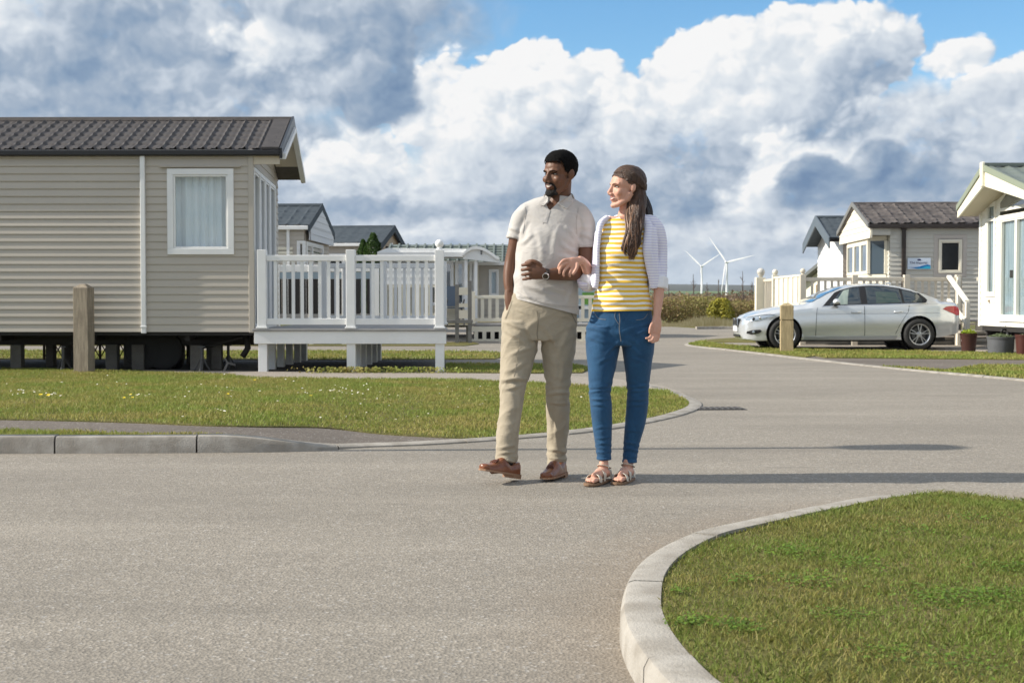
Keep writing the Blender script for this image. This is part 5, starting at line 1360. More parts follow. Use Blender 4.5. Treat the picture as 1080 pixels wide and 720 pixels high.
def hwz(x, z):
    s = sec(x); best = None
    for (h0, z0), (h1, z1) in zip(s[:-1], s[1:]):
        if z0 <= z <= z1 and z1 > z0: best = h0 + (h1 - h0) * (z - z0) / (z1 - z0)
    return best if best else s[9][0]
def skin(name, poly, m, off=0.006, par=None, far=False, sub=7):
    """panel following the near side of the body, poly of (x, z)"""
    P_ = [Vector((p[0], p[1])) for p in poly]; n_ = len(P_); arr = np.array(poly)
    xs_ = np.linspace(arr[:, 0].min(), arr[:, 0].max(), 26); zs_ = np.linspace(arr[:, 1].min(), arr[:, 1].max(), 9)
    q = np.array([(a, b) for a in xs_ for b in zs_]); q = q[inside(q, arr)]
    v, _, f, _, _, _ = delaunay_2d_cdt(P_ + [Vector(a) for a in q], [(i, (i + 1) % n_) for i in range(n_)], [], 1, 1e-4)
    mb = MB()
    for sd in ((False, True) if far else (False,)):
        mb.add([(p.x, (HW - hwz(p.x, p.y) - off) if not sd else (HW + hwz(p.x, p.y) + off), p.y) for p in v], f)
    return mb.build(name, m, par or car, smooth=True)
def zup(x): return lerp_tab(roof_t, x) - 0.055
def zlo(x): return lerp_tab(belt_t, x) + 0.022
# side glass: cut through visually with see-through dark glass backed by a dark cabin skin
gl_all = [(x, zlo(x)) for x in np.linspace(1.66, 3.80, 24)]
up = [(3.86, 1.02), (3.83, 1.06), (3.70, zup(3.62) - .0)] + [(x, zup(x)) for x in np.linspace(3.5, 1.95, 16)]
skin('window_surround', gl_all + up, M_TRIM, 0.004)
def glass(x0, x1, m, name='side_window', trim=0.022, lean0=0.0, lean1=0.0):
    lo = [(x, zlo(x) + trim) for x in np.linspace(x0, x1, 8)]
    hi = [(x, zup(x) - trim) for x in np.linspace(x1 - lean1, x0 + lean0, 8)]
    return skin(name, lo + hi, m, 0.010)
M_SG = mat('side_glass_dark', (0.022, 0.035, 0.045), 0.04, spec=0.9, coat=0.7)
M_SGL = mat('side_glass_pale', (0.20, 0.26, 0.24), 0.05, spec=0.9, coat=0.6, var=1.0, vscale=9, tint=(0.30, 0.36, 0.32), stretch=(1.6, 1, 0.05))
g1 = glass(1.80, 2.47, M_SG, lean0=0.30, lean1=0.0)
skin('side_window', [(1.90, zlo(1.90) + .024), (2.18, zlo(2.18) + .024), (2.26, zup(2.26) - .024), (2.14, zup(2.14) - .024)], M_SGL, 0.012, par=g1).name = 'seen_through_pane'
g2 = glass(2.60, 3.33, M_SG, lean1=0.03)
skin('seen_through_pane', [(2.78, zlo(2.78) + .03), (3.28, zlo(3.28) + .03), (3.22, zup(3.2) - .1), (2.80, zup(2.8) - .12)], mat('side_glass_green', (0.035, 0.06, 0.05), 0.05, spec=0.9, coat=.7), 0.012, par=g2)
skin('side_window', [(3.375, zlo(3.4) + .022), (3.74, zlo(3.74) + .028), (3.77, 1.02), (3.66, zup(3.60) - .03), (3.5, zup(3.5) - .022), (3.355, zup(3.36) - .022)], M_SG, 0.010)
skin('window_chrome', [(x, zlo(x) - 0.004) for x in np.linspace(1.64, 3.84, 20)] + [(x, zlo(x) + 0.008) for x in np.linspace(3.84, 1.64, 20)], M_CHROME, 0.008)
# windscreen and rear screen: panels over the loft
def screen(name, xa, xb, m, ins=0.09, off=0.008):
    X = np.linspace(xa, xb, 12); vs = []
    for x in X:
        zr = lerp_tab(roof_t, x); k = zr - lerp_tab(belt_t, x); hr = lerp_tab(wid_t, x) * 0.955 - 0.26 * min(1, k / 0.46)
        for t in np.linspace(-1, 1, 13):
            vs.append((x, HW + t * (hr - ins + 0.06), zr + off - 0.022 * abs(t) ** 2.5))
    f = [(i * 13 + k, i * 13 + k + 1, (i + 1) * 13 + k + 1, (i + 1) * 13 + k) for i in range(11) for k in range(12)]
    mb = MB(); mb.add(vs, f); return mb.build(name, m, car, smooth=True)
screen('windscreen', 1.45, 2.14, M_SCREEN)
screen('rear_window', 3.42, 4.0, M_SG)
# the slanted glass edge is also visible from the side below the pillar
pil = [(1.44, 0.945), (1.60, 1.055), (1.85, 1.18), (2.10, 1.275), (2.14, 1.29)]
# door seams, crease, sill, handles, mirror
def seam(pts, w_=0.009, m=None, off=0.003, name='door_seam'):
    L_ = [(x - w_ / 2, z) for x, z in pts]; R_ = [(x + w_ / 2, z) for x, z in reversed(pts)]
    return skin(name, L_ + R_, m or M_TRIM, off)
seam([(1.55, 0.86), (1.53, 0.7), (1.52, 0.45), (1.52, 0.26)])
seam([(2.53, 0.90), (2.535, 0.6), (2.54, 0.26)])
seam([(3.46, 0.92), (3.44, 0.78), (3.36, 0.66), (3.26, 0.5), (3.18, 0.32)])
skin('sill', [(1.26, 0.20), (3.27, 0.20), (3.22, 0.285), (1.30, 0.275)], mat('sill_grey', (0.36, 0.38, 0.40), 0.4, metal=.3), 0.005)
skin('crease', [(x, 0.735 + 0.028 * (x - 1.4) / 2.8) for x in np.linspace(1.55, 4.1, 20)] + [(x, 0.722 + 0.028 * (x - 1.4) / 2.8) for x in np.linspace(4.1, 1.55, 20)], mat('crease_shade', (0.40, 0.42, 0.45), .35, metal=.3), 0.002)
for hx in (2.36, 3.24):
    z = 0.765 + 0.012 * (hx - 2.3); y = HW - hwz(hx, z)
    mb = MB(); mb.tube([(hx - 0.10, y + 0.01, z), (hx - 0.08, y - 0.03, z), (hx + 0.08, y - 0.03, z + .004), (hx + 0.10, y + 0.01, z + .004)], 0.014, 8, flat=(1, 1.1)); mb.build('door_handle', M_PAINT, car, smooth=True)
for s_ in (0, 1):
    y0 = HW - hwz(1.95, 0.93) if not s_ else HW + hwz(1.95, 0.93); k = -1 if not s_ else 1
    mb = MB(); mb.ball((1.93, y0 + k * 0.13, 0.985), 0.09, 18, 12, sc=(0.85, 1.15, 0.72)); mr = mb.build('wing_mirror', M_PAINT, car, smooth=True)
    mb = MB(); mb.bar((1.94, y0 + k * 0.10, 0.93), (1.90, y0 - k * 0.01, 0.90), 0.06, 0.05); mb.box(1.86, 2.0, y0 + k * .05, y0 + k * .2, 0.915, 0.945); mb.build('mirror_foot', M_TRIM, mr, bevel=.01)
# lamps, grille and bumper detail
def nosepanel(name, pts3, m, par=None, thick=0.02):
    """patch wrapped on the nose corner: pts are (x, z) on the near side surface"""
    return skin(name, pts3, m, 0.008, par)
skin('headlamp', [(0.10, 0.60), (0.20, 0.575), (0.36, 0.60), (0.56, 0.665), (0.68, 0.71), (0.55, 0.725), (0.36, 0.70), (0.18, 0.665), (0.10, 0.64)], M_HEAD, 0.010)
for cx_, cz in ((0.24, 0.625), (0.37, 0.65)):
    mb = MB(); mb.ball((cx_, HW - hwz(cx_, cz) - .006, cz), 0.034, 14, 8, sc=(1, .5, 1)); mb.build('lamp_lens', M_TRIM if cx_ < .3 else M_CHROME, car, smooth=True)
skin('headlamp_edge', [(0.10, 0.662), (0.36, 0.706), (0.56, 0.732), (0.70, 0.717), (0.56, 0.722), (0.36, 0.694), (0.10, 0.652)], M_TRIM, 0.013)
for k, (ya, yb2) in enumerate(((0.60, 0.84), (0.95, 1.19))):
    mb = MB(); prof = []
    poly = [(ya, 0.50), (ya + .03, 0.46), (yb2 - .03, 0.46), (yb2, 0.50), (yb2 - .01, 0.60), (yb2 - .05, 0.63), (ya + .05, 0.63), (ya + .01, 0.60)]
    mb.prism(poly, 'x', -0.022, 0.05); gr = mb.build('grille', M_TRIM, car, bevel=.006)
    mb = MB(); mb.tube([(-0.024, p[0], p[1]) for p in poly + [poly[0]]], 0.008, 6, cap=False); mb.build('grille_rim', M_CHROME, gr)
skin('fog_lamp_grille', [(0.10, 0.33), (0.20, 0.305), (0.34, 0.33), (0.40, 0.375), (0.37, 0.41), (0.22, 0.40), (0.11, 0.37)], M_TRIM, 0.006)
mb = MB(); mb.ball((0.24, HW - hwz(.24, .36) - .003, 0.36), 0.035, 12, 8, sc=(1, .4, .8)); mb.build('fog_lamp', M_HEAD, car, smooth=True)
mb = MB(); mb.box(-0.004, 0.05, 0.50, 1.30, 0.245, 0.30); mb.build('lower_intake', M_TRIM, car, bevel=.01)
mb = MB(); mb.box(-0.030, -0.010, HW - .26, HW + .26, 0.365, 0.475); mb.build('number_plate', M_WHITE, car)
skin('tail_lamp', [(4.17, 0.835), (4.24, 0.885), (4.40, 0.90), (4.52, 0.885), (4.565, 0.80), (4.56, 0.715), (4.50, 0.70), (4.34, 0.765)], M_TAIL, 0.010)
mb = MB(); mb.box(4.585, 4.63, 0.30, 1.50, 0.40, 0.52); mb.build('rear_bumper_insert', M_TRIM, car)
# wheels
def wheel(X, near, first=None):
    y = 0.045 if near else HW * 2 - 0.045; s = -1 if near else 1
    mb = MB(); r = WRAD
    prof = [(0.215, -0.09), (0.235, -0.105), (0.29, -0.10), (0.308, -0.085), (r, -0.06), (r, 0.06), (0.308, 0.085), (0.29, 0.10), (0.235, 0.105), (0.215, 0.09)]
    mb.lathe(prof, 40, (0, 0, 0), axis='y', cap=False); ty = mb.build('tyre', M_RUBBER, None, smooth=True, auto=50)
    w_ = MB(); w_.lathe([(0.20, -0.07), (0.222, -0.075), (0.226, -0.085), (0.218, -0.095), (0.205, -0.085), (0.20, 0.05)], 40, axis='y', cap=False)
    rim = w_.build('rim', M_ALLOY, None, smooth=True, auto=50)
    w_ = MB(); w_.lathe([(0.001, -0.09), (0.03, -0.09), (0.038, -0.08), (0.055, -0.07), (0.055, 0.02)], 20, axis='y')
    for k in range(5):
        a = k * 2 * math.pi / 5 + 0.3
        for q in (-0.19, 0.19):
            b = a + q
            w_.bar((math.cos(a + q * .4) * 0.035, -0.078, math.sin(a + q * .4) * 0.035), (math.cos(b) * 0.212, -0.078, math.sin(b) * 0.212), 0.014, 0.022, up=(0, 1, 0))
    sp = w_.build('spokes', M_ALLOY, None)
    w_ = MB(); w_.lathe([(0.14, -0.01), (0.14, 0.0)], 24, axis='y'); dsk = w_.build('brake_disc', mat('brake_steel', (0.10, 0.10, 0.10), .4, metal=.8), None)
    w_ = MB(); w_.lathe([(0.205, 0.02), (0.205, 0.03)], 24, axis='y'); bk = w_.build('wheel_back', M_TRIM, None)
    t = ty; t.parent = car; t.name = 'wheel'
    t.location = (X, y, WRAD); 
    if not near: t.rotation_euler = (0, 0, math.pi)
    for c in (rim, sp, dsk, bk): c.parent = t
car.scale = (0.985, 1, 1)
for X in (WF, WR):
    wheel(X, True); wheel(X, False)
mb = MB(); mb.box(0.5, 4.3, 0.30, HW * 2 - .30, 0.16, 0.24); mb.build('underside', M_TRIM, car)
mb = MB(); mb.prism([(3.15, 1.38), (3.32, 1.345), (3.30, 1.405)], 'y', HW - .012, HW + .012); mb.build('roof_aerial', M_PAINT, car)
# ================================================================== TURBINES, HILLS, SCRUB
M_TURB = mat('turbine_white', (0.80, 0.80, 0.80), 0.5)
def turbine(px, d, hub_py, angs, blade, lab, hs=1.0):
    t = thing('wind_turbine', lab, 'wind turbine', (PX(px, d), d, 0), R(-32), 'wind turbines on the plain')
    zh = PZ(hub_py, d)
    mb = MB(); mb.lathe([(2.3 * hs, -3), (1.9 * hs, zh * .5), (1.3 * hs, zh - 1.2)], 20); mb.build('tower', M_TURB, t, smooth=True, auto=40)
    mb = MB(); mb.ball((0, 1.5, zh), 2.4 * hs, 14, 8, sc=(.9, 2.2, .85)); na = mb.build('nacelle', M_TURB, t, smooth=True)
    mb = MB(); mb.ball((0, -4.2, zh), 1.9 * hs, 14, 8, sc=(1, 1, 1)); mb.build('rotor_hub', M_TURB, t, smooth=True)
    for a in angs:
        a = R(a); dirv = Vector((math.sin(a), 0, math.cos(a))); side = Vector((math.cos(a), 0, -math.sin(a)))
        mb = MB(); st_ = [(0.0, 1.2), (0.08, 1.3), (0.2, 2.3), (0.5, 1.55), (0.85, 0.85), (1.0, 0.25)]
        vs = []
        for q, wd in st_:
            c = Vector((0, -4.2, zh)) + dirv * blade * q; wd *= hs * 1.25
            th = max(.12, wd * .22)
            vs += [c - side * wd * .35 + Vector((0, -th * .3, 0)), c + Vector((0, -th, 0)), c + side * wd * .65, c + Vector((0, th, 0))]
        fs = [(4 * i + k, 4 * i + (k + 1) % 4, 4 * i + 4 + (k + 1) % 4, 4 * i + 4 + k) for i in range(len(st_) - 1) for k in range(4)]
        fs += [(0, 1, 2, 3), tuple(4 * (len(st_) - 1) + k for k in (3, 2, 1, 0))]
        mb.add(vs, fs); mb.build('blade', M_TURB, t, smooth=True, auto=50)
d1_ = 2150.0
turbine(766.5, d1_, 276.5, (-36, 78, 189), 33 / 1390 * d1_, 'larger white wind turbine on the right of the pair', 1.0)
d2_ = 2850.0
turbine(740, d2_, 281, (-47, 59, 176), 25.5 / 1390 * d2_, 'smaller white wind turbine on the left of the pair', 1.1)

m = bpy.data.materials.new('hill_fields'); m.use_nodes = True
nt = m.node_tree; b = nt.nodes['Principled BSDF']; h = NB(nt)
co = h.n('ShaderNodeTexCoord').outputs['Object']
vo = h.n('ShaderNodeTexVoronoi'); nt.links.new(h.vmath('MULTIPLY', co, (0.0035, 0.0016, 0)), vo.inputs['Vector']); vo.inputs['Scale'].default_value = 1.0
sc_ = h.n('ShaderNodeSeparateColor'); nt.links.new(vo.outputs['Color'], sc_.inputs[0])
fcol = h.ramp(sc_.outputs[0], [(0.0, (0.06, 0.11, 0.035)), (0.35, (0.11, 0.18, 0.05)), (0.6, (0.075, 0.10, 0.04)), (0.85, (0.14, 0.13, 0.07))], 'CONSTANT')
sx3 = h.n('ShaderNodeSeparateXYZ'); nt.links.new(co, sx3.inputs[0])
wood = h.smooth(h.math('ADD', sx3.outputs[2], h.math('MULTIPLY', h.noise(h.vmath('MULTIPLY', co, (.004, .004, .02)), 1.0, 4), 26)), 38, 46)
nt.links.new(h.mix(wood, fcol, (0.030, 0.040, 0.032)), b.inputs['Base Color']); b.inputs['Roughness'].default_value = 1.0; b.inputs['Specular IOR Level'].default_value = 0
M_HILL = m
rows = [(1250, -2), (1500, 1), (1900, 6), (2400, 11), (3000, 17), (3600, 27), (4300, 46), (5000, 63), (5600, 66), (6200, 40)]
cols = 90; vs = []
for (d, z) in rows:
    for i in range(cols + 1):
        x = (-1.15 + 2.3 * i / cols) * 6200 * 0.9
        u = x / 6200
        bump = 0.10 * math.sin(u * 9 + 1) + 0.06 * math.sin(u * 23) + 0.13 * noise.noise((x / 900, d / 2500, 0))
        fall = 1 - 0.30 * ss((u * 1.0 - 0.20) / 0.10)
        vs.append((x, d, z * (0.94 + bump) * fall if z > 0 else z))
fs = [(j * (cols + 1) + i, j * (cols + 1) + i + 1, (j + 1) * (cols + 1) + i + 1, (j + 1) * (cols + 1) + i) for j in range(len(rows) - 1) for i in range(cols)]
mb = MB(); mb.add(vs, fs); tag(mb.build('hills', M_HILL, smooth=True), kind='structure')

M_SCRUB = blade_material('scrub_leaf', [(0.10, (0.20, 0.12, 0.08)), (0.38, (0.26, 0.175, 0.09)), (0.58, (0.28, 0.225, 0.09)), (0.78, (0.26, 0.25, 0.08)), (0.95, (0.36, 0.33, 0.11))], 0.35)
M_SCRUBB = blade_material('scrub_twigs', [(0.1, (0.15, 0.10, 0.075)), (0.5, (0.21, 0.145, 0.10)), (0.9, (0.22, 0.20, 0.10))], 0.12)
M_GORSE = blade_material('gorse_bloom', [(0.1, (0.20, 0.20, 0.04)), (0.5, (0.30, 0.28, 0.04)), (0.9, (0.42, 0.36, 0.05))], 2)
M_STRAW = blade_material('dry_grass_stalks', [(0.1, (0.40, 0.32, 0.17)), (0.5, (0.55, 0.46, 0.26)), (0.9, (0.68, 0.60, 0.38))], 1.2)
def scrub(name, x0, x1, y0, y1, hfun, n, size, m, seed, base=0.0):
    def fn(rg, k):
        x = rg.uniform(x0, x1, k); y = rg.uniform(y0, y1, k); z = np.empty(k)
        for i in range(k):
            hh = hfun(x[i], y[i]); z[i] = base + hh * (rg.random() ** 0.6)
        return np.stack([x, y, z], 1), np.tile([0, -0.6, 0.4], (k, 1))
    V, Fc, rn = leaf_cloud(n, fn, size, seed)
    o = fast_mesh(name, V, Fc, m, {'rnd': rn}); return tag(o, kind='stuff')
def hs1(x, y): return 1.02 + 0.38 * noise.noise((x * .45, y * .3, 1)) + 0.22 * noise.noise((x * 1.4, y, 4))
def hs2(x, y): return 1.45 + 0.55 * noise.noise((x * .12, y * .1, 9)) + 0.3 * noise.noise((x * .8, y * .5, 2))
scrub('scrub', -6, 16, 57.5, 63, hs1, 60000, 0.11, M_SCRUB, 11)
scrub('scrub', -14, 30, 84, 110, hs2, 40000, 0.19, M_SCRUBB, 12)
def fn_g(rg, k):
    a = rg.uniform(0, 6.28, k); q = rg.uniform(0, 1, k) ** .5; z = rg.uniform(0, 1, k)
    r = 0.72 * np.sqrt(np.clip(1 - (z - .3) ** 2 / .55, 0.05, 1)) * (0.8 + .2 * np.sin(a * 4))
    return np.stack([r * q * np.cos(a), r * q * np.sin(a), z * 1.12], 1), np.stack([np.cos(a), np.sin(a), np.ones(k) * .3], 1)
V, Fc, rn = leaf_cloud(2600, fn_g, 0.12, 9)
o = fast_mesh('gorse_bush', V, Fc, M_GORSE, {'rnd': rn}); o.location = (PX(760, 57), 57.0, 0); tag(o, 'round yellow gorse bush in front of the larger wind turbine', 'bush')
# straw coloured long grass in front of the scrub
rg = np.random.default_rng(5); n = 9000
x = rg.uniform(-4, 15, n); y = rg.uniform(52.5, 57.5, n); hgt = rg.uniform(.12, .5, n) * (0.7 + .5 * np.sin(x * 2.1) * np.sin(x * .7)); wd = rg.uniform(.015, .035, n); ln = rg.normal(0, .08, n)
V = np.stack([np.stack([x - wd, y, x * 0], 1), np.stack([x + wd, y, x * 0], 1), np.stack([x + ln, y, np.clip(hgt, .08, 1)], 1)], 1).reshape(-1, 3)
tag(fast_mesh('dry_grass', V, np.arange(3 * n).reshape(n, 3), M_STRAW, {'rnd': np.repeat(rg.uniform(0, 1, n), 3)}), kind='stuff')
# bare saplings
M_TWIG = mat('bare_twig', (0.12, 0.09, 0.075), .9)
def sapling(px, d, py, seed, lab):
    rr = random.Random(seed); t = thing('bare_sapling', lab, 'tree', (PX(px, d), d, 0), 0, 'bare saplings above the scrub'); H = PZ(py, d)
    mb = MB(); mb.tube([(0, 0, 0), (0.03, 0, H * .5), (0, 0, H)], [0.035, .025, .01], 6); mb.build('trunk', M_TWIG, t)
    mb = MB()
    for k in range(16):
        z = H * rr.uniform(.3, .95); a = rr.uniform(0, 6.28); L = rr.uniform(.15, .42) * (1.15 - z / H)
        mb.tube([(0, 0, z), (math.cos(a) * L, math.sin(a) * L, z + L * 1.3)], [.012, .006], 4)
    mb.build('branches', M_TWIG, t)
for i, (px, d, py, lab) in enumerate([(731, 62, 289, 'bare sapling left of the smaller wind turbine'), (745.5, 64, 298, 'short bare sapling just right of the smaller wind turbine'), (757.5, 63, 294.5, 'bare sapling between the two wind turbines'), (783, 62, 286, 'bare sapling halfway between the larger wind turbine and the gate post'), (793, 66, 297, 'thin bare sapling beside the gate post'), (705, 64, 301, 'bare sapling just right of the woman')]):
    sapling(px, d, py, i, lab)

# ================================================================== GRASS BLADES AND FLOWERS
def blades(name, poly, zf, dens, h0, h1, w0, m, seed, lean=0.6, ymax=99):
    arr = np.array(poly); rg = np.random.default_rng(seed)
    x0, x1 = arr[:, 0].min(), arr[:, 0].max(); y0, y1 = max(arr[:, 1].min(), 2.8), min(arr[:, 1].max(), ymax)
    x0 = max(x0, -0.52 * y1 - .9); x1 = min(x1, .52 * y1 + .9)
    n = int((x1 - x0) * (y1 - y0) * dens)
    q = np.stack([rg.uniform(x0, x1, n), rg.uniform(y0, y1, n)], 1)
    q = q[np.abs(q[:, 0]) < 0.50 * q[:, 1] + .8]; q = q[inside(q, arr)]; n = len(q)
    # clumpy: thin out and shorten by smooth noise
    cl = np.sin(q[:, 0] * 5.1 + 2 * np.sin(q[:, 1] * 3.7)) * np.sin(q[:, 1] * 6.3 + 2 * np.sin(q[:, 0] * 2.9))
    hh = rg.uniform(h0, h1, n) * (0.85 + .25 * cl)
    a = rg.uniform(0, 2 * np.pi, n); L = rg.uniform(.1, lean, n) * hh; b = rg.uniform(0, 2 * np.pi, n)
    z = np.array([zf(p[0], p[1]) for p in q])
    w_ = w0 * rg.uniform(.6, 1.3, n)
    base = np.stack([q[:, 0], q[:, 1], z - .002], 1); side = np.stack([np.cos(b), np.sin(b), b * 0], 1) * w_[:, None]
    tip = base + np.stack([np.cos(a) * L, np.sin(a) * L, hh], 1)
    mid = base + np.stack([np.cos(a) * L * .35, np.sin(a) * L * .35, hh * .6], 1)
    V = np.stack([base - side, base + side, mid + side * .7, tip, mid - side * .7], 1).reshape(-1, 3)
    Fc = np.arange(5 * n).reshape(n, 5)
    return tag(fast_mesh(name, V, Fc, m, {'rnd': np.repeat(rg.uniform(0, 1, n), 5)}), kind='stuff')
blades('grass', lawn_r_poly, z_right, 12000, .010, .030, .0017, M_BLADE_R, 1, lean=1.3, ymax=7.2)
blades('grass', lawn_poly, lambda x, y: z_left(x, y) + .003, 2300, .018, .042, .0040, M_BLADE_L, 2, lean=1.1)
blades('grass', strip_poly, z_left, 4500, .015, .04, .003, M_BLADE_L, 3, lean=1.1)
for o in [o for o in C.objects if o.name.startswith('verge_strip')]:
    vs_ = [v.co for v in o.data.vertices]; ys = [v.y for v in vs_]
    if min(ys) < 11: continue
polys_far = [
 (gp([(470, 384.3), (560, 384.6), (612, 385.5), (622, 389.5), (614, 393.5), (560, 394), (471, 393.2)]), .015, 900),
 (gp([(-20, 370), (300, 370.3), (480, 370.8), (528, 372), (534, 375.5), (522, 379), (380, 380), (-20, 378.5)]), .015, 350),
 (kib[:26] + gp([(850, 377.5), (860, 376.2), (830, 370.5), (800, 366.5), (775, 365.0), (742, 361.5)]), .022, 700),
 (kib[38:] + gp([(1300, 388), (1100, 386.6), (1035, 386.2), (1000, 391.2)]), .022, 900),
 (gp([(800, 367.4), (836, 370.8), (870, 377.7), (960, 378.5), (1080, 379.8), (1300, 382), (1300, 376), (1080, 373.4), (1012, 371.8), (900, 370.2), (840, 369)]), .016, 900)]
for i, (pl, zz, dn) in enumerate(polys_far):
    blades('grass', pl, z_flat(zz), dn, .02, .05, .009, M_BLADE_L, 20 + i, lean=1.0)
# clover clumps in the near lawn
M_CLOV = blade_material('clover_leaf', [(0.1, (0.10, 0.18, 0.025)), (0.5, (0.15, 0.25, 0.035)), (0.95, (0.22, 0.32, 0.05))], 3)
rg = np.random.default_rng(77); pts_ = []
for (px, py, r, n) in [(835, 582, .16, 260), (850, 613, .16, 300), (1000, 632, .26, 620), (1050, 628, .2, 300), (780, 662, .11, 240), (727, 658, .08, 160), (905, 594, .15, 170), (1030, 547, .2, 160), (782, 612, .08, 90), (890, 650, .12, 160), (1060, 600, .15, 200), (960, 560, .22, 150), (930, 690, .12, 120), (716, 625, .05, 60), (1010, 700, .2, 160)]:
    c = G(px, py, .1); k = n
    pts_.append(np.stack([c.x + rg.normal(0, r * .38, k), c.y + rg.normal(0, r * .38, k), .100 + rg.uniform(.004, .022, k)], 1))
pts_ = np.concatenate(pts_)
def fn_c(rg_, k): return pts_[:k], np.tile([0, 0, 1.6], (k, 1))
V, Fc, rn = leaf_cloud(len(pts_), fn_c, 0.012, 5, 1.5)
tag(fast_mesh('clover', V, Fc, M_CLOV, {'rnd': rn}), kind='stuff')
# fallen straw and thatch bits on the near lawn
# daisies and dandelions in the left verge
M_DAISY = mat('daisy_white', (0.85, 0.85, 0.82), .6); M_YEL = mat('dandelion_yellow', (0.75, 0.55, 0.02), .6)
def flowers(name, spots, m, r, seed, mc=None):
    rr = random.Random(seed); mb = MB()
    for (px, py, sx_, sy_, n) in spots:
        for k in range(n):
            g_ = G(px + rr.gauss(0, sx_), py + rr.gauss(0, sy_), .04)
            if not inside(np.array([[g_.x, g_.y]]), np.array(lawn_poly))[0] and not inside(np.array([[g_.x, g_.y]]), np.array(strip_poly))[0]: continue
            z = z_left(g_.x, g_.y) + rr.uniform(.035, .05); tl = rr.uniform(-.5, .1); q = r * rr.uniform(.7, 1.15)
            ring = [(g_.x + math.cos(a) * q, g_.y + math.sin(a) * q * math.cos(tl), z - math.sin(a) * q * math.sin(tl) + .6 * q * abs(math.cos(tl))) for a in [i * math.pi / 4 for i in range(8)]]
            mb.add(ring + [(g_.x, g_.y, z + .3 * q)], [(i, (i + 1) % 8, 8) for i in range(8)])
            if mc is not None: mb.ball((g_.x, g_.y - .001, z + .35 * q), q * .36, 6, 4, mi=1)
    o = mb.build(name, [m, mc] if mc is not None else m, recalc=False); return tag(o, kind='stuff')
flowers('daisies', [(360, 418, 9, 2.4, 24), (325, 418, 14, 3, 5), (395, 422, 16, 5, 12), (30, 423, 12, 1.6, 10), (56, 425, 5, 1.5, 9), (66, 405, 3, 1, 3), (145, 426, 4, 1.2, 6), (60, 458, 30, 1.5, 16), (30, 456.5, 26, 1.5, 14), (230, 447, 6, 1.5, 4), (265, 403, 20, 3, 6), (440, 410, 60, 6, 14), (250, 428, 120, 12, 26), (120, 412, 100, 9, 18), (520, 420, 40, 8, 8), (420, 440, 60, 8, 10), (560, 430, 40, 8, 7), (175, 456, 14, 1.2, 5)], M_DAISY, .0085, 1, M_YEL)
flowers('dandelions', [(44, 427, 3, .6, 3), (130, 431, 4, 1, 2), (135, 427, 3, .8, 2), (326, 426, 2, 1, 1), (175, 396.5, 3, .5, 1), (205, 415, 40, 8, 3)], M_YEL, .016, 2)
# weeds along the deck legs
rg = np.random.default_rng(8); k = 900
xs_ = np.concatenate([rg.normal(PX(372, 18.5), .35, 500), rg.normal(PX(440, 18.5), .3, 300), rg.uniform(PX(345, 18.5), PX(470, 18.5), 100)])
pw_ = np.stack([xs_, rg.normal(18.45, .06, k), rg.uniform(.0, .085, k) ** 1.0], 1)
def fn_w(rg_, k_): return pw_[:k_], np.tile([0, -.3, .8], (k_, 1))
V, Fc, rn = leaf_cloud(k, fn_w, .045, 6); tag(fast_mesh('weeds', V, Fc, M_BLADE_L, {'rnd': rn}), kind='stuff')

# ------------------------------------------------------------------ street lamp standing just outside the frame: its shadow crosses the road
lp = thing('street_lamp', 'grey street lamp on the left verge whose shadow crosses the road behind the couple', 'street lamp', (-4.55, 8.66, 0.0))
mb = MB(); mb.lathe([(0.07, 0), (0.07, .7), (0.045, .75), (0.038, 4.25)], 14); mb.build('column', M_STEEL, lp, smooth=True, auto=40)
mb = MB(); mb.lathe([(0.06, 4.25), (0.14, 4.32), (0.20, 4.62), (0.17, 4.70), (0.03, 4.78)], 18); mb.build('lantern', M_STEEL, lp, smooth=True, auto=40)

# ------------------------------------------------------------------ haze
if USE_HAZE:
    mz = bpy.data.materials.new('haze'); mz.use_nodes = True
    for nn in list(mz.node_tree.nodes):
        if nn.type != 'OUTPUT_MATERIAL': mz.node_tree.nodes.remove(nn)
    hv = mz.node_tree.nodes.new('ShaderNodeVolumePrincipled'); hv.inputs['Density'].default_value = HAZE_D; hv.inputs['Color'].default_value = (0.86, 0.89, 0.95, 1)
    mz.node_tree.links.new(hv.outputs[0], [nn for nn in mz.node_tree.nodes if nn.type == 'OUTPUT_MATERIAL'][0].inputs['Volume'])
    mb = MB(); mb.box(-6500, 6500, -50, 6700, -4, 125); tag(mb.build('haze', mz), kind='stuff')

# gully grate beside the kerb
gg = G(757, 430.8); gt = thing('drain_grate', 'dark iron drain grate in the road beside the tip of the lawn kerb', 'drain', (gg.x, gg.y, 0.0), R(4))
mb = MB(); mb.box(-0.24, 0.24, -0.17, 0.17, -0.004, 0.004); mb.build('frame', mat('cast_iron', (0.03, 0.028, 0.026), .7, var=.5, vscale=20), gt)
mb = MB()
for k in range(8): mb.box(-0.20 + k * .055, -0.175 + k * .055, -0.13, 0.13, 0.005, 0.010)
mb.build('grille', mat('worn_iron', (0.09, 0.08, 0.07), .5), gt)
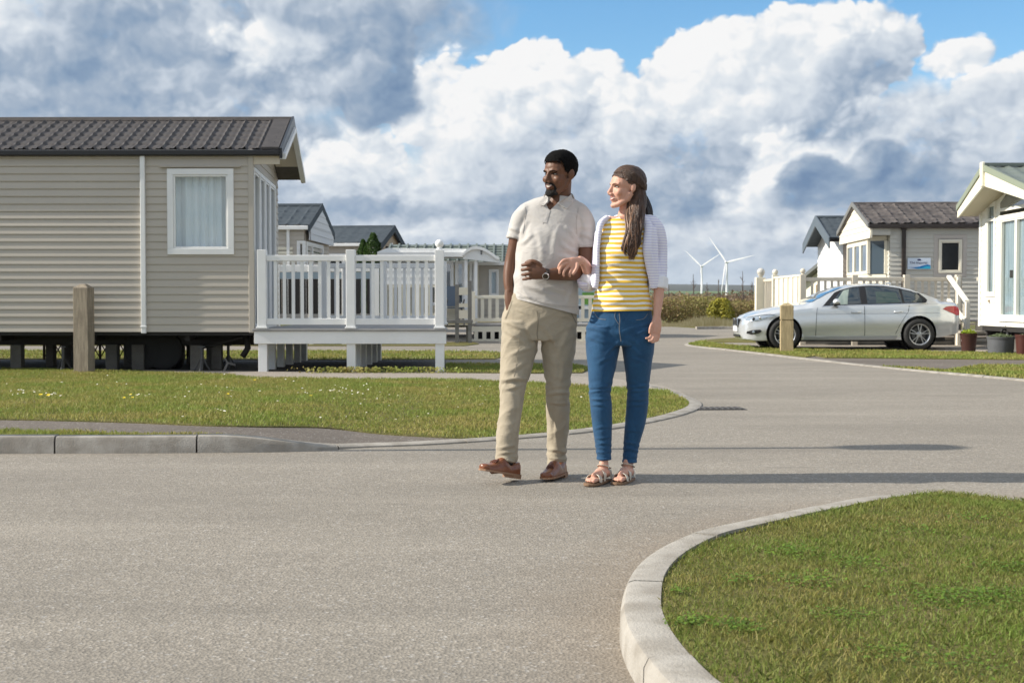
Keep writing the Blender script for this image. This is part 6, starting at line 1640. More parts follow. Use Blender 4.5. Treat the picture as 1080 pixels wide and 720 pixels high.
# ================================================================== PEOPLE
from mathutils.bvhtree import BVHTree
def loft(mb, pts, n=18, close=True, level=False):
    """pts: (pos, rx, ry): rx across in the picture plane, ry in depth"""
    N = len(pts); vs = []
    pos = [Vector(p[0]) for p in pts]
    for i in range(N):
        d = (pos[min(i + 1, N - 1)] - pos[max(i - 1, 0)]).normalized()
        if level: d = Vector((0, 0, -1))
        u = Vector((0, 1, 0)); u = u - d * u.dot(d)
        if u.length < 0.35: u = Vector((0, 0, 1)) - d * d.z
        u.normalize(); r = d.cross(u).normalized()
        for k in range(n):
            t = 2 * math.pi * k / n
            vs.append(pos[i] + r * math.cos(t) * pts[i][1] + u * math.sin(t) * pts[i][2])
    fs = [(j * n + k, j * n + (k + 1) % n, (j + 1) * n + (k + 1) % n, (j + 1) * n + k) for j in range(N - 1) for k in range(n)]
    fs.append(list(range(n))[::-1]); fs.append([(N - 1) * n + k for k in range(n)])
    mb.add(vs, fs); return mb
def fine(pts, n=4):
    """smooth a (pos, rx, ry) chain"""
    if len(pts) < 3: return pts
    P4 = [Vector((*p[0], p[1])) for p in pts]; Q = [Vector((p[2], 0, 0)) for p in pts]
    def cr(L, i, t):
        p0, p1, p2, p3 = L[max(i - 1, 0)], L[i], L[i + 1], L[min(i + 2, len(L) - 1)]
        return 0.5 * ((2 * p1) + (p2 - p0) * t + (2 * p0 - 5 * p1 + 4 * p2 - p3) * t * t + (3 * p1 - p0 - 3 * p2 + p3) * t ** 3)
    out = []
    for i in range(len(pts) - 1):
        for k in range(n):
            a = cr(P4, i, k / n); b = cr(Q, i, k / n); out.append((Vector(a[:3]), a[3], b.x))
    out.append((Vector(pts[-1][0]), pts[-1][1], pts[-1][2])); return out
def ell(mb, c, r, n=18, m=12, rot=None):
    vs = []; M_ = rot.to_matrix() if rot is not None else None
    for j in range(m + 1):
        ph = math.pi * j / m; rr = max(math.sin(ph), 1e-4)
        for k in range(n):
            t = 2 * math.pi * k / n; v = Vector((r[0] * rr * math.cos(t), r[1] * rr * math.sin(t), -r[2] * math.cos(ph)))
            if M_ is not None: v = M_ @ v
            vs.append(Vector(c) + v)
    mb.add(vs, [(j * n + k, j * n + (k + 1) % n, (j + 1) * n + (k + 1) % n, (j + 1) * n + k) for j in range(m) for k in range(n)]); return mb
def melt(mb, name, m, parent, vox=0.005, sm=3, fac=0.5, post=None):
    """fuse the overlapping shapes of mb into one continuous skin"""
    o = mb.build(name, m, None)
    r = o.modifiers.new('r', 'REMESH'); r.mode = 'VOXEL'; r.voxel_size = vox; r.use_smooth_shade = True
    if sm: s = o.modifiers.new('s', 'SMOOTH'); s.factor = fac; s.iterations = sm
    bpy.context.view_layer.update()
    me = bpy.data.meshes.new_from_object(o.evaluated_get(bpy.context.evaluated_depsgraph_get()))
    o.modifiers.clear(); old = o.data; o.data = me; bpy.data.meshes.remove(old); me.name = name
    if not me.materials: me.materials.append(m)
    if post:
        n = len(me.vertices); co = np.empty(n * 3, np.float32); no = np.empty(n * 3, np.float32)
        me.vertices.foreach_get('co', co); me.vertices.foreach_get('normal', no)
        co = co.reshape(-1, 3); no = no.reshape(-1, 3)
        co = co + no * post(co, no)[:, None].astype(np.float32)
        me.vertices.foreach_set('co', co.ravel()); me.update()
    me.polygons.foreach_set('use_smooth', [True] * len(me.polygons))
    o.parent = parent
    return o
def cut(o, co, no):
    """trim away what lies on the +no side of a plane, leave it closed"""
    bm = bmesh.new(); bm.from_mesh(o.data)
    r = bmesh.ops.bisect_plane(bm, geom=bm.verts[:] + bm.edges[:] + bm.faces[:], plane_co=co, plane_no=no, clear_outer=True)
    e = [g_ for g_ in r['geom_cut'] if isinstance(g_, bmesh.types.BMEdge)]
    bmesh.ops.holes_fill(bm, edges=e)
    bm.to_mesh(o.data); bm.free()
def bool_cut(o, mb):
    c = mb.build('cutter', M_TRIM); b = o.modifiers.new('b', 'BOOLEAN'); b.object = c; b.operation = 'DIFFERENCE'; b.solver = 'EXACT'
    bpy.context.view_layer.update()
    me = bpy.data.meshes.new_from_object(o.evaluated_get(bpy.context.evaluated_depsgraph_get())); o.modifiers.clear(); o.data = me
    bpy.data.objects.remove(c)
    if not me.materials: me.materials.append(M_TRIM)
def bvh(*objs):
    vs = []; fs = []
    for o in objs:
        k = len(vs); vs += [v.co.copy() for v in o.data.vertices]; fs += [[i + k for i in p.vertices] for p in o.data.polygons]
    return BVHTree.FromPolygons(vs, fs)
def hit(tree, px, py):
    r = ray(px, py).normalized(); h = tree.ray_cast(Vector((0, 0, CAM_H)), r)
    return h[0]
def ribbon(name, tree, pts, wpx, m, parent, off=0.0015, n=6, widths=None, thick=0.0015):
    """narrow raised strip sewn on a garment along pixel points found on its surface"""
    p2 = catmull([Vector((a, b, 0)) for a, b in pts], n) if len(pts) > 2 else [Vector((*pts[0], 0)).lerp(Vector((*pts[1], 0)), i / 8) for i in range(9)]
    vs = []; k = 0
    for i, p in enumerate(p2):
        t = (p2[min(i + 1, len(p2) - 1)] - p2[max(i - 1, 0)]).normalized(); q = Vector((-t.y, t.x, 0)); w_ = (wpx if widths is None else wpx * widths(i / (len(p2) - 1)))
        row = []
        for s_ in (-0.5, 0, 0.5):
            h_ = hit(tree, p.x + q.x * w_ * s_, p.y + q.y * w_ * s_)
            row.append(h_)
        if any(r_ is None for r_ in row): continue
        for r_, e in zip(row, (0.0, thick, 0.0)):
            d = (Vector((0, 0, CAM_H)) - r_).normalized(); vs.append(r_ + d * (off + e))
        k += 1
    if k < 2: return None
    fs = [(3 * i + j, 3 * i + j + 1, 3 * i + 3 + j + 1, 3 * i + 3 + j) for i in range(k - 1) for j in range(2)]
    mb = MB(); mb.add(vs, fs); return mb.build(name, m, parent, smooth=True)
def segfold(co, no, segs):
    """cloth folds along given lines of the survey (x0, y0, x1, y1, half-width px, height mm), front of the garment only"""
    cp, sp = math.cos(PITCH), math.sin(PITCH)
    zz = co[:, 2] - CAM_H; dep = co[:, 1] * cp - zz * sp; up = co[:, 1] * sp + zz * cp
    X = 540 + F_PX * co[:, 0] / dep; Y = 360 - F_PX * up / dep
    out = np.zeros(len(co), np.float32); fr = np.clip(-no[:, 1] * 1.6, 0, 1)
    for k, (x0, y0, x1, y1, w_, a) in enumerate(segs):
        dx_s, dy_s = x1 - x0, y1 - y0; L = math.hypot(dx_s, dy_s); t = ((X - x0) * dx_s + (Y - y0) * dy_s) / L ** 2
        bow = 0.10 * L * np.sin(np.clip(t, 0, 1) * math.pi) * (1 if k % 2 else -1) * .5
        d = ((X - x0) * -dy_s + (Y - y0) * dx_s) / L + bow
        tp = np.clip(1 - np.abs(t - .5) * 2, -0.3, 1); tp = np.where(tp > 0, np.sqrt(np.clip(tp, 0, 1)), 0)
        ww = w_ * 1.15
        prof = np.exp(-(d / ww) ** 2) - 0.75 * np.exp(-((d - 1.7 * ww) / ww) ** 2)
        out += a * .001 * prof * tp * fr
    return out
def inthing(o, root):
    """bring world-space mesh data into the local space of its thing"""
    o.data.transform(Matrix.Translation(-root.location)); o.parent = root

# ---------------------------------------------------------------- heads (local: face towards -Y, origin between the ears)
def head_prims(mb, M, fem=False):
    mb.xf = M; s = 1.0
    ell(mb, (0, 0.018, 0.036), (0.075, 0.096, 0.084))
    ell(mb, (0, -0.030, 0.030), (0.064, 0.058, 0.060))
    ell(mb, (0, -0.030, -0.030), (0.058 if fem else 0.063, 0.060, 0.074))
    jw = 0.050 if fem else 0.058
    for sx in (-1, 1):
        loft(mb, [(Vector((sx * jw, 0.004, -0.030)), .020, .022), (Vector((sx * jw * .93, -0.012, -0.064)), .018, .020), (Vector((sx * 0.030, -0.055, -0.092)), .017, .018), (Vector((sx * 0.010, -0.076, -0.100)), .016, .017)], 10)
        ell(mb, (sx * 0.042, -0.064, -0.026), (0.023, 0.019, 0.021))
        loft(mb, [(Vector((sx * 0.050, -0.062, 0.020)), .009, .010), (Vector((sx * 0.028, -0.080, 0.026)), .009, .010), (Vector((sx * 0.006, -0.085, 0.020)), .008, .009)], 8)
        ell(mb, (sx * 0.0125, -0.098, -0.036), (0.0095, 0.010, 0.008))
        ell(mb, (sx * (0.073 if fem else 0.077), 0.012, -0.004), (0.008 if fem else .009, 0.016 if fem else .018, 0.026 if fem else .030), rot=Euler((R(-12), 0, sx * R(-22))))
    ell(mb, (0, -0.080, -0.100), (0.021 if fem else 0.026, 0.018, 0.016))
    nl = 0.108 if fem else 0.106
    loft(mb, [(Vector((0, -0.082, 0.020)), .008, .008), (Vector((0, -0.094, -0.004)), .0085, .009), (Vector((0, -nl, -0.026)), .0105, .011), (Vector((0, -nl + .004, -0.034)), .011, .010)], 10)
    ell(mb, (0, -0.076, -0.062), (0.029, 0.0165 if fem else 0.019, 0.020))
    ell(mb, (0, -0.087 if fem else -.091, -0.052), (0.019, 0.007, 0.005)); ell(mb, (0, -0.085 if fem else -.089, -0.075), (0.017, 0.008, 0.006))
    mb.xf = None
def face_parts(root, M, eye_m, lip_m, brow_m, tree, fem, brow_r=0.0032):
    """eyes, brows, lips and teeth set into the head surface"""
    Mi = M.inverted()
    def surf_pt(x, z, off=0.0):
        o_ = M @ Vector((x, -0.3, z)); d = (M.to_3x3() @ Vector((0, 1, 0))).normalized(); h_ = tree.ray_cast(o_, d)
        return (Mi @ h_[0]) + Vector((0, -off, 0)) if h_[0] is not None else Vector((x, -.09, z))
    for sx in (-1, 1):
        c = surf_pt(sx * 0.031, 0.003)
        mb = MB(); mb.xf = M; ell(mb, c + Vector((0, 0.0035, 0)), (0.0130, 0.006, 0.0046 if fem else 0.0032), 14, 8); mb.xf = None
        e = mb.build('eye', mat('eye_white', (0.42, 0.38, 0.35), .35), None, smooth=True); inthing(e, root)
        mb = MB(); mb.xf = M; ell(mb, c + Vector((-0.003, -0.0018, 0)), (0.0062, 0.002, 0.0046 if fem else 0.0034), 12, 8); mb.xf = None
        i_ = mb.build('iris', eye_m, None, smooth=True); i_.data.transform(Matrix.Translation(-root.location)); i_.parent = e
        mb = MB(); mb.xf = M; pts = [surf_pt(sx * q, 0.003 + zz, 0.0018) for q, zz in ((0.018, 0.000), (0.024, 0.0052), (0.031, 0.0068), (0.038, 0.0050), (0.045, 0.000))]
        mb.tube(catmull(pts, 4), 0.0016, 6); mb.xf = None; o = mb.build('eyelid', brow_m, None, smooth=True); inthing(o, root)
        mb = MB(); mb.xf = M; pts = [surf_pt(sx * q, zz, 0.001) for q, zz in ((0.014, 0.0165), (0.026, 0.0215), (0.038, 0.0215), (0.050, 0.014))]
        mb.tube(catmull(pts, 4), brow_r, 6, flat=(1, .6)); mb.xf = None; o = mb.build('eyebrow', brow_m, None, smooth=True); inthing(o, root)
    # open smile
    mb = MB(); mb.xf = M; top = [surf_pt(x, -0.054 + 60 * x * x * 0.10 * (1.0), 0.0004) for x in np.linspace(-0.024, 0.024, 9)]; bot = [surf_pt(x, -0.066 + 60 * x * x * .27, 0.0004) for x in np.linspace(-0.024, 0.024, 9)]
    mb.add(top + bot, [(i, i + 1, 9 + i + 1, 9 + i) for i in range(8)]); mb.xf = None; o = mb.build('teeth', mat('teeth', (0.74, 0.69, 0.61), .4), None, smooth=True); inthing(o, root)
    mb = MB(); mb.xf = M; f2 = lambda L, dz: [p + Vector((0, -0.002, dz)) for p in L]
    mb.tube(catmull(f2(top, .002), 3), 0.0032, 6); mb.xf = None; o = mb.build('upper_lip', lip_m, None, smooth=True); inthing(o, root)
    mb = MB(); mb.xf = M; mb.tube(catmull(f2(bot, -.0025), 3), 0.0038, 6); mb.xf = None; o = mb.build('lower_lip', lip_m, None, smooth=True); inthing(o, root)

def skin_mat(name, base, tint, rough=0.5, sss=0.08, ssr=(1, .35, .2)):
    m = mat(name, base, rough, spec=0.35, var=0.35, vscale=22, tint=tint, bump=0.12, bscale=260)
    b = m.node_tree.nodes['Principled BSDF']; b.inputs['Subsurface Weight'].default_value = sss; b.inputs['Subsurface Radius'].default_value = ssr; b.inputs['Subsurface Scale'].default_value = 0.01
    return m
M_SKM = skin_mat('skin_deep_brown', (0.150, 0.072, 0.042), (0.110, 0.050, 0.028), 0.45)
M_SKW = skin_mat('skin_fair', (0.60, 0.34, 0.25), (0.54, 0.27, 0.19), 0.5, 0.12)
M_HAIRM = mat('hair_black', (0.005, 0.0045, 0.0045), 0.8, spec=.15, bump=1.0, bscale=320)
M_EYED = mat('iris_dark', (0.012, 0.008, 0.006), 0.15)

def fabric(name, col, tint, rough=0.85, weave=700, vs=9, bump=0.42):
    return mat(name, col, rough, spec=0.25, var=0.55, vscale=vs, tint=tint, bump=bump, bscale=weave, sheen=0.15, wrinkle=1.3)
M_POLO = fabric('polo_oatmeal', (0.50, 0.475, 0.445), (0.45, 0.425, 0.40))
M_CHINO = fabric('chino_khaki', (0.365, 0.315, 0.235), (0.31, 0.265, 0.195))
M_LEATH = mat('shoe_tan_leather', (0.22, 0.075, 0.030), 0.35, var=0.6, vscale=20, tint=(0.13, 0.040, 0.018), coat=0.3)
M_SOLE = mat('shoe_sole', (0.30, 0.17, 0.10), 0.6)

def crease_fn(seeds, amp, rng_dirs, freq):
    pass
def folds(co, no, amp, f, direction, sharp=2.0, seed=0.0):
    """long soft cloth folds: ridged noise stretched along a direction"""
    d = np.array(direction, float); d /= np.linalg.norm(d)
    out = np.zeros(len(co), np.float32)
    for i, c in enumerate(co):
        al = float(c @ d); q = c - d * al * 0.72
        v = noise.noise((q[0] * f + seed, q[1] * f, q[2] * f + seed * 2))
        out[i] = (1 - abs(v)) ** sharp
    return (out - 0.55) * amp

# ================================================================ THE MAN
DM = 7.45
man = thing('person', 'man in pale polo shirt and khaki trousers with one hand in his pocket', 'person', (PX(577, DM), DM, 0.0))
def jm(px, py, dy=0.0): return P(px, py, DM + dy)
def rm(w, dy=0.0): return w * (DM + dy) / F_PX
def chain(*a, D=DM):
    """(px, py, dy, half-width px, half-depth m)"""
    return [(P(x, y, D + dy), w * (D + dy) / F_PX, ry) for (x, y, dy, w, ry) in a]
# head placement
MHm = Matrix.Translation(jm(590.5, 183.5, -0.005)) @ Euler((R(7), R(4), R(-47)), 'XYZ').to_matrix().to_4x4() @ Matrix.Scale(1.03, 4)
bd = MB(); head_prims(bd, MHm)
loft(bd, fine(chain((592, 190, 0.03, 11.0, .056), (591, 203, 0.03, 11.2, .060), (589, 214, 0.03, 13, .064), (588, 224, 0.03, 22, .062))), 18)
# torso under the clothes
loft(bd, fine(chain((587, 219, 0.02, 26, .062), (584, 232, 0.01, 31, .085), (578, 255, 0, 28, .108), (576, 285, 0, 28, .105), (575, 315, 0, 29, .10), (570, 342, 0, 32, .09), (568, 350, 0, 22, .06))), 20)
# right arm, hand in the pocket
loft(bd, fine(chain((553, 226, 0.01, 8.6, .048), (546.5, 243, 0.02, 8.4, .048), (543, 260, 0.03, 7.4, .044), (539, 275, 0.035, 6.6, .041), (537.3, 288, 0.02, 6.6, .038), (536.6, 300, 0.0, 5.4, .031), (538, 308, -0.015, 4.6, .026))), 16)
loft(bd, fine(chain((537, 306, -0.015, 5.0, .020), (539, 316, -0.03, 7.0, .018), (541, 326, -0.04, 7.4, .016))), 12)
for k, dx0 in enumerate((-5, -1.7, 1.7, 4.6)):
    loft(bd, chain((541 + dx0, 324, -.04, 1.6, .009), (542 + dx0, 333, -.045, 1.6, .009), (542.5 + dx0 * .8, 340, -.04, 1.3, .007)), 8)
# left arm: upper arm down, forearm folded across
loft(bd, fine(chain((614, 230, 0.01, 10, .050), (617, 248, 0.01, 9.8, .050), (618, 266, 0.0, 9.4, .049), (618, 281, -0.02, 9.6, .048))), 16)
fa = [(jm(618.5, 281, -0.02), .050, .047), (jm(611, 286, -0.06), .050, .047), (jm(601, 287.5, -0.12), .0455, .042), (jm(590, 288.5, -0.17), .038, .037), (jm(579, 289.5, -0.205), .030, .028), (jm(573.5, 289, -0.215), .0285, .024)]
loft(bd, fine(fa), 16)
# left hand, a loose fist seen from its back
DH = -0.225
loft(bd, fine([(jm(575, 289, DH + .005), .029, .021), (jm(569, 287.5, DH), .038, .020), (jm(562.5, 286.5, DH), .043, .019), (jm(558.5, 286.5, DH + .002), .042, .017)]), 14)
for k, (yy, ln, rr_) in enumerate(((278.6, 1.0, .0105), (283.6, 1.08, .0108), (288.8, 1.02, .0104), (293.6, 0.88, .0092))):
    a = jm(560, yy, DH - .004); kn = jm(558, yy, DH - .010)
    mb_pts = [a, kn, jm(558 - 4.6 * ln, yy + 0.6, DH - .002), jm(558 - 7.0 * ln, yy + 1.0, DH + .018), jm(558 - 5.6 * ln, yy + 1.0, DH + .036), jm(558 - 1.5 * ln, yy + .8, DH + .040)]
    loft(bd, fine([(p, rr_ * (1 - .06 * i), rr_ * (1 - .06 * i)) for i, p in enumerate(mb_pts)]), 10)
tb = [jm(571, 281, DH - .004), jm(567, 277.2, DH - .008), jm(562, 275.2, DH - .006), jm(557.5, 275.6, DH + .004), jm(554, 277.6, DH + .012)]
loft(bd, fine([(p, .0125 - .0010 * i, .0125 - .0010 * i) for i, p in enumerate(tb)]), 10)
# legs down to the ankles
legR = chain((549, 350, 0, 14, .075), (545, 385, -.03, 13, .070), (540, 404, -.07, 11, .060), (537, 440, -.10, 9, .052), (534, 470, -.12, 6.5, .040), (534, 488, -.13, 5.6, .034))
legL = chain((589, 350, 0, 14, .075), (590, 385, .03, 13, .070), (588, 404, .03, 11, .060), (588, 440, .07, 9, .052), (587, 470, .10, 6.5, .040), (586, 492, .10, 5.6, .034))
loft(bd, fine(legR), 16); loft(bd, fine(legL), 16)
loft(bd, chain((536, 487, -.13, 6, .035), (528, 492, -.18, 7, .030), (518, 494, -.24, 6, .020)), 12)
loft(bd, chain((586, 492, .10, 6, .035), (582, 498, .02, 6.5, .028), (579, 501, -.06, 6, .018)), 12)
body_m = melt(bd, 'body', M_SKM, None, vox=0.0042, sm=2)
tree_m = bvh(body_m); inthing(body_m, man)
M_LIPM = mat('lip_brown', (0.13, 0.045, 0.035), .4)
face_parts(man, MHm, M_EYED, M_LIPM, M_HAIRM, tree_m, False, .0040)
# hair cap
def hair_cap(M, r, c, keep, name, m, root, vox=.004, amp=.003, f=60, extra=None, seed=1.0):
    mb = MB(); mb.xf = M; ell(mb, c, r, 40, 28)
    if extra: extra(mb)
    mb.xf = None
    o = melt(mb, name, m, None, vox=vox, sm=2)
    Mi = M.inverted(); bm = bmesh.new(); bm.from_mesh(o.data); dele = []
    for v in bm.verts:
        l = Mi @ v.co
        n_ = noise.noise((l.x * f, l.y * f, l.z * f + seed)) * amp
        if not keep(l + Vector((0, 0, n_ * 1.5))): dele.append(v)
        else: v.co += v.normal * n_
    bmesh.ops.delete(bm, geom=dele, context='VERTS')
    bm.to_mesh(o.data); bm.free()
    inthing(o, root); return o
def keep_m(l):
    y = l.y
    if y < -0.050: h_ = 0.071 + 0.3 * max(0, -abs(l.x) * 0 ) - max(0, (abs(l.x) - .045)) * .9
    elif y < -0.030: h_ = 0.071 - (y + 0.050) / 0.020 * 0.050
    elif y < 0.0: h_ = 0.018 - (y + .03) / .03 * 0.024
    elif y < 0.030: h_ = 0.012
    else: h_ = -0.045
    return l.z > h_
hair_cap(MHm, (0.0795, 0.1005, 0.0905), (0, 0.018, 0.041), keep_m, 'hair', M_HAIRM, man, f=150, amp=.0034, extra=lambda mb: ell(mb, (0, -0.012, 0.055), (0.076, 0.078, 0.075)))
# beard: moustache, goatee and jaw line
def head_surf(tree, M, x, z, off, y0=-.3):
    Mi = M.inverted(); o_ = M @ Vector((x, y0, z)); d = (M.to_3x3() @ Vector((0, 1, 0))).normalized(); h_ = tree.ray_cast(o_, d)
    return (Mi @ h_[0]) + Vector((0, -off, 0)) if h_[0] is not None else Vector((x, -.08, z))
mb = MB(); mb.xf = MHm
mo = [head_surf(tree_m, MHm, x, z, .001) for x, z in ((-.032, -.066), (-.027, -.052), (-.013, -.0455), (0, -.0445), (.013, -.0455), (.027, -.052), (.032, -.066))]
mb.tube(catmull(mo, 4), 0.0058, 8)
for sx in (-1, 1):
    mb.tube(catmull([head_surf(tree_m, MHm, sx * x, z, .000) for x, z in ((.032, -.064), (.031, -.080), (.024, -.094), (.012, -.103))], 4), [0.0062 + .00015 * i for i in range(13)], 8)
ell(mb, (0, -0.081, -0.099), (0.031, 0.0225, 0.0205)); [ell(mb, (q * .027, -.066, -.098), (.016, .018, .014)) for q in (-1, 1)]; ell(mb, (0, -0.087, -0.0855), (0.012, 0.012, 0.008))
mb.xf = None
M_BEARD = mat('beard_black', (0.010, 0.008, 0.007), 0.8, bump=1.0, bscale=400)
bz = melt(mb, 'beard', M_BEARD, None, vox=.003, sm=2, post=lambda co, no: np.array([noise.noise(tuple(c * 130)) for c in co]) * .0016); inthing(bz, man)

# trousers
tr_ = MB()
loft(tr_, fine(chain((574, 305, 0, 33, .118), (572, 318, 0, 36, .122), (570, 332, 0, 39.5, .125), (569, 346, 0, 40, .122), (568, 358, 0, 37, .11))), 52, level=True)
loft(tr_, fine(chain((549, 340, -.005, 20, .112), (548, 362, -.015, 19.5, .105), (545, 385, -.035, 17, .094), (541.5, 402, -.065, 14.5, .086), (539.5, 425, -.09, 12.8, .078), (536, 455, -.115, 11.8, .070), (534.5, 475, -.125, 11.2, .066), (534.5, 487, -.13, 11.4, .066))), 44)
loft(tr_, fine(chain((589, 340, .005, 20.5, .112), (589, 362, .015, 18.5, .105), (588.5, 385, .03, 15.5, .094), (588, 405, .03, 13, .084), (588.5, 430, .06, 12.2, .076), (588, 460, .09, 10.8, .068), (587, 480, .10, 10.2, .064), (587, 491, .10, 10.6, .064))), 44)
sm_py = lambda py, D=DM: PZ(py, D)
zk = (PZ(404, DM), PZ(487, DM), PZ(352, DM))
def tpost(co, no):
    x, z = co[:, 0], co[:, 2]
    a = folds(co, no, .013, 9, (0.8, 0, 0.6), 2.8, 1.3)
    b = folds(co, no, .008, 19, (0.95, 0, 0.25), 2.2, 5.1)
    base = 0.6 * a + .55 * b
    # bunching at knee, hem and groin
    for zc, wd, am, fr in ((PZ(405, DM), .06, .009, 95), (PZ(480, DM), .045, .009, 130), (PZ(350, DM), .06, .006, 80)):
        base += .5 * am * np.exp(-((z - zc) / wd) ** 2) * np.sin(z * fr + x * 24 + 2.5 * np.sin(x * 30)) * (0.6 + .4 * np.sin(x * 41 + 1))
    return base + segfold(co, no, [(531, 338, 560, 348, 1.6, 5), (531, 348, 556, 364, 1.8, 6), (556, 346, 568, 368, 1.6, 7), (533, 378, 560, 366, 1.8, 6), (531, 393, 556, 380, 2.0, 7), (528, 402, 558, 400, 1.6, 12), (531, 410, 552, 405, 1.5, 8), (548, 408, 541, 470, 1.6, 4),
        (523, 472, 546, 468, 1.6, 6), (524, 479, 547, 477, 1.3, 7), (525, 485, 546, 484, 1.1, 6), (572, 340, 590, 374, 2.2, 6), (608, 338, 588, 378, 2.2, 6), (575, 416, 602, 414, 1.7, 12), (577, 423, 600, 425, 1.6, 8), (593, 378, 590, 408, 1.8, 5), (590, 430, 587, 470, 1.5, 4),
        (576, 474, 598, 477, 1.5, 7), (577, 482, 598, 484, 1.2, 7), (577, 488, 597, 489, 1.0, 5), (543, 325, 556, 330, 1.3, 4), (585, 332, 606, 336, 1.6, 4)])
trs = melt(tr_, 'trousers', M_CHINO, None, vox=.006, sm=4, post=tpost)
tt = bvh(trs)
cut(trs, P(534, 488, DM - .13), Vector((-.25, 0, -1)).normalized()) if False else None
M_SEAM = mat('chino_seam', (0.22, 0.19, 0.14), .9)
for nm, pts, w_ in (('fly_seam', [(566.5, 328), (567.5, 340), (566.5, 352), (568, 362)], 1.0), ('pocket_edge', [(540, 317), (537, 326), (533, 336)], 1.2), ('pocket_edge', [(601, 327), (605, 335), (609, 343)], 1.0), ('crease_line', [(548, 350), (545, 380), (541, 402)], .6)):
    r_ = ribbon(nm, tt, pts, w_, M_SEAM if nm != 'crease_line' else M_CHINO, None)
    if r_: inthing(r_, man)
inthing(trs, man)

# polo shirt
sh = MB()
loft(sh, fine(chain((588, 206.5, .030, 13, .064), (585.5, 210, .027, 22, .070), (583, 213.5, .023, 30, .076), (582.5, 218.5, .02, 34.5, .084), (583, 226, .015, 36.5, .094), (582.5, 237, .01, 36, .108), (579.5, 250, .0, 33.5, .122), (577, 268, .0, 33, .132), (576, 288, .0, 33.5, .136), (575.5, 306, .0, 34.5, .136), (575, 320, .0, 35.5, .134), (575, 336, 0, 36, .130))), 56, level=True)
loft(sh, fine(chain((566, 222, .015, 8, .050), (557, 222.5, .014, 9.5, .058), (551, 230, .014, 10.6, .062), (547.3, 240, .017, 10.2, .060), (545.6, 247, .02, 10.2, .060), (544.6, 252.2, .02, 10.5, .061))), 40)
loft(sh, fine(chain((602, 222, .015, 8, .052), (609, 222, .012, 10, .060), (614, 230, .012, 11.8, .065), (616, 242, .012, 11.8, .065), (616.6, 253, .01, 11.8, .063), (617, 261.5, .008, 12.2, .065))), 40)
def spost(co, no):
    x, z = co[:, 0], co[:, 2]
    a = folds(co, no, .011, 7.5, (0.75, 0, -0.66), 2.5, 2.2); b = folds(co, no, .006, 17, (0.9, 0, -.4), 2, 7.7)
    base = 0.6 * a + .5 * b
    zc = PZ(296, DM); xc = PX(590, DM)
    base += .003 * np.exp(-((z - zc) / .10) ** 2) * np.sin((z * .8 + x * .55) * 70)
    return base + segfold(co, no, [(613, 262, 596, 238, 2.2, 9), (612, 268, 590, 256, 2.0, 8), (610, 276, 586, 270, 2.0, 6), (549, 252, 556, 232, 1.8, 6), (548, 258, 562, 246, 1.8, 5), (552, 300, 590, 316, 2.4, 8), (546, 300, 560, 314, 1.8, 7), (575, 302, 606, 312, 2.2, 7), (608, 296, 598, 322, 1.8, 6), (545, 312, 566, 316, 1.5, 5),
        (552, 262, 550, 296, 2.2, 4), (566, 240, 572, 276, 2.6, 4), (590, 236, 584, 272, 2.4, 4), (612, 246, 626, 252, 1.8, 7), (610, 238, 624, 240, 1.8, 5), (538, 240, 548, 246, 1.6, 5), (570, 318, 604, 322, 1.5, 5), (600, 222, 616, 232, 1.8, 4)])
shirt = melt(sh, 'polo_shirt', M_POLO, None, vox=.0055, sm=3, post=spost)
# hem: higher on his pocket side
pa, pb = P(541, 309, DM), P(609, 326.5, DM)
dv = (pb - pa).normalized(); nv_ = Vector((dv.z, 0, -dv.x)); nv_ = nv_ if nv_.z < 0 else -nv_
cut(shirt, P(575, 323, DM), nv_)
wd_ = MB(); pts3 = [(572.0, 203), (590.5, 203), (590, 212), (579.5, 222.5), (575.5, 214)]
wd_.add([P(a, b, DM - .22) for a, b in pts3] + [P(a, b, DM - .012) for a, b in pts3], [(0, 1, 2, 3, 4), (9, 8, 7, 6, 5)] + [(i, i + 5, (i + 1) % 5 + 5, (i + 1) % 5) for i in range(5)])
bool_cut(shirt, wd_)
shirt.data.polygons.foreach_set('use_smooth', [True] * len(shirt.data.polygons)); shirt.data.set_sharp_from_angle(angle=R(50))
ts = bvh(shirt)
M_POLOS = mat('polo_seam', (0.42, 0.39, 0.36), .9)
for nm, pts, w_, mm in (('placket', [(578.6, 221), (576.5, 228), (574.5, 235)], 4.2, M_POLO), ('placket_seam', [(576.6, 222), (574.6, 229), (572.6, 236)], .7, M_POLOS), ('shoulder_seam', [(610.5, 219), (608, 232), (608.5, 247)], .7, M_POLOS), ('shoulder_seam', [(554, 218), (553.5, 232), (551.5, 246)], .6, M_POLOS), ('sleeve_hem', [(609, 257.5), (617, 258.8), (627, 257.5)], .7, M_POLOS), ('hem_seam', [(545, 308), (560, 315.5), (580, 320.5), (606, 324)], .6, M_POLOS)):
    r_ = ribbon(nm, ts, pts, w_, mm, None, off=.001 if nm != 'placket' else .002)
    if r_: inthing(r_, man)
for (a, b) in ((576.5, 226), (575, 232.5)):
    h_ = hit(ts, a, b)
    if h_: mb = MB(); mb.ball(h_, .0042, 10, 6, sc=(1, .5, 1)); o = mb.build('button', M_POLOS, None, smooth=True); inthing(o, man)
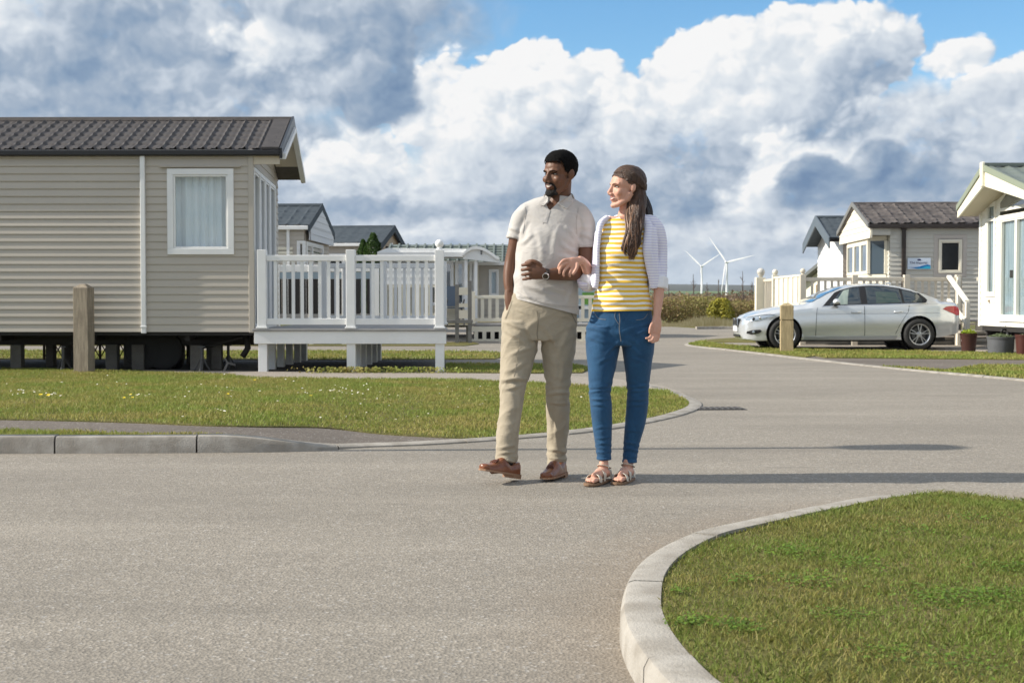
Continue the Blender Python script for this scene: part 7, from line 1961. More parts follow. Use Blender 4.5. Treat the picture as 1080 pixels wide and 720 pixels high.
# collar: standing band and two points
def plate(pts, th, root, name, m, sub=True):
    n_ = len(pts); c = sum(pts, Vector()) / n_; nn = (pts[1] - pts[0]).cross(pts[2] - pts[0]).normalized()
    if nn.y > 0: nn = -nn
    mb = MB(); mb.add([p for p in pts] + [p - nn * th for p in pts], [list(range(n_)), list(range(2 * n_ - 1, n_ - 1, -1))] + [(i, i + n_, (i + 1) % n_ + n_, (i + 1) % n_) for i in range(n_)])
    o = mb.build(name, m, None, bevel=.0015); inthing(o, root); return o
def onto(tree, px, py, off):
    h_ = hit(tree, px, py)
    return None if h_ is None else h_ + (Vector((0, 0, CAM_H)) - h_).normalized() * off
allt = bvh(shirt)
def collar(side):
    if side < 0: a = [(575.6, 206.0, -.040), (573.2, 208.5, -.058), (567.6, 214.6, None), (572.6, 217.0, None), (577.4, 212.6, -.080), (577.8, 208, -.066)]
    else: a = [(602.5, 204.5, -.010), (605.6, 212.0, None), (597.6, 220.2, None), (588.2, 214.6, None), (592.0, 211.4, -.082), (599.5, 207.5, -.035)]
    pts = []
    for (x, y, dy) in a:
        p = onto(allt, x, y, .009) if dy is None else P(x, y, DM + dy)
        if p is None: p = P(x, y, DM - .06)
        pts.append(p)
    return pts
for s_ in (-1, 1):
    o = plate(collar(s_), .006, man, 'collar', M_POLO)
rg_ = MB(); ring = []
for k in range(25):
    t = R(-65) + R(310) * k / 24    # open at the front left
    ring.append(P(589.2, 208, DM + .03) + Vector((math.cos(t + R(-60)) * .078, math.sin(t + R(-60)) * .074, 0.016 * math.sin(t + R(-60)) - .002)))
for (r0, z0) in ((1.0, 0),): 
    vs = []
    c0 = P(589.2, 208, DM + .03)
    for p in ring:
        d = (p - c0); vs += [p + Vector((0, 0, .020)), p + d * .10 + Vector((0, 0, .012)), p + d * .24 + Vector((0, 0, -.018)), p + d * .14 + Vector((0, 0, -.020)), p]
    rg_.add(vs, [(5 * i + j, 5 * i + (j + 1) % 5, 5 * i + 5 + (j + 1) % 5, 5 * i + 5 + j) for i in range(24) for j in range(5)])
co_ = rg_.build('collar_band', M_POLO, None, smooth=True)
bm = bmesh.new(); bm.from_mesh(co_.data)
bmesh.ops.delete(bm, geom=[v for v in bm.verts if v.co.y < DM - .015], context='VERTS'); bm.to_mesh(co_.data); bm.free()
inthing(co_, man)
inthing(shirt, man)
# watch
wc = jm(576.2, 289.3, -0.213)
ax = (jm(579, 289.5, -.205) - jm(573.5, 289, -.215)).normalized()
rot = Vector((0, 0, 1)).rotation_difference(ax).to_matrix().to_4x4()
mb = MB(); mb.xf = Matrix.Translation(wc) @ rot; mb.lathe([(.0300, -.010), (.0315, -.010), (.0320, 0), (.0315, .010), (.0300, .010)], 28, cap=False); mb.xf = None
wt = mb.build('watch', mat('watch_strap', (0.035, 0.022, 0.015), .5), None, smooth=True); inthing(wt, man)
fd_ = Vector((-.15, -1, -.35)).normalized(); wf = wc + fd_ * .0335
rot = Vector((0, 0, 1)).rotation_difference(fd_).to_matrix().to_4x4()
mb = MB(); mb.xf = Matrix.Translation(wf) @ rot; mb.lathe([(.0185, -.004), (.0195, 0), (.0180, .004), (.0155, .0045)], 24); mb.xf = None
o = mb.build('watch_case', M_CHROME, None, smooth=True, auto=30); o.data.transform(Matrix.Translation(-man.location)); o.parent = wt
mb = MB(); mb.xf = Matrix.Translation(wf + fd_ * .0048) @ rot; mb.lathe([(.001, 0), (.0150, 0)], 24); mb.xf = None
o = mb.build('watch_dial', mat('dial', (0.10, 0.075, 0.05), .2), None); o.data.transform(Matrix.Translation(-man.location)); o.parent = wt

def shoe(M, root, ankle_open=True, L=.292):
    """loafer: local x forward from the heel, z up"""
    def w(x): return .033 + .013 * math.sin(min(1, x / .20) * 1.9) if x < .2 else .0455 * math.sqrt(max(0, 1 - ((x - .2) / (L - .2)) ** 2.4))
    mb = MB(); mb.xf = M; sec_ = []
    for x in np.linspace(0.004, L - .006, 20):
        h_ = .072 - .02 * ss(x / .10) if x < .10 else .052 + (.030 * math.exp(-((x - .135) / .035) ** 2)) - .022 * ss((x - .16) / .11)
        sec_.append((x, w(x) * (.94), h_))
    vs = []; n = 16
    for x, ww, h_ in sec_:
        for k in range(n):
            t = math.pi * 2 * k / n; c_, s_ = math.cos(t), math.sin(t)
            vs.append((x, ww * (abs(c_) ** .8) * (1 if c_ >= 0 else -1), .012 + (h_ if s_ > 0 else .004) * (abs(s_) ** .85) * (1 if s_ >= 0 else -1)))
    fs = [(j * n + k, j * n + (k + 1) % n, (j + 1) * n + (k + 1) % n, (j + 1) * n + k) for j in range(19) for k in range(n)] + [list(range(n))[::-1], [19 * n + k for k in range(n)]]
    mb.add(vs, fs)
    ell(mb, (.018, 0, .045), (.022, .030, .032)); ell(mb, (L - .035, 0, .026), (.033, .036, .020))
    mb.xf = None
    up = melt(mb, 'shoe', M_LEATH, None, vox=.004, sm=3); inthing(up, root)
    mb = MB(); mb.xf = M; pts = [(x, w(x) * 1.06) for x in np.linspace(0, L, 22)] ; poly = pts + [(x, -y) for x, y in reversed(pts)]
    mb.prism(poly, 'z', 0.004, .014); mb.prism([(x, y) for x, y in poly if x < .08], 'z', -.012, .004); mb.xf = None
    so = mb.build('shoe_sole', M_SOLE, None); so.data.transform(Matrix.Translation(-root.location)); so.parent = up
    mb = MB(); mb.xf = M
    mb.tube(catmull([(.17, -.032, .050), (.158, 0, .071), (.17, .032, .050)], 6), .006, 8)
    mb.ball((.165, 0, .074), .008, 10, 6)
    for q in (-.012, -.004, .005, .013): mb.tube([(.168, q * .4, .073), (.185, q, .070), (.205, q * 1.6, .058)], [.004, .0045, .0035], 6)
    mb.xf = None
    ta = mb.build('tassel', mat('tassel_leather', (0.12, 0.035, 0.018), .5), None, smooth=True); ta.data.transform(Matrix.Translation(-root.location)); ta.parent = up
    return up
def frame(heel, toe, roll=0.0):
    x = (toe - heel).normalized(); z = Vector((0, 0, 1)); z = (z - x * z.dot(x)).normalized(); y = z.cross(x)
    M = Matrix((x, y, z)).transposed().to_4x4(); M.translation = heel
    return M @ Matrix.Rotation(roll, 4, 'X')
h1 = P(545, 500.5, DM - .10); t1 = P(509, 500.0, DM - .29)
d1v = (t1 - h1); d1v.z = .045; t1 = h1 + d1v.normalized() * .29
h1.z = 0.022
shoe(frame(h1, t1 + Vector((0, 0, h1.z - h1.z)), 0.0), man)
h2 = Vector((PX(593.5, 7.52), 7.54, .013)); t2 = Vector((PX(574.5, 7.30), 7.28, .012))
shoe(frame(h2, t2), man)
for c, (px, py, dy) in (('sock', (535, 489.5, -.13)), ('sock', (587, 493, .10))):
    mb = MB(); loft(mb, chain((px, py - 8, dy, 6.3, .037), (px, py + 2, dy - .01, 6.6, .040)), 16); o = mb.build(c, M_GUTTER, None, smooth=True); inthing(o, man)

# ================================================================ THE WOMAN
DW = 7.30
wom = thing('person', 'woman with long brown hair, yellow striped top and blue jeans', 'person', (PX(655, DW), DW, 0.0))
def jw(px, py, dy=0.0): return P(px, py, DW + dy)
def chw(*a): return chain(*a, D=DW)
MHw = Matrix.Translation(jw(660.5, 198.0, 0.0)) @ Euler((R(2), R(2), R(-72)), 'XYZ').to_matrix().to_4x4() @ Matrix.Scale(0.965, 4)
bd = MB(); head_prims(bd, MHw, True)
loft(bd, fine(chw((664, 205, .02, 8.6, .046), (662, 216, .02, 8.2, .046), (661, 226, .02, 9.5, .050), (662, 234, .02, 18, .054))), 18)
loft(bd, fine(chw((662, 231, .02, 24, .056), (661, 243, .01, 26.5, .075), (658, 262, 0, 24.5, .100), (657, 285, 0, 22.5, .088), (656, 305, 0, 23.5, .086), (655, 325, 0, 27, .095), (654, 342, 0, 28, .09), (654, 350, 0, 20, .06))), 20)
# her left arm hanging
loft(bd, fine(chw((689, 240, .02, 6.6, .040), (694, 256, .03, 6.4, .040), (695.5, 275, .03, 6.0, .038), (695.5, 290, .01, 6.2, .038), (695.0, 305, -.02, 5.8, .034), (694, 320, -.05, 4.9, .028), (693, 331, -.07, 4.1, .022), (692.6, 336, -.075, 4.0, .019))), 16)
loft(bd, fine(chw((692.7, 334, -.075, 4.2, .018), (692.3, 341, -.085, 5.6, .016), (691.6, 348, -.09, 5.9, .015), (691, 351, -.092, 5.4, .014))), 12)
for k, (x0, y0, pts) in enumerate(((688.2, 350, [(686.2, 354.5, -.102), (683.4, 356.6, -.108), (680.8, 356.3, -.112)]), (690.2, 350.5, [(689.2, 356, -.105), (686.6, 359.3, -.112), (683.6, 359.2, -.114)]), (692.4, 350.5, [(692.0, 356, -.100), (690.0, 360.3, -.106), (687.0, 360.8, -.108)]), (694.6, 349.5, [(694.8, 354.5, -.092), (693.6, 358.6, -.096), (691.2, 359.8, -.098)]))):
    ps = [jw(x0, y0, -.092)] + [jw(*p) for p in pts]
    loft(bd, fine([(p, .0088 - .0009 * i, .0088 - .0009 * i) for i, p in enumerate(ps)]), 10)
ps = [jw(690.2, 338, -.085), jw(687.2, 342, -.10), jw(685.6, 347.5, -.108), jw(685.2, 352, -.110)]
loft(bd, fine([(p, .0105 - .001 * i, .0105 - .001 * i) for i, p in enumerate(ps)]), 10)
# her right arm goes under his elbow and the hand lies on his forearm
loft(bd, fine(chw((637, 240, .05, 5.5, .036), (634, 256, .10, 5.6, .038), (629.5, 278, .13, 5.8, .038), (624.5, 294, .11, 6.0, .037))), 16)
loft(bd, fine([(jw(624.5, 294, .11), .037, .035), (jw(621, 288, .06), .033, .032), (jw(617.5, 279.5, -.02), .027, .026), (jw(613.5, 274.8, -.075), .022, .022), (jw(611, 274, -.10), .022, .018)]), 14)
HB = -.135
loft(bd, fine([(jw(612.5, 275, -.095), .021, .018), (jw(608, 276, -.122), .027, .015), (jw(603.5, 277.2, HB - .003), .031, .0145), (jw(600.5, 278.4, HB - .006), .029, .014)]), 14)
fing = [((600.5, 273.6), (594.5, 274.4), (590.2, 279.0), (588.4, 283.6)), ((599.4, 277.2), (593.8, 279.2), (590.6, 284.2), (590.2, 288.6)), ((600.8, 280.0), (596.4, 283.6), (594.4, 288.0), (595.0, 291.6)), ((604.4, 281.6), (602.0, 285.4), (600.6, 289.0), (601.2, 292.0))]
for k, f_ in enumerate(fing):
    ps = [jw(f_[0][0], f_[0][1], HB - .006), jw(f_[1][0], f_[1][1], HB - .020), jw(f_[2][0], f_[2][1], HB - .020), jw(f_[3][0], f_[3][1], HB - .008)]
    loft(bd, fine([(p, .0088 - .0008 * i, .0088 - .0008 * i) for i, p in enumerate(ps)]), 10)
ps = [jw(608.5, 277.5, HB - .006), jw(608.2, 282.5, HB - .020), jw(605.8, 287.0, HB - .024), jw(603.6, 289.6, HB - .020)]
loft(bd, fine([(p, .0108 - .001 * i, .0108 - .001 * i) for i, p in enumerate(ps)]), 10)
# legs and bare feet
loft(bd, fine(chw((637, 350, 0, 13, .075), (634, 400, -.03, 9.5, .058), (635, 440, -.02, 8.5, .056), (636, 470, -.02, 5.6, .036), (636.8, 484, -.02, 4.7, .030), (637.2, 492, -.02, 4.9, .033))), 16)
loft(bd, fine(chw((672, 350, 0, 13, .075), (673, 400, .03, 9.5, .058), (672, 440, .05, 8.5, .056), (666, 470, .06, 5.6, .036), (664, 484, .06, 4.7, .030), (663, 492, .06, 4.9, .033))), 16)
def foot_frame(hx, hd, tx, td, z=.016): return Vector((PX(hx, hd), hd, z)), Vector((PX(tx, td), td, z))
feet = [foot_frame(640.5, DW - .0, 621.5, DW - .20, .018), foot_frame(665, DW + .08, 651.5, DW - .12, .014)]
FM = []
for hl, tl in feet:
    M = frame(hl, tl); FM.append(M); bd.xf = M
    loft(bd, fine([(Vector((.012, 0, .030)), .026, .030), (Vector((.035, 0, .036)), .029, .036), (Vector((.07, 0, .042)), .030, .038), (Vector((.11, 0, .030)), .033, .028), (Vector((.15, 0, .018)), .038, .018), (Vector((.180, 0, .014)), .038, .013)]), 14)
    ell(bd, (.045, 0, .075), (.028, .026, .045))
    for k, (yy, ln, r_) in enumerate(((.026, .232, .0125), (.009, .235, .0088), (-.006, .227, .0084), (-.019, .217, .0080), (-.031, .205, .0076))):
        loft(bd, fine([(Vector((.165, yy * .95, .016)), r_, r_), (Vector((ln - .022, yy, .016)), r_, r_ * .95), (Vector((ln, yy * .98, .011)), r_ * .8, r_ * .75)]), 8)
    bd.xf = None
body_w = melt(bd, 'body', M_SKW, None, vox=0.0040, sm=2)
tree_w = bvh(body_w); inthing(body_w, wom)
M_BROWW = mat('brow_brown', (0.045, 0.024, 0.015), .8)
face_parts(wom, MHw, M_EYED, mat('lip_rose', (0.46, 0.19, 0.155), .45), M_BROWW, tree_w, True, .0026)
# hair
M_HAIRW = mat('hair_brown', (0.095, 0.046, 0.025), 0.45, var=0.9, vscale=60, tint=(0.036, 0.018, 0.011), stretch=(1, 1, .12), spec=.6, bump=0.9, bscale=240)
M_HAIRW2 = mat('hair_lighter_brown', (0.26, 0.13, 0.062), 0.42, var=0.7, vscale=60, tint=(0.11, 0.055, 0.03), stretch=(1, 1, .12), spec=.6)
def keep_w(l):
    y = l.y
    if y < -0.045: h_ = 0.070 - (abs(l.x) ** 1.5) * 1.2
    elif y < -0.020: h_ = 0.052 - (y + .045) / .025 * .030
    elif y < 0.0: h_ = 0.022 - (y + .02) / .02 * .012
    elif y < 0.028: h_ = .006
    else: h_ = -0.062
    return l.z > h_
def hx(mb): ell(mb, (0, -0.026, 0.046), (0.068, 0.060, 0.058)); ell(mb, (0, 0.070, 0.004), (.055, .050, .055))
hw_ = hair_cap(MHw, (0.0800, 0.1040, 0.0905), (0, 0.020, 0.039), keep_w, 'hair', M_HAIRW, wom, f=70, amp=.002, extra=hx, seed=4)
# strands drawn back over the ear and the long tail falling over her shoulder
rr = random.Random(12)
def strands(name, path_fn, n, r, m):
    mb = MB()
    for k in range(n):
        pts = path_fn(k, rr)
        L = catmull(pts, 5); N = len(L)
        mb.tube(L, [r * (0.55 + .6 * math.sin(math.pi * min(1, (i + 1.5) / N * 1.05)) ** .5) * (1 if i < N - 2 else .5) for i in range(N)], 5)
    o = mb.build(name, m, None, smooth=True); inthing(o, wom); return o
# underlying mass
mb = MB(); loft(mb, fine(chw((671, 196, .015, 8, .045), (672.5, 210, .0, 9.5, .05), (671, 225, -.04, 9.5, .045), (669, 240, -.085, 8.8, .034), (667.5, 252, -.105, 7.4, .028), (666.5, 260, -.108, 5, .022), (665.5, 265, -.108, 2.5, .012))), 18)
hm_ = melt(mb, 'hair_tail', M_HAIRW, None, vox=.005, sm=3, post=lambda co, no: np.array([noise.noise((c[0] * 90, c[1] * 60, c[2] * 9)) for c in co]) * .006); inthing(hm_, wom)
def tail_path(k, rr):
    lk = k // 7; q_ = random.Random(lk * 31 + 5); a = max(-1, min(1, q_.uniform(-1, 1) + rr.gauss(0, .10))); b = rr.uniform(-.7, 1); ph = q_.uniform(0, 6.28) + rr.gauss(0, .25); rr_k = q_.uniform(-.6, 1); w_ = lambda i: math.sin(ph + i * (1.7 + .5 * rr_k)) * 2.3 * min(1, i / 3)
    end = q_.uniform(-9, 2) + rr.uniform(-2, 1)
    C_ = [(669 + 4 * a, 186 + 5 * abs(a), .0, 6), (672 + 6 * a, 200, -.015, 1), (672 + 8.5 * a, 213, -.045, 1), (671 + 9.5 * a, 226, -.082, 1), (669 + 10 * a, 240, -.120, 1), (667.5 + 10 * a, 254, -.134, 1), (666.5 + 9 * a, 265 + end * .5, -.135, 1), (665.5 + 8 * a, 272 + end, -.13, 1)]
    return [jw(x + w_(i), y, dy + .022 * abs(a) ** 2 - .006 * b) for i, (x, y, dy, _) in enumerate(C_)]
strands('hair_strands', tail_path, 105, .0036, M_HAIRW)
strands('hair_highlights', tail_path, 40, .0028, M_HAIRW2)
def crown_path(k, rr):
    """combed back from the hairline over the side of the head to the nape"""
    u = (k + rr.random()) / 120; th0 = R(-20 + 112 * u); y0 = -.070 + .058 * (max(0, u - .35) / .65) ** 1.2
    pts = []
    for i in range(8):
        t = i / 7; y = y0 + (.112 - y0) * t; th = th0 + (R(88 + 44 * u) - th0) * t ** 1.6
        s_ = math.sqrt(max(.03, 1 - ((y - .02) / .1065) ** 2)); dn = .028 * t ** 3
        pts.append(MHw @ Vector((math.sin(th) * .0815 * s_, y, .039 + math.cos(th) * .092 * s_ - dn)))
    return pts
strands('hair_strands', crown_path, 120, .0026, M_HAIRW)
def back_tail(k, rr):
    a = rr.uniform(-1, 1); ph = rr.uniform(0, 6)
    return [jw(x + 2.4 * a + math.sin(ph + i), y, dy + .02 * a) for i, (x, y, dy) in enumerate([(678, 205, .05), (682, 214, .06), (684.5, 224, .05), (684.5, 235, .03), (682, 246, .01), (679, 252, .0)])]
def fly(k, rr):
    p = tail_path(k, rr); o_ = Vector((rr.gauss(0, .008), rr.gauss(0, .004), rr.gauss(0, .004)))
    return [q + o_ * (i / len(p)) for i, q in enumerate(p)]
strands('hair_wisps', fly, 46, .0011, M_HAIRW)
strands('hair_strands', back_tail, 34, .0048, mat('hair_dark', (0.018, 0.010, 0.008), .5))

# jeans
M_JEAN = fabric('denim_blue', (0.020, 0.078, 0.165), (0.011, 0.045, 0.105), .8, 900, 14, .3)
M_STITCH = mat('denim_stitch', (0.16, 0.17, 0.18), .8)
je = MB()
loft(je, fine(chw((656, 320, 0, 30, .100), (655.5, 332, 0, 32, .108), (654.5, 346, 0, 35.5, .114), (654, 358, 0, 36, .110), (654.5, 364, 0, 33, .100))), 52, level=True)
loft(je, fine(chw((637, 345, 0, 18.5, .108), (636, 362, -.005, 18.3, .105), (635, 380, -.015, 16, .092), (633.5, 400, -.03, 13, .074), (632.8, 414, -.035, 11.6, .067), (634, 428, -.03, 11.4, .068), (635, 445, -.02, 10.6, .062), (636, 462, -.02, 9.0, .052), (636.8, 478, -.02, 7.8, .046), (637, 484, -.02, 7.6, .045))), 44)
loft(je, fine(chw((672, 345, 0, 18.5, .108), (673, 362, .005, 17.5, .105), (673, 380, .015, 15, .092), (672.8, 400, .03, 12.4, .074), (673, 414, .035, 11.4, .067), (672, 428, .045, 11.4, .068), (670, 445, .05, 10.6, .062), (667, 462, .06, 9.0, .052), (664.6, 478, .06, 7.8, .046), (664, 487, .06, 7.5, .045))), 44)
def jpost(co, no):
    x, z = co[:, 0], co[:, 2]
    base = .5 * folds(co, no, .006, 11, (0.9, 0, .4), 2.2, 3.3)
    for zc, wd, am, fr in ((PZ(410, DW), .045, .0045, 150), (PZ(474, DW), .05, .0035, 190), (PZ(352, DW), .05, .0045, 100)):
        base += .5 * am * np.exp(-((z - zc) / wd) ** 2) * np.sin(z * fr + x * 20 + 2 * np.sin(x * 36))
    return base + segfold(co, no, [(619, 409, 644, 406, 1.2, 5), (619, 414, 645, 412, 1.1, 6), (621, 420, 644, 420, 1.1, 5), (623, 427, 642, 429, 1.2, 4), (660, 408, 685, 405, 1.2, 5), (661, 414, 685, 412, 1.1, 6), (662, 421, 684, 420, 1.1, 5), (662, 428, 682, 428, 1.2, 4),
        (621, 336, 646, 345, 1.5, 5), (619, 345, 645, 354, 1.6, 5), (619, 354, 643, 362, 1.6, 4), (690, 338, 664, 346, 1.5, 5), (691, 348, 666, 354, 1.6, 4), (638, 376, 654, 360, 1.6, 6), (676, 376, 657, 360, 1.6, 6), (630, 384, 646, 376, 1.6, 4), (682, 384, 665, 378, 1.6, 4),
        (627, 452, 644, 450, 1.2, 3), (628, 462, 645, 460, 1.1, 4), (628, 469, 645, 468, 1.0, 4), (629, 476, 645, 476, 1.0, 4), (658, 454, 678, 456, 1.2, 3), (657, 465, 674, 467, 1.1, 4), (656, 473, 672, 475, 1.0, 4), (656, 480, 671, 482, 1.0, 4)])
jeans = melt(je, 'jeans', M_JEAN, None, vox=.0052, sm=3, post=jpost)
tj = bvh(jeans)
for nm, pts, w_, mm in (('fly_seam', [(653, 330), (653.8, 338), (653.2, 347), (655, 360)], .9, M_STITCH), ('fly_seam', [(649, 329), (648.6, 335), (652.8, 342)], .6, M_STITCH), ('pocket_seam', [(627, 330), (631, 335.5), (639, 337)], .6, M_STITCH), ('pocket_seam', [(683, 331), (679, 336), (671, 337.5)], .6, M_STITCH)):
    r_ = ribbon(nm, tj, pts, w_, mm, None)
    if r_: inthing(r_, wom)
for px, dy, y in ((637, -.02, 484), (664, .06, 487)):
    mb = MB(); loft(mb, chw((px, y - 2.2, dy, 7.9, .048), (px, y + .3, dy, 7.9, .048)), 20); o = mb.build('turn_up', M_JEAN, None, smooth=True); inthing(o, wom)
inthing(jeans, wom)

# striped top
m = bpy.data.materials.new('yellow_white_stripe'); m.use_nodes = True; nt = m.node_tree; b = nt.nodes['Principled BSDF']; h = NB(nt)
co = h.n('ShaderNodeTexCoord').outputs['Object']; sp_ = h.n('ShaderNodeSeparateXYZ'); nt.links.new(co, sp_.inputs[0])
wv_n = h.math('MULTIPLY', h.math('SUBTRACT', h.noise(h.vmath('MULTIPLY', co, (5, 5, 7)), 1.0, 3), .5), .020)
ph = h.math('MULTIPLY', h.math('ADD', sp_.outputs[2], wv_n), 2 * math.pi / 0.0262)
st_ = h.smooth(h.math('SINE', ph), -.25, .10)
nt.links.new(h.mix(st_, (0.80, 0.77, 0.72), (0.76, 0.47, 0.045)), b.inputs['Base Color']); b.inputs['Roughness'].default_value = .85
M_STRIPE = m
tp = MB()
loft(tp, fine(chw((660.5, 228.5, .012, 11.5, .054), (660.5, 232.5, .012, 22, .062), (660, 239, .01, 28.5, .072), (659, 250, .0, 28.5, .090), (657.5, 266, -.005, 27.0, .116), (657, 276, -.002, 26.6, .112), (656.5, 290, .0, 26.2, .098), (656, 305, .0, 27.8, .100), (656, 318, 0, 30.5, .110), (656, 330, 0, 32.2, .116), (656, 338, 0, 33, .118))), 56, level=True)
def wpost(co, no):
    base = .55 * folds(co, no, .008, 9, (0.95, 0, -.3), 2.4, 6.3) + .4 * folds(co, no, .005, 20, (1, 0, -.15), 2, 1.7)
    z = co[:, 2]; x = co[:, 0]
    base += .006 * np.exp(-((z - PZ(298, DW)) / .08) ** 2) * np.sin(z * 110 + x * 30 + 2 * np.sin(x * 25)) * .5
    return base + segfold(co, no, [(634, 290, 668, 299, 1.7, 7), (640, 284, 676, 291, 1.7, 6), (628, 316, 686, 311, 1.8, 6), (650, 303, 686, 306, 1.6, 6), (630, 306, 652, 300, 1.5, 6), (629, 322, 670, 322, 1.5, 5), (634, 262, 660, 270, 2.0, 4), (634, 246, 650, 256, 1.8, 4), (636, 276, 656, 278, 1.8, 5)])
top = melt(tp, 'striped_top', M_STRIPE, None, vox=.0055, sm=3, post=wpost)
cut(top, P(656, 327.8, DW), Vector((0.02, 0, -1)).normalized())
mb = MB(); ps_ = [P(651, 226, DW - .2), P(667, 224, DW - .2), P(663, 232.5, DW - .2), P(655.5, 231.5, DW - .2)]; pe_ = [P(651, 226, DW + .0), P(667, 224, DW + .0), P(663, 232.5, DW + .0), P(655.5, 231.5, DW + .0)]
mb.add(ps_ + pe_, [(0, 1, 2, 3), (7, 6, 5, 4)] + [(i, i + 4, (i + 1) % 4 + 4, (i + 1) % 4) for i in range(4)]); bool_cut(top, mb)
top.data.polygons.foreach_set('use_smooth', [True] * len(top.data.polygons)); top.data.set_sharp_from_angle(angle=R(50))
tw = bvh(top)
inthing(top, wom)

# cardigan: sleeves, back and two open fronts
m = bpy.data.materials.new('lavender_fine_stripe'); m.use_nodes = True; nt = m.node_tree; b = nt.nodes['Principled BSDF']; h = NB(nt)
co = h.n('ShaderNodeTexCoord').outputs['Object']; sp_ = h.n('ShaderNodeSeparateXYZ'); nt.links.new(co, sp_.inputs[0])
wv_n = h.math('MULTIPLY', h.math('SUBTRACT', h.noise(co, 5, 2), .5), .012)
st_ = h.smooth(h.math('SINE', h.math('MULTIPLY', h.math('ADD', sp_.outputs[2], wv_n), 2 * math.pi / 0.0148)), -.2, .5)
nt.links.new(h.mix(st_, (0.80, 0.79, 0.86), (0.64, 0.62, 0.79)), b.inputs['Base Color']); b.inputs['Roughness'].default_value = .85
M_CARD = m
M_CUFF = fabric('white_cuff', (0.82, 0.81, 0.82), (0.76, 0.75, 0.78))
cd = MB()
loft(cd, fine(chw((678, 232, .03, 6.0, .046), (685, 234, .03, 7.6, .050), (691.5, 241, .027, 8.6, .052), (694.6, 252, .03, 8.4, .052), (695.6, 266, .035, 8.0, .050), (695.6, 282, .02, 7.9, .050), (695.0, 296, .0, 8.0, .050), (694.6, 303.5, -.015, 8.4, .048))), 40)
loft(cd, fine(chw((646, 232, .035, 5.5, .044), (638.5, 237, .05, 6.5, .046), (634, 252, .10, 7.0, .048), (630, 276, .13, 7.4, .050), (624, 296, .11, 8.4, .052), (619, 299, .07, 8.5, .050), (616, 294, .03, 7.8, .046))), 18)
loft(cd, fine(chw((661, 227, .055, 12, .030), (661, 234, .055, 21, .034), (661, 245, .055, 27, .045), (660, 268, .06, 30, .062), (659, 292, .06, 30, .056), (660, 305, .06, 31, .060))), 22)
# front edges
loft(cd, fine(chw((678, 229.5, -.02, 4.0, .020), (683.5, 238, -.055, 4.8, .016), (683.2, 250, -.085, 4.6, .014), (682.8, 264, -.098, 4.8, .014), (685.5, 280, -.080, 4.6, .014), (688.5, 296, -.062, 4.6, .014), (689, 304, -.055, 4.4, .014))), 14)
loft(cd, fine(chw((685, 240, -.03, 7, .030), (687, 255, -.045, 7, .035), (688, 272, -.05, 6.5, .035), (689.5, 290, -.04, 6, .035), (690, 303, -.03, 5.5, .030))), 14)
loft(cd, fine(chw((641, 229.5, -.01, 3.2, .018), (634.5, 235, -.040, 3.6, .016), (631.5, 246, -.065, 3.0, .014), (630.5, 262, -.080, 2.6, .012), (630.5, 280, -.070, 2.6, .012), (629.0, 296, -.055, 3.0, .012), (627.5, 304, -.05, 3.4, .012))), 14)
loft(cd, fine(chw((631, 244, -.01, 3.6, .05), (629.5, 262, -.01, 3.4, .055), (628.5, 282, .0, 3.8, .055), (627, 302, .0, 4.4, .05))), 14)
def cpost(co, no):
    return .6 * folds(co, no, .007, 10, (0.35, 0, -1), 2.3, 8.3) + .4 * folds(co, no, .004, 22, (0.3, 0, -1), 2, 3.7)
card = melt(cd, 'cardigan', M_CARD, None, vox=.0055, sm=2, post=cpost)
inthing(card, wom)
mb = MB(); loft(mb, fine(chw((696.2, 293, .0, 9.4, .054), (695.6, 299, -.008, 9.6, .054), (695.2, 305, -.015, 9.9, .054))), 20); ell(mb, jw(690, 288, -.05), (.020, .012, .065)); ell(mb, jw(688.5, 296, -.055), (.018, .012, .045))
cf = melt(mb, 'cuff', M_CUFF, None, vox=.005, sm=2, post=lambda co, no: folds(co, no, .008, 16, (0.2, 0, -1), 2, 2.2)); inthing(cf, wom)
mb = MB(); loft(mb, fine(chw((622, 292, .06, 8.5, .050), (619, 298, .045, 9, .050), (616, 301, .03, 7, .042))), 18)
cf = melt(mb, 'cuff', M_CUFF, None, vox=.005, sm=2); inthing(cf, wom)

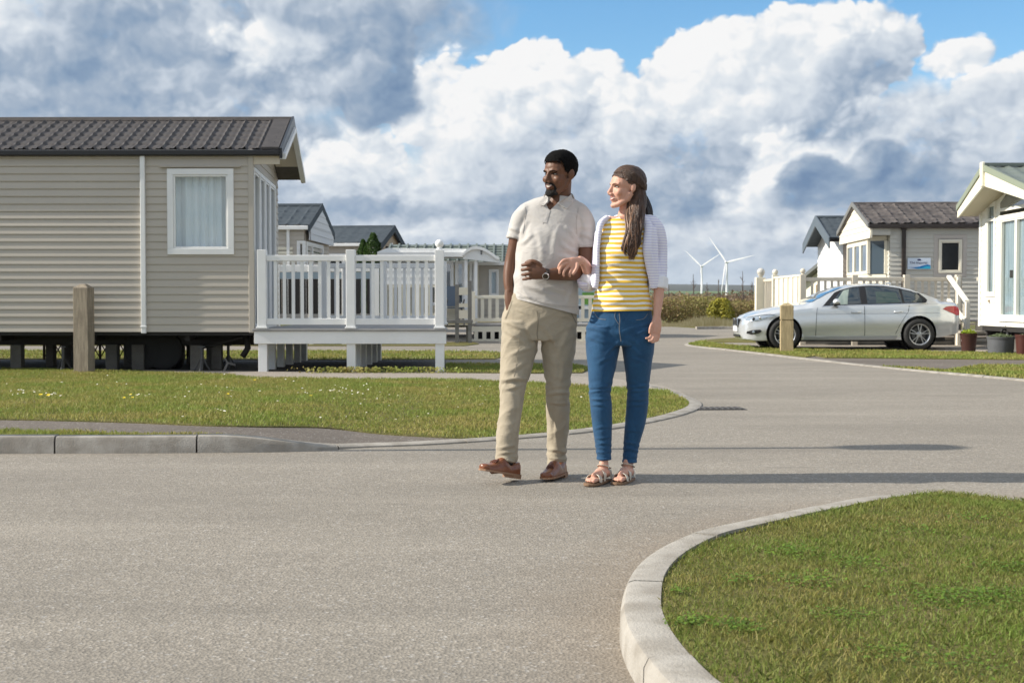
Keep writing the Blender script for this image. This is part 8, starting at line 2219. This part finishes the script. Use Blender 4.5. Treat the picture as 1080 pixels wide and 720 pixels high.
# sandals
M_SAND = mat('sandal_pale_gold', (0.62, 0.56, 0.46), .4, var=.4, vscale=30)
M_SANDS = mat('sandal_sole', (0.20, 0.12, 0.07), .7)
for M in FM:
    def w(x): return .030 + .012 * math.sin(min(1, x / .19) * 1.7) if x < .19 else .041 * math.sqrt(max(0, 1 - ((x - .19) / .058) ** 2.6))
    pts = [(x, w(x)) for x in np.linspace(-.004, .2475, 24)]; poly = pts + [(x, -y) for x, y in reversed(pts)]
    mb = MB(); mb.xf = M; mb.prism(poly, 'z', -.013, .001); mb.xf = None
    so = mb.build('sandal', M_SANDS, None, bevel=.002); inthing(so, wom)
    def strap(pts_, wdt, nm='strap'):
        mb = MB(); mb.xf = M; L = catmull([Vector(p) for p in pts_], 6); vs = []
        for i, p in enumerate(L):
            t = (L[min(i + 1, len(L) - 1)] - L[max(i - 1, 0)]).normalized(); up = Vector((0, p.y, p.z - .02)).normalized(); sd = t.cross(up).normalized()
            vs += [p + sd * wdt / 2, p - sd * wdt / 2, p - sd * wdt / 2 - up * .003, p + sd * wdt / 2 - up * .003]
        mb.add(vs, [(4 * i + j, 4 * i + (j + 1) % 4, 4 * i + 4 + (j + 1) % 4, 4 * i + 4 + j) for i in range(len(L) - 1) for j in range(4)])
        mb.xf = None; o = mb.build(nm, M_SAND, None, smooth=True, auto=40); o.data.transform(Matrix.Translation(-wom.location)); o.parent = so
    strap([(.165, -.043, .000), (.160, -.036, .026), (.150, -.012, .040), (.148, .012, .041), (.158, .036, .028), (.165, .043, .0)], .040, 'toe_strap')
    strap([(.105, -.036, .000), (.100, -.036, .035), (.088, -.014, .064), (.085, .012, .066), (.098, .036, .038), (.105, .038, .0)], .026, 'instep_strap')
    strap([(.010, -.026, .062), (.040, -.034, .074), (.074, -.016, .086), (.080, .0, .088), (.074, .016, .086), (.040, .034, .074), (.010, .026, .062), (-.004, 0, .058), (.010, -.026, .062)], .013, 'ankle_strap')
    strap([(.002, -.030, .002), (-.006, -.018, .040), (-.008, 0, .055), (-.006, .018, .040), (.002, .030, .002)], .03, 'heel_strap')
